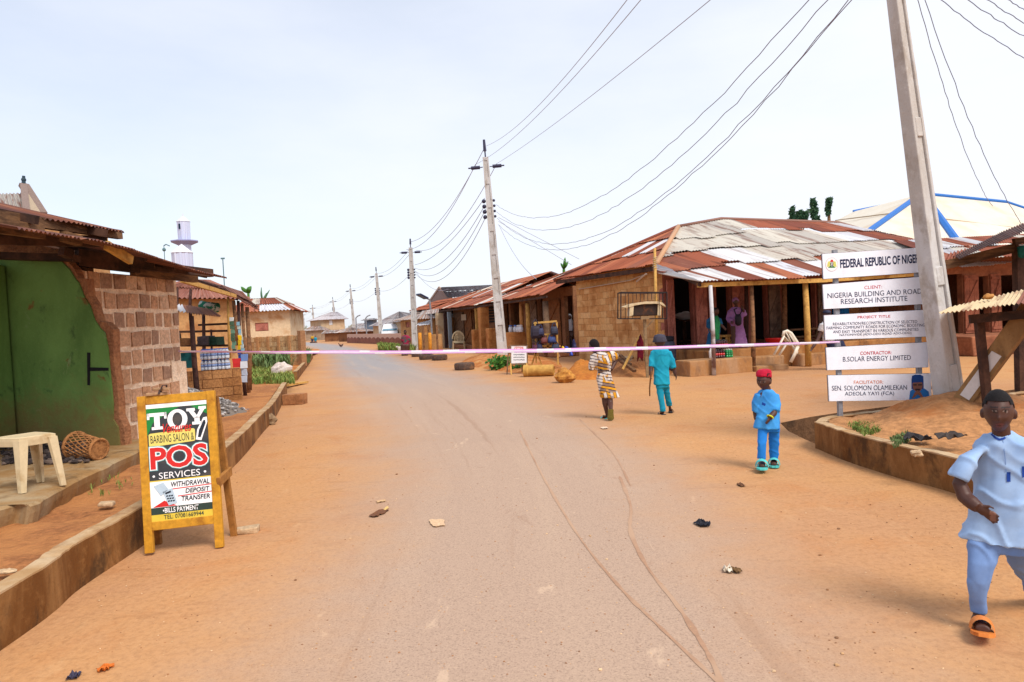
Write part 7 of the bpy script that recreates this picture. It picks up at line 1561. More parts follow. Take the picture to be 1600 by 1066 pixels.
adult('person in white shirt and dark cap standing behind the project sign', 17.4, (1320, 590), (1292, 493, 11, 14), [(1287, 1300, 501, .03, .8), (1284, 1312, 505, .03), (1285, 1312, 520, .03), (1286, 1312, 533, .03)], [([(1286, 506, 0, 3.6), (1283, 518, .03, 3.2), (1277, 532, .0, 2.8), (1270, 543, -.05, 2.3)], 2), ([(1310, 506, .0, 3.6), (1314, 520, .0, 3.2), (1312, 532, -.1, 2.5)], 2)], [(1289, 1316, 529, .03, .6), (1296, 1325, 550, .03, .6), (1308, 1334, 584, .03, .6)], [((1305, 530, .02, 6), (1316, 586, .02, 3)), ((1312, 530, .02, 6), (1327, 586, .02, 3))], M_WH, M_DKB, names=('shirt', 'trousers'), yaw=-60, sleeve=5.5, wrap=lambda a, mb: mb.loft([(a.hc+V((0, 0, a.hh*.18)), a.hw*.56, a.hh*.5), (a.hc+V((0, 0, a.hh*.45)), a.hw*.54, a.hh*.46), (a.hc+V((0, 0, a.hh*.56)), a.hw*.3, a.hh*.3)], 16), wm=flat('dark navy cap', c(36, 40, 66)))
M_WHJ = mat('white hijab', c(226, 226, 236), var=.06, bump=.1)
pz = fA.M@fA.hy(891, 540, .25)
adult('woman in white hijab and black gown standing in the dark doorway of the row', pz.y, (891, 548), (890, 496, 7, 10), [(886, 895, 502, .03, .8), (884, 897, 506, .03), (884, 897, 518, .03)], [([(885, 506, 0, 2.4), (884, 516, 0, 2), (886, 523, -.1, 1.7)], 2), ([(896, 506, .0, 2.4), (897, 516, .0, 2), (895, 523, -.1, 1.7)], 2)], [(884.5, 897, 516, .03, .6), (884, 898, 530, .03, .6), (883, 898, 546, .03, .6)], None, flat('black gown', c(40, 38, 56)), flat('black gown', c(40, 38, 56)), vox=.03, sleeve=3.2, wrap=lambda a, mb: (mb.ball(a.hc+V((0, .03, .02)), (a.hw*.62, a.hh*.5, a.hh*.54), 14, 10), a.rings([(886, 894.5, 500, .0, .9), (884.5, 896, 508, .0, .7), (885, 896, 517, .0, .6)], mb)), wm=M_WHJ)
yfr = G(632, 556).y
M_RP = mat('red patterned wrap', c(160, 40, 76), c(60, 96, 90), scale=6, th=(.5, .6), var=.25, vscale=10)
adult('woman in red patterned wrapper walking towards the camera along the road edge', yfr, (635, 556), (633, 519.5, 4.6, 7), [(630, 637, 523.5, .03, .8), (628, 640, 525, .03), (629, 639, 532, .03), (629.5, 639, 538, .03)], [([(629, 526, 0, 1.5), (628, 533, .05, 1.3), (629, 539, .0, 1.1)], 2), ([(639, 526, .0, 1.5), (641, 533, .05, 1.3), (640, 538, .0, 1.1)], 2)], [(629.5, 639.5, 536, .03, .7), (630, 640, 546, .03, .7), (631, 640, 553, .03, .7)], None, M_RP, M_RP, vox=.05, sleeve=2.2)
# two far people
for lb, px_, y0, y1, m1, m2, in (('far off person in yellow top and dark wrapper near the road bend', 488, 522, 537, mat('ochre top', c(206, 160, 50)), M_DKB), ('far off person in bright teal clothes beside the one in yellow', 493, 524, 537, mat('teal clothes', c(36, 150, 180)), mat('teal clothes', c(36, 150, 180)))):
    Yp = 95; h_ = y1-y0; adult(lb, Yp, (px_, y1), (px_, y0+1.3, 1.5, 2.3), [(px_-1.6, px_+1.6, y0+3, .0), (px_-2.1, px_+2.1, y0+4, 0), (px_-1.8, px_+1.8, y0+8, 0)], [([(px_-2, y0+4, 0, .6), (px_-2.3, y0+7, 0, .5)], 2), ([(px_+2, y0+4, 0, .6), (px_+2.3, y0+7, 0, .5)], 2)], [(px_-1.8, px_+1.8, y0+7.5, 0, .7), (px_-2, px_+2, y1-.5, 0, .7)], [((px_-.8, y0+8, 0, .9), (px_-.8, y1-.6, 0, .5)), ((px_+.8, y0+8, 0, .9), (px_+.8, y1-.6, 0, .5))], m1, m2, vox=.07, sleeve=.8, feat=False, hairc=False)
# ---- goat and hen
gp = G(626, 553); gt = thing('goat', 'white goat walking beside the woman in red', 'goat', tuple(gp)); k = gp.y/FPX; pt = lambda x, y, dy=0: D(x, y, gp.y+dy)
mb = MB(); mb.tube([pt(622.5, 545.5), pt(624, 545), pt(627, 544.8), pt(630, 545), pt(631, 545.5)], [.05, .13, .15, .14, .06], 10)
mb.tube([pt(623.5, 545), pt(621.8, 542.8), pt(621.2, 541.8)], [.09, .06, .055], 8); mb.ball(pt(620.5, 542.2), (.10, .055, .06), 8, 6); mb.tube([pt(620.2, 542.2), pt(619.2, 543.2)], [.05, .03], 7)
for x, dy in ((623.5, -.08), (624.5, .08), (629.2, -.08), (630.2, .08)): mb.tube([pt(x, 546.5, dy), pt(x+.2, 549.5, dy), pt(x-.1, 551, dy), pt(x, 553, dy)], [.06, .04, .035, .03], 7)
for dy in (-.06, .06): mb.tube([pt(621.2, 541.2, dy), pt(622, 540.2, dy*1.6)], [.02, .01], 5); mb.ball(pt(621.5, 541.8, dy*1.8), (.05, .02, .025), 6, 5)
mb.tube([pt(631, 545), pt(632, 543.8)], [.03, .015], 6)
me = remesh(mb, .022, 2, org=gp); paint(me, gp, lambda x, y, p, n: c(224, 212, 200)); o = link('body', me, M_BOT, gt)
hp_ = G(533, 543.5); ht = thing('hen', 'small dark hen on the far road edge', 'hen', tuple(hp_)); k = hp_.y/FPX; mb = MB(); cc = hp_+V((0, 0, .2)); mb.ball(cc, (.17, .1, .11), 10, 8); mb.tube([cc+V((-.1, 0, .04)), cc+V((-.18, 0, .16))], [.06, .04], 7); mb.ball(cc+V((-.2, 0, .19)), .05, 7, 6); mb.tube([cc+V((.12, 0, .05)), cc+V((.24, 0, .17))], [.07, .02], 7); mb.tube([cc+V((0, .03, -.05)), hp_+V((0, .03, 0))], .015, 5); mb.tube([cc+V((0, -.03, -.05)), hp_+V((0, -.03, 0))], .015, 5)
me = remesh(mb, .02, 1, org=hp_); paint(me, hp_, lambda x, y, p, n: c(84, 50, 40)); link('body', me, M_BOT, ht)
# ============================================================ SIGN, TAPE, FAR STREET, WIRES, LITTER
ps = G(1317, 656, .27); YS = ps.y
sg = thing('project_sign', 'white five panel government road project sign on two grey posts', 'sign', tuple(ps))
pr_ = G(1441, 650, .27); pl = Plane(V((ps.x, ps.y, 0)), V((pr_.x-ps.x, pr_.y-ps.y, 0)), Z); H_ = pl.hit
M_GALVP = mat('grey steel post', c(150, 152, 160), c(110, 104, 104), scale=8, var=.12, rough=.5)
for bx_, tx in ((1316, 1307), (1441, 1436)):
    a, b_ = H_(bx_, 656)[0], H_(tx, 390); mb = MB(); mb.bar(pl.P(a, .2, -.05), pl.P(b_[0], b_[1], -.05), .05, .05); mb.build('post', M_GALVP, sg, world=True)
M_SIGN = mat('white sign sheet', c(238, 241, 252, .98), c(206, 196, 190, .98), scale=2.5, th=(.5, .8), amt=.45, var=.05, bump=.05, rough=.5); SRED = flat('sign red', c(216, 70, 84)); SNAVY = flat('sign navy', c(30, 42, 84)); SORG = flat('sign faded orange', c(236, 150, 120)); M_EDGE = flat('dark sheet edge', c(70, 66, 76))
def spanel(tl_, tr_, br_, bl_):
    mb = MB(); q = [H_(*p) for p in (tl_, bl_, br_, tr_)]; mb.prism(q, pl, -.02, 0); o = mb.build('panel', M_SIGN, sg, world=True)
    mb = MB(); e = .004; q2 = [(q[0][0]-e, q[0][1]+e), (q[1][0]-e, q[1][1]-e), (q[2][0]+e, q[2][1]-e), (q[3][0]+e, q[3][1]+e)]; mb.prism(q2, pl, -.03, -.0205); f = mb.build('panel_edge', M_EDGE, o); f.data.transform(WM[sg].inverted()); return o
s1 = spanel((1285, 397), (1446, 386.5), (1448, 425), (1287, 436)); s2 = spanel((1286, 445), (1448, 432), (1450, 475), (1288, 483)); s3 = spanel((1288, 493), (1450, 484), (1450, 526), (1290, 531)); s4 = spanel((1291, 543.5), (1450, 535), (1451, 574), (1293, 578.5)); s5 = spanel((1294, 587), (1454, 584), (1456, 625), (1296, 627))
def stx(parent, slope, rows):
    """each panel's lettering follows the panel's own slope"""
    q0 = V((*H_(1300, 500), 0)); q1 = V((*H_(1400, 500+100*slope), 0)); d = (q1-q0).normalized(); p2 = Plane(pl.o, pl.ux*d.x+pl.uy*d.y, pl.uy*d.x-pl.ux*d.y)
    for body, x0, x1, y0, h, m_, bd in rows: ptext(body, p2, (x0, y0), (x1, y0+slope*(x1-x0)-h), m_, parent, bold=bd)
stx(s1, -.068, [('FEDERAL REPUBLIC OF NIGERIA', 1313, 1444, 419.3, 14, SNAVY, .03)])
stx(s2, -.05, [('CLIENT:', 1350.6, 1378, 452, 5.2, SRED, 0), ('NIGERIA BUILDING AND ROAD', 1293, 1440, 466.3, 8, SNAVY, 0), ('RESEARCH INSTITUTE', 1314, 1417.5, 475.5, 8, SNAVY, 0)])
stx(s3, -.031, [('PROJECT TITLE', 1340, 1391, 499, 5.2, SRED, .01)]+[(t_, a, b, y, 4.5, SNAVY, .0) for t_, a, b, y in (('REHABILITATION/RECONSTRUCTION OF SELECTED', 1301.5, 1433, 508.8), ('FARMING COMMUNITY ROADS FOR ECONOMIC BOOSTING', 1291.5, 1445, 515), ('AND EASY TRANSPORT IN VARIOUS COMMUNITIES', 1301.5, 1435, 521), ('NATIONWIDE (ADO-ODO ROAD ADO-ODO)', 1312, 1424, 526.4))])
stx(s4, -.028, [('CONTRACTOR:', 1344, 1393, 554.8, 5.2, SRED, .01), ('B.SOLAR ENERGY LIMITED', 1317, 1423, 565.3, 7.5, SNAVY, 0)])
stx(s5, -.0125, [('FACILITATOR:', 1334, 1380, 600, 5.2, SORG, .01), ('SEN. SOLOMON OLAMILEKAN', 1299.7, 1417, 610.5, 7.5, SNAVY, 0), ('ADEOLA YAYI (FCA)', 1320, 1397, 620, 7.5, SNAVY, 0)])
def patch(parent, name, polys, m, n):
    mb = MB()
    for p in polys: mb.prism([H_(*q) for q in p], pl, .0008+n*.0008, .0014+n*.0008)
    o = mb.build(name, m, parent); o.data.transform(WM[sg].inverted()); return o
el = lambda cx, cy, rx, ry, n=20: [(cx+rx*math.cos(2*math.pi*k/n), cy-ry*math.sin(2*math.pi*k/n)) for k in range(n)]
patch(s1, 'crest', [el(1299.5, 413.5, 10, 11)], flat('crest rim', c(226, 206, 210)), 0); patch(s1, 'crest', [el(1299.5, 413.5, 9.2, 10.2)], WHT, 1)
patch(s1, 'crest', [[(1292, 417), (1293.5, 409), (1297, 408), (1297, 417)], [(1302, 417), (1302, 408), (1305.5, 409), (1307, 417)]], flat('crest yellow', c(230, 226, 120)), 2)
patch(s1, 'crest', [[(1293.5, 418.5), (1297, 416), (1302, 416), (1305.5, 418.5)]], GRN, 3); patch(s1, 'crest', [[(1297.2, 410.5), (1301.8, 410.5), (1301.5, 416), (1299.5, 418), (1297.5, 416)]], M_BLK, 4); patch(s1, 'crest', [[(1297, 409.5), (1298, 406), (1301, 406), (1302, 409.5)]], RED, 4)
patch(s1, 'crest', [[(1298, 411), (1298.8, 411), (1299.5, 413.4), (1300.2, 411), (1301, 411), (1299.9, 414.5), (1299.9, 417), (1299.1, 417), (1299.1, 414.5)]], WHT, 5)
PB = flat('portrait blue', c(46, 128, 206)); PB2 = flat('portrait deep blue', c(22, 74, 150)); PSK = flat('portrait skin', c(150, 100, 84)); PSK2 = flat('portrait dark', c(60, 44, 50))
patch(s5, 'portrait', [[(1420.5, 624.5), (1422, 611), (1428, 607), (1444, 607), (1451, 612), (1452.5, 624)]], PB, 0); patch(s5, 'portrait', [[(1424, 594), (1425, 587.5), (1430, 585.5), (1438, 585.5), (1442.5, 588), (1443, 596), (1443, 608), (1424, 608)]], PB2, 1)
patch(s5, 'portrait', [el(1433.5, 602, 8, 10.5)], PSK, 2); patch(s5, 'portrait', [[(1425, 598), (1424.5, 590), (1442.5, 590), (1442, 597)]], PB2, 3); patch(s5, 'portrait', [[(1426.5, 600.5), (1432, 600.5), (1432, 602.5), (1427, 602.5)], [(1434, 600.5), (1440.5, 600.5), (1440, 602.5), (1434, 602.5)], [(1429, 607.5), (1438, 607.5), (1436, 610.5), (1431, 610.5)]], PSK2, 4)
patch(s5, 'portrait', [[(1424, 623), (1429, 613), (1433.5, 609.5), (1438, 613), (1443.5, 623), (1439, 621), (1433.5, 616), (1428, 621)]], PSK, 5)
# ---- tape across the street
def tape():
    mb = MB(); a = D(277, 549, 9.95); b_ = D(1312, 534.5, YS-.03); n = 120; vs = []
    for i in range(n+1):
        t = i/n; p = a.lerp(b_, t)+V((0, 0, -.16*4*t*(1-t)*.35+.012*noise.noise(V((t*9, 5, 5))))); x, y = proj(p)
        w_ = .011+.017*math.sin(math.pi*min(1, t*1.02))**.6*(.75+.35*noise.noise(V((t*7, 3, 0)))); an = R(12)+1.5*noise.noise(V((t*5, 9, 1)))*(.3+.7*abs(t-.5)*2); u = V((0, math.sin(an), math.cos(an)))
        vs += [p+u*w_, p+u*w_*.3+V((0, -.004, 0)), p-u*w_*.4+V((0, -.003, 0)), p-u*w_]
    mb.add(vs, [(i*4+k, i*4+k+1, i*4+k+5, i*4+k+4) for i in range(n) for k in range(3)])
    tc_ = [(q if noise.noise(V((i*.3, k, 0))) < .12 else c(248, 236, 250)) for q, i, k in [((c(240, 170, 232), c(250, 240, 250), c(236, 180, 244))[k], i, k) for i in range(n) for k in range(3)]]; mb.t = tc_
    m = mat('barrier tape', (0, 0, 0), tint=True, var=.05, bump=0, rough=.35, spec=.5); o = mb.build('barrier_tape', m, org=a); tag(o, 'pink and white barrier tape stretched across the road to the sign post', 'tape')
tape()
# ---- power poles along the road
pole_info = []
for px, py, tx, ty, Y, lb in ((786.5, 566, 758.5, 246, 29, 'nearest far side concrete power pole in front of the rusty row houses'), (649.5, 549, 641.5, 387, 47, 'second concrete power pole along the row, beside the woman in red'), (597, 540, 588, 427, 72, 'third concrete power pole along the road, beside the white van'), (555, 532, 547.5, 451, 101, 'fourth concrete power pole, beside the brown compound wall'), (526, 525, 520, 469, 137, 'fifth concrete power pole, in front of the two storey house'), (491.5, 522, 488.3, 480, 170, 'sixth concrete power pole, left of the two storey house'), (476.5, 521, 473.5, 491, 200, 'seventh power pole, faint in the distance'), (464, 521, 463.5, 499, 230, 'eighth and farthest power pole, faintest in the distance')):
    b0 = D(px, py, Y); 
    pole_info.append(concrete_pole(px, py, tx, ty, Y, .44, .24, lb))
# ---- overhead wires
M_WIRE = flat('cable grey', c(176, 176, 196), rough=.6); M_WIRED = flat('cable dark', c(140, 138, 158), rough=.6)
def wire(a, b_, sag, r_, label, m=None, wob=0, n=26, name='overhead_cable', group='overhead cables'):
    pts = []
    for i in range(n+1):
        t = i/n; p = a.lerp(b_, t)+V((0, 0, -4*sag*t*(1-t)))
        if wob and 0 < i < n: p += V((random.uniform(-wob, wob), 0, random.uniform(-wob, wob)))
        pts.append(p)
    mb = MB(); mb.tube(pts, r_, 5); o = mb.build(name, m or M_WIRE, org=a, smooth=True); tag(o, label, 'cable', group)
def wire_thru(a, b_, mid, r_, label, **k):
    """choose the sag so the cable passes through a pixel"""
    best = min(((min(((proj(a.lerp(b_, t/60)+V((0, 0, -4*s*(t/60)*(1-t/60))))[0]-mid[0])**2+(proj(a.lerp(b_, t/60)+V((0, 0, -4*s*(t/60)*(1-t/60))))[1]-mid[1])**2) for t in range(8, 52)), s) for s in [x*.05 for x in range(-4, 90)]))
    wire(a, b_, best[1], r_, label, **k)
P1 = lambda x, y: D(x, y, 29)
topN = lambda x, y, Y=8.2: D(x, y, Y)
wire_thru(P1(757.5, 229), topN(1040, -80, 9.5), (940, 50), .007, 'upper high tension cable from the nearest far pole, top left of the three')
wire_thru(P1(743, 257), topN(1075, -90, 9.5), (960, 50), .007, 'upper high tension cable crossing the first near the pole top')
wire_thru(P1(776, 256), topN(1200, -75, 9.5), (985, 100), .007, 'upper high tension cable running lowest of the three')
for i, (a, tr, md, lb) in enumerate((((775, 320), (1330, -80), (1090, 190), 'sagging low tension cable, topmost of the four'), ((776, 331), (1360, -80), (1090, 222), 'sagging low tension cable, second of the four'), ((777, 341), (1392, -80), (1090, 258), 'sagging low tension cable, third of the four'), ((778, 351), (1400, -90), (1085, 272), 'sagging low tension cable, lowest of the four'))): wire_thru(P1(*a), topN(*tr, 9.0), md, .007, lb, m=M_WIRED, wob=.02, n=60)
P2 = lambda x, y: D(x, y, 47)
for a, b_, md, lb in (((743, 257), (635, 390), (700, 335), 'left high tension cable between the first two poles'), ((757, 231), (641, 378), (706, 320), 'top high tension cable between the first two poles'), ((776, 256), (650, 391), (710, 360), 'right high tension cable between the first two poles'), ((757, 310), (648, 414), (695, 385), 'upper low tension cable between the first two poles'), ((758, 320), (648, 419), (697, 405), 'second low tension cable between the first two poles'), ((759, 327), (649, 424), (700, 417), 'third low tension cable between the first two poles'), ((760, 337), (649, 428), (702, 428), 'lowest low tension cable between the first two poles')): wire_thru(P1(*a), P2(*b_), md, .014, lb)
for (pa_, b1_, t1_), (pb3, b2_, t2_), nm in zip(pole_info[1:6], pole_info[2:7], ('second and third', 'third and fourth', 'fourth and fifth', 'fifth and sixth', 'sixth and seventh')):
    for q, lb in ((1.0, 'top cable between the %s poles'), (.955, 'arm cable between the %s poles'), (.77, 'low tension cable between the %s poles')): wire(b1_.lerp(t1_, q), b2_.lerp(t2_, q), .5, .013, lb % nm)
wire_thru(P1(780, 352), D(838, 436, 24), (805, 400), .011, 'service drop from the nearest far pole to the rusty row roof'); wire_thru(P1(779, 340), D(905, 405, 28), (840, 372), .01, 'service drop from the nearest far pole to the roof beside the corner house'); wire_thru(P1(779, 346), D(893, 414, 28), (835, 380), .01, 'lower service drop from the nearest far pole to the corner house')
wire_thru(P2(650, 425), D(700, 452, 42), (668, 445), .013, 'service drop from the second pole to the grey gable house')
for i, (a, b_, md, r_, lb) in enumerate((((1418, -60), (1551, 322), (1478, 150), .0055, 'service cable dropping behind the big pole, left of the twisted pair'), ((1424, -60), (1640, 390), (1500, 155), .0055, 'service cable dropping behind the big pole, right of the twisted pair'), ((1410, -50), (1700, 140), (1530, 46), .006, 'cable at the upper right corner, lowest of four'), ((1440, -50), (1700, 115), (1560, 30), .006, 'cable at the upper right corner, second from below'), ((1470, -50), (1700, 92), (1575, 18), .006, 'cable at the upper right corner, third from below'), ((1510, -50), (1700, 62), (1590, 8), .006, 'cable at the upper right corner, highest of four'))): wire_thru(topN(*a, 8.6), D(*b_, 15 if i < 2 else 10), md, r_, lb, m=flat('pale cable', c(150, 164, 196)), wob=.01, n=40)
# ---- compound wall, van, far houses
cw_ = thing('compound_wall', 'brown scalloped compound wall in front of the white van', 'wall', tuple(G(636, 546))); a, b_ = D(636, 546, 60), D(543, 537, 84); a.z = b_.z = 0; pw = Plane(b_, a-b_, Z); L_ = (a-b_).length
mb = MB(); mt = MB()
for i in range(14):
    u0, u1 = L_*i/14, L_*(i+1)/14; mb.prism([(u0, 0), (u1, 0), (u1, .5)]+[(u0+(u1-u0)*(1-j/6), .5+.2*math.sin(math.pi*j/6)) for j in range(1, 6)]+[(u0, .5)], pw, -.2, .05); mt.prism([(u0, .45), (u1-.02, .45), (u1-.02, 1.05), (u0, 1.05)], pw, -.19, 0)
mb.build('lower_band', mat('brown paint', c(150, 96, 80), c(120, 74, 62), scale=1.5), cw_, world=True); mt.build('upper_band', mat('pinkish plaster', c(216, 180, 162)), cw_, world=True)
Yv = 70; kv = Yv/FPX; vb = D(609, 530, Yv); vz = 0; va_ = thing('van', 'white minibus parked behind the brown compound wall', 'van', (vb.x, Yv, 0)); w_ = 26*kv/2; zt_ = zat(608, 506.5, Yv); WT = mat('white van paint', c(238, 240, 244), var=.03, bump=0, rough=.3, spec=.5)
mb = MB(); prof = [(0, .35), (0, 1.0), (.12, 1.25), (.75, zt_-.25), (1.1, zt_), (4.6, zt_), (4.75, zt_-.2), (4.8, .35)]
vs = [(vb.x-w_, Yv+y, z) for y, z in prof]+[(vb.x+w_, Yv+y, z) for y, z in prof]; n = len(prof)
def sh(p): k = 1 if p[2] < 1.3 else 1-.1*(p[2]-1.3)/(zt_-1.3); return (vb.x+(p[0]-vb.x)*k, p[1], p[2])
mb.add([sh(p) for p in vs], [tuple(range(n)), tuple(range(2*n-1, n-1, -1))]+[(i, (i+1) % n, n+(i+1) % n, n+i) for i in range(n)]); mb.build('body', WT, va_, world=True, bevel=.06)
mb = MB(); q0, q1 = (.16, 1.33), (.70, zt_-.36); mb.add([sh((vb.x-w_*.88, Yv+q0[0]-.03, q0[1])), sh((vb.x+w_*.88, Yv+q0[0]-.03, q0[1])), sh((vb.x+w_*.84, Yv+q1[0]-.03, q1[1])), sh((vb.x-w_*.84, Yv+q1[0]-.03, q1[1]))], [(0, 1, 2, 3)]); mb.build('windscreen', mat('windscreen', c(110, 150, 170), var=.05, bump=0, rough=.15, spec=.6), va_, world=True)
for s_ in (-1, 1): MB().box((vb.x+s_*w_*.75, Yv-.02, .85), (.32, .06, .2)).build('headlight', flat('lamp glass', c(210, 214, 220), rough=.2), va_, world=True, bevel=.02)
MB().box((vb.x, Yv-.02, .85), (w_*.9, .05, .14)).build('grille', M_BLK, va_, world=True); MB().box((vb.x, Yv-.06, .5), (w_*1.96, .14, .26)).build('bumper', flat('grey bumper', c(130, 130, 136)), va_, world=True, bevel=.03)
for s_ in (-1, 1):
    for y in (1.0, 3.9): MB().lathe([(.2, -.1), (.34, -.1), (.36, 0), (.34, .1), (.2, .1)], 18, (vb.x+s_*(w_-.12), Yv+y, .36), M=Matrix.Rotation(R(90), 3, 'Y')).build('wheel', flat('tyre black', c(40, 38, 40)), va_, world=True, smooth=True)
grey = lambda i, r_, s: random.choice([c(168, 166, 170), c(150, 148, 154), c(186, 182, 182), c(136, 132, 138)])
mixr = lambda i, r_, s: random.choice([c(168, 160, 156), c(186, 150, 130), c(206, 200, 198), c(140, 124, 120)])
M_GRYW = mat('grey brown wall', c(176, 152, 128), c(140, 116, 98), scale=1, var=.2); M_FARW = mat('pale tan wall', c(206, 180, 148), c(184, 152, 120), scale=.8, var=.12)
simple_house('two_storey_house', 'two storey beige house with pitched grey roof far down the road', 502.5, 540, 531, 499.5, 122, 124, 9, M_FARW, lambda i, r_, s: c(206, 200, 204), ((517, 488), (527, 487.5)), wins=((514.5, 500.5, 519.5, 508),), winm=flat('white window', c(236, 238, 244)), over=.6)
HOUSES = [('low grey roofed shack left of the two storey house', 478, 502, 531, 517, 118, 118, 5, M_GRYW, mixr, ((486, 510), (500, 510))),
 ('dark open fronted shack below the two storey house', 508, 532, 534, 521, 100, 100, 4, M_ROWW, mixr, ((508, 517), (533, 515))),
 ('weathered shack with patched pale awning at the bend', 530, 548, 534, 520, 94, 92, 4, M_ROWW, mixr, ((531, 514), (549, 511))),
 ('grey roofed house behind the fourth power pole', 548, 576, 532, 514, 110, 108, 6, M_GRYW, grey, ((552, 506), (575, 505))),
 ('blue grey tank shed beside a street lamp', 571, 584, 532, 500.5, 96, 96, 3, mat('blue grey sheet wall', c(112, 124, 142), var=.1), grey, ((571, 498), (584, 498))),
 ('large grey roofed house behind the white van', 584, 628, 532, 509, 88, 84, 10, M_FARW, grey, ((596, 489), (624, 487.5))),
 ('grey roofed house with pale ridge behind the compound wall', 616, 645, 537, 503, 72, 66, 8, M_FARW, grey, ((626, 489), (650, 483)))]
for lb, *a in HOUSES: simple_house('house' if 'shack' not in lb else 'shack', lb, *a)
simple_house('house', 'tan house with grey sheet roof beside the second power pole', 628, 664, 545, 500, 55, 50, 6, M_TANW, mixr, ((640, 487), (668, 481)), wins=((634, 503, 640, 512), (646, 503, 652, 512)), over=.5)
# small awning and clutter by the orange posts
aw = thing('street_stall', 'small stall with grey white sheet awning beside the second power pole', 'stall', tuple(G(664, 552))); Y = 40
mb = MB(); mb.corr([D(650, 511, Y), D(671, 508, Y)], [D(654, 505, Y+2), D(673, 500, Y+2)], cols=lambda i, r_, s: c(206, 206, 210), **PR); mb.corr([D(656, 494, Y+1), D(686, 490, Y-1)], [D(660, 486, Y+3), D(686, 482, Y+1)], cols=mixr, **PR); mb.build('awning', M_ROOF, aw, world=True, smooth=True)
for x in (653, 661, 669, 682): p = D(x, 508, Y); MB().tube([(p.x, p.y, 0), p], .06, 6).build('post', M_POLE, aw, world=True)
p, q = D(656, 530, Y+1), D(690, 524, Y+1); MB().bx(p.x, q.x, Y+.6, Y+1.4, 0, 1.1, jit=.03).build('counter', M_BLOCK if False else M_TANW, aw, world=True)
# solar street lamp and two far lamps
sl = thing('street_lamp', 'solar street lamp with black tilted panel above the grey gable house', 'street lamp', tuple(V((D(676, 545, 44).x, 44, 0)))); p = D(671, 468, 44); MB().tube([(sl.location.x, 44, 0), V((sl.location.x, 44, p.z-.6)), p, D(664, 465.5, 44)], .06, 7).build('pole', M_GALVP, sl, world=True); mb = MB(); mb.bar(D(653.5, 460, 43.6), D(666, 466.5, 44), .5, .1); mb.build('solar_panel', flat('panel black', c(40, 46, 76), rough=.3), sl, world=True)
for px_, lb in ((556, 'thin far street lamp left of the blue grey shed'), (571.5, 'thin far street lamp in front of the blue grey shed')): p = D(px_, 497, 88); t = thing('street_lamp', lb, 'street lamp', (p.x, 88, 0)); MB().tube([(p.x, 88, 0), p, D(px_+3, 494, 88)], .08, 6).build('pole', M_GALVP, t, world=True); MB().bar(D(px_+2.5, 494.3, 88), D(px_+7, 492.5, 88), .3, .12).build('lamp_head', M_GALVP, t, world=True)
grass('grass', px_area([(592, 544), (648, 551), (646, 555), (592, 548)], 0), 700, .5, M_GRASS, 'strip of roadside grass behind the white goat', G(620, 548))
grass('grass', px_area([(1322, 664), (1420, 648), (1438, 655), (1350, 684)], .3), 900, .045, M_GRASS, 'grass sprouting on the sign island', G(1370, 665, .28)); grass('grass', px_area([(1390, 686), (1418, 676), (1425, 690), (1396, 702)], .3), 260, .04, M_GRASSD, 'small grass tuft on the front of the sign island', G(1405, 690, .28))
grass('grass', px_area([(120, 768), (215, 728), (216, 760), (150, 780)], .29), 26, .06, M_GRASS, 'weeds sprouting under the veranda edge', G(170, 760, .28))
# distant tree line
rng = random.Random(5)
def treeline():
    mb = MB()
    for i in range(3200):
        x = rng.uniform(-150, 240); y = 190+rng.random()*60; hmax = 2.6+1.0*noise.noise(V((x*.05, 0, 0)))+.6*noise.noise(V((x*.21, 1, 0))); z = rng.random()*hmax
        p = V((x, y, z)); a_ = V((rng.uniform(-1, 1), rng.uniform(-1, 1), rng.uniform(-.5, .5))).normalized()*.9; b2 = V((0, 0, 1)).cross(a_).normalized()*.3+V((0, 0, .7)); mb.add([p-a_, p+b2, p+a_, p-b2], [(0, 1, 2, 3)])
    tag(mb.build('far_wood', mat('haze tinted foliage', c(172, 182, 172), c(196, 200, 192), scale=.1, bump=0), fix=False), 'low hazy line of trees beyond the last houses', 'trees', kind='stuff')  # distance haze is painted into the pale leaf colour
treeline()
# ---- litter on the road
def litter(name, px, py, w_, d_, h_, col_, label, n=9, seed=0, z=0):
    p = G(px, py, z); q = random.Random(seed or px); mb = MB(); N = 7; vs = []
    for i in range(N):
        for j in range(N): u, v = i/(N-1)-.5, j/(N-1)-.5; r0 = 1+.35*noise.noise(V((u*3+px, v*3, 0))); vs.append((u*w_*r0, v*d_*r0, .008+h_*abs(noise.noise(V((u*4.3+px, v*4.3, 2))))*2*(1 if h_ else 0)))
    mb.add(vs+[(a, b_, cc+.006) for a, b_, cc in vs], [(i*N+j, i*N+j+1, (i+1)*N+j+1, (i+1)*N+j) for i in range(N-1) for j in range(N-1) if q.random() > .12 or 1 < i < 5]+[(49+i*N+j, 49+i*N+j+1, 49+(i+1)*N+j+1, 49+(i+1)*N+j) for i in range(N-1) for j in range(N-1)])
    o = mb.build(name, mat('litter %02x%02x%02x' % tuple(int(x*255) for x in col_), col_, var=.25, scale=20, rough=.7), org=V((0, 0, 0))); o.location = p; o.rotation_euler = (0, 0, q.random()*.8-.4); tag(o, label, 'litter')
litter('plastic_scrap', 1096, 822, .07, .12, .035, c(40, 42, 52), 'crumpled black plastic scrap on the road right of centre'); litter('plastic_scrap', 1104, 822, .05, .1, .03, c(48, 50, 62), 'smaller black plastic scrap touching the crumpled one')
litter('paper_scrap', 1137, 894, .05, .08, .025, c(238, 226, 206), 'crumpled white wrapper on the road below the black scrap'); litter('wrapper', 1148, 894, .05, .09, .02, c(124, 92, 56), 'brown torn wrapper beside the white one'); litter('cardboard_scrap', 683, 819, .11, .2, .003, c(226, 188, 148), 'flat pale cardboard scrap in the middle of the road')
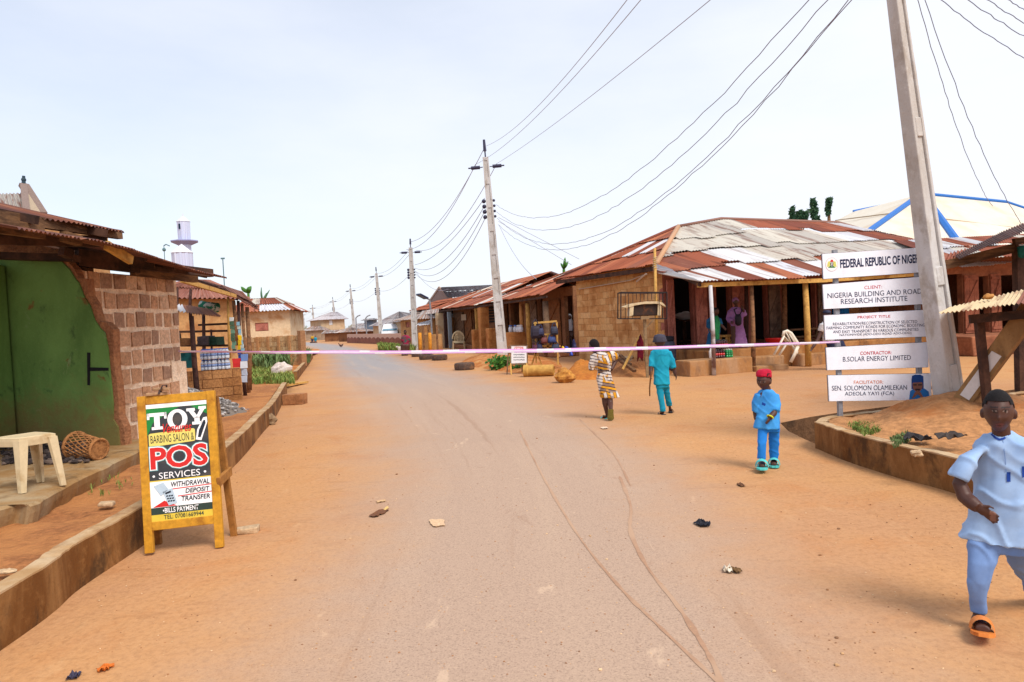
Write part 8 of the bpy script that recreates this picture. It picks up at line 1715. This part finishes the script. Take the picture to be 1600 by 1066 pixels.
litter('leaf_scrap', 592, 804, .09, .2, .01, c(120, 76, 48), 'brown twisted leaf on the road left of centre'); litter('leaf_scrap', 603, 797, .03, .1, .008, c(224, 188, 120), 'small pale leaf beside the brown twisted leaf'); litter('leaf_scrap', 596, 785, .08, .06, .004, c(216, 176, 130), 'thin tan scrap above the brown twisted leaf')
litter('orange_peel', 164, 1048, .06, .06, .015, c(214, 112, 36), 'orange peel near the bottom left corner'); litter('plastic_scrap', 116, 1061, .05, .05, .02, c(66, 62, 84), 'dark plastic scrap at the bottom edge'); litter('paper_scrap', 1001, 668, .0, .0, .0, c(240, 214, 190), 'x') if False else None
litter('paper_scrap', 944, 670, .09, .16, .01, c(236, 206, 178), 'small pale paper behind the child in the patterned dress'); litter('plastic_scrap', 1158, 760, .05, .1, .012, c(120, 80, 52), 'little brown scrap below the small boy'); litter('rag', 1437, 690, .22, .14, .06, c(56, 52, 54), 'dark crumpled rag on the front of the sign island', z=.33); litter('rag', 1486, 686, .24, .14, .05, c(70, 60, 56), 'second dark rag near the boy on the sign island', z=.4)
rock('stone', 1432, 713, .12, .08, .06, 'pale flat stone on the sign island front', 'stone', z=.28)
rock('stone', 1467, 610, .16, .12, .12, 'pale orange stone wedged between the big pole and the fallen beam', 'stone', mat('orange rock', c(204, 142, 66)), z=.5)
mb = MB(); q = random.Random(3)
for i in range(2200):
    px, py = q.uniform(150, 1560), 560+q.random()**1.6*500; p = G(px, py)
    if p.y > 26 or (px > 1200 and py < 780) or px < 800-(p.y*.0)+(-1.0)*0 and p.x < -3.0-(max(0, p.y-6)*.25): continue
    r_ = q.uniform(.0018, .0042)*(1+p.y*.04)*(2.2 if q.random() < .04 else 1); mb.ball((p.x, p.y, r_*.5+.003), (r_*1.3, r_, r_*.7), 5, 4, col=q.choice([c(176, 126, 86), c(206, 164, 120), c(150, 110, 80), c(226, 190, 150), c(196, 150, 110)]), jit=.4)
tag(mb.build('pebbles', mat('pebbles', (0, 0, 0), tint=True, var=.2, rough=.95)), 'scattered grit and pebbles on the road', 'pebbles', kind='stuff')
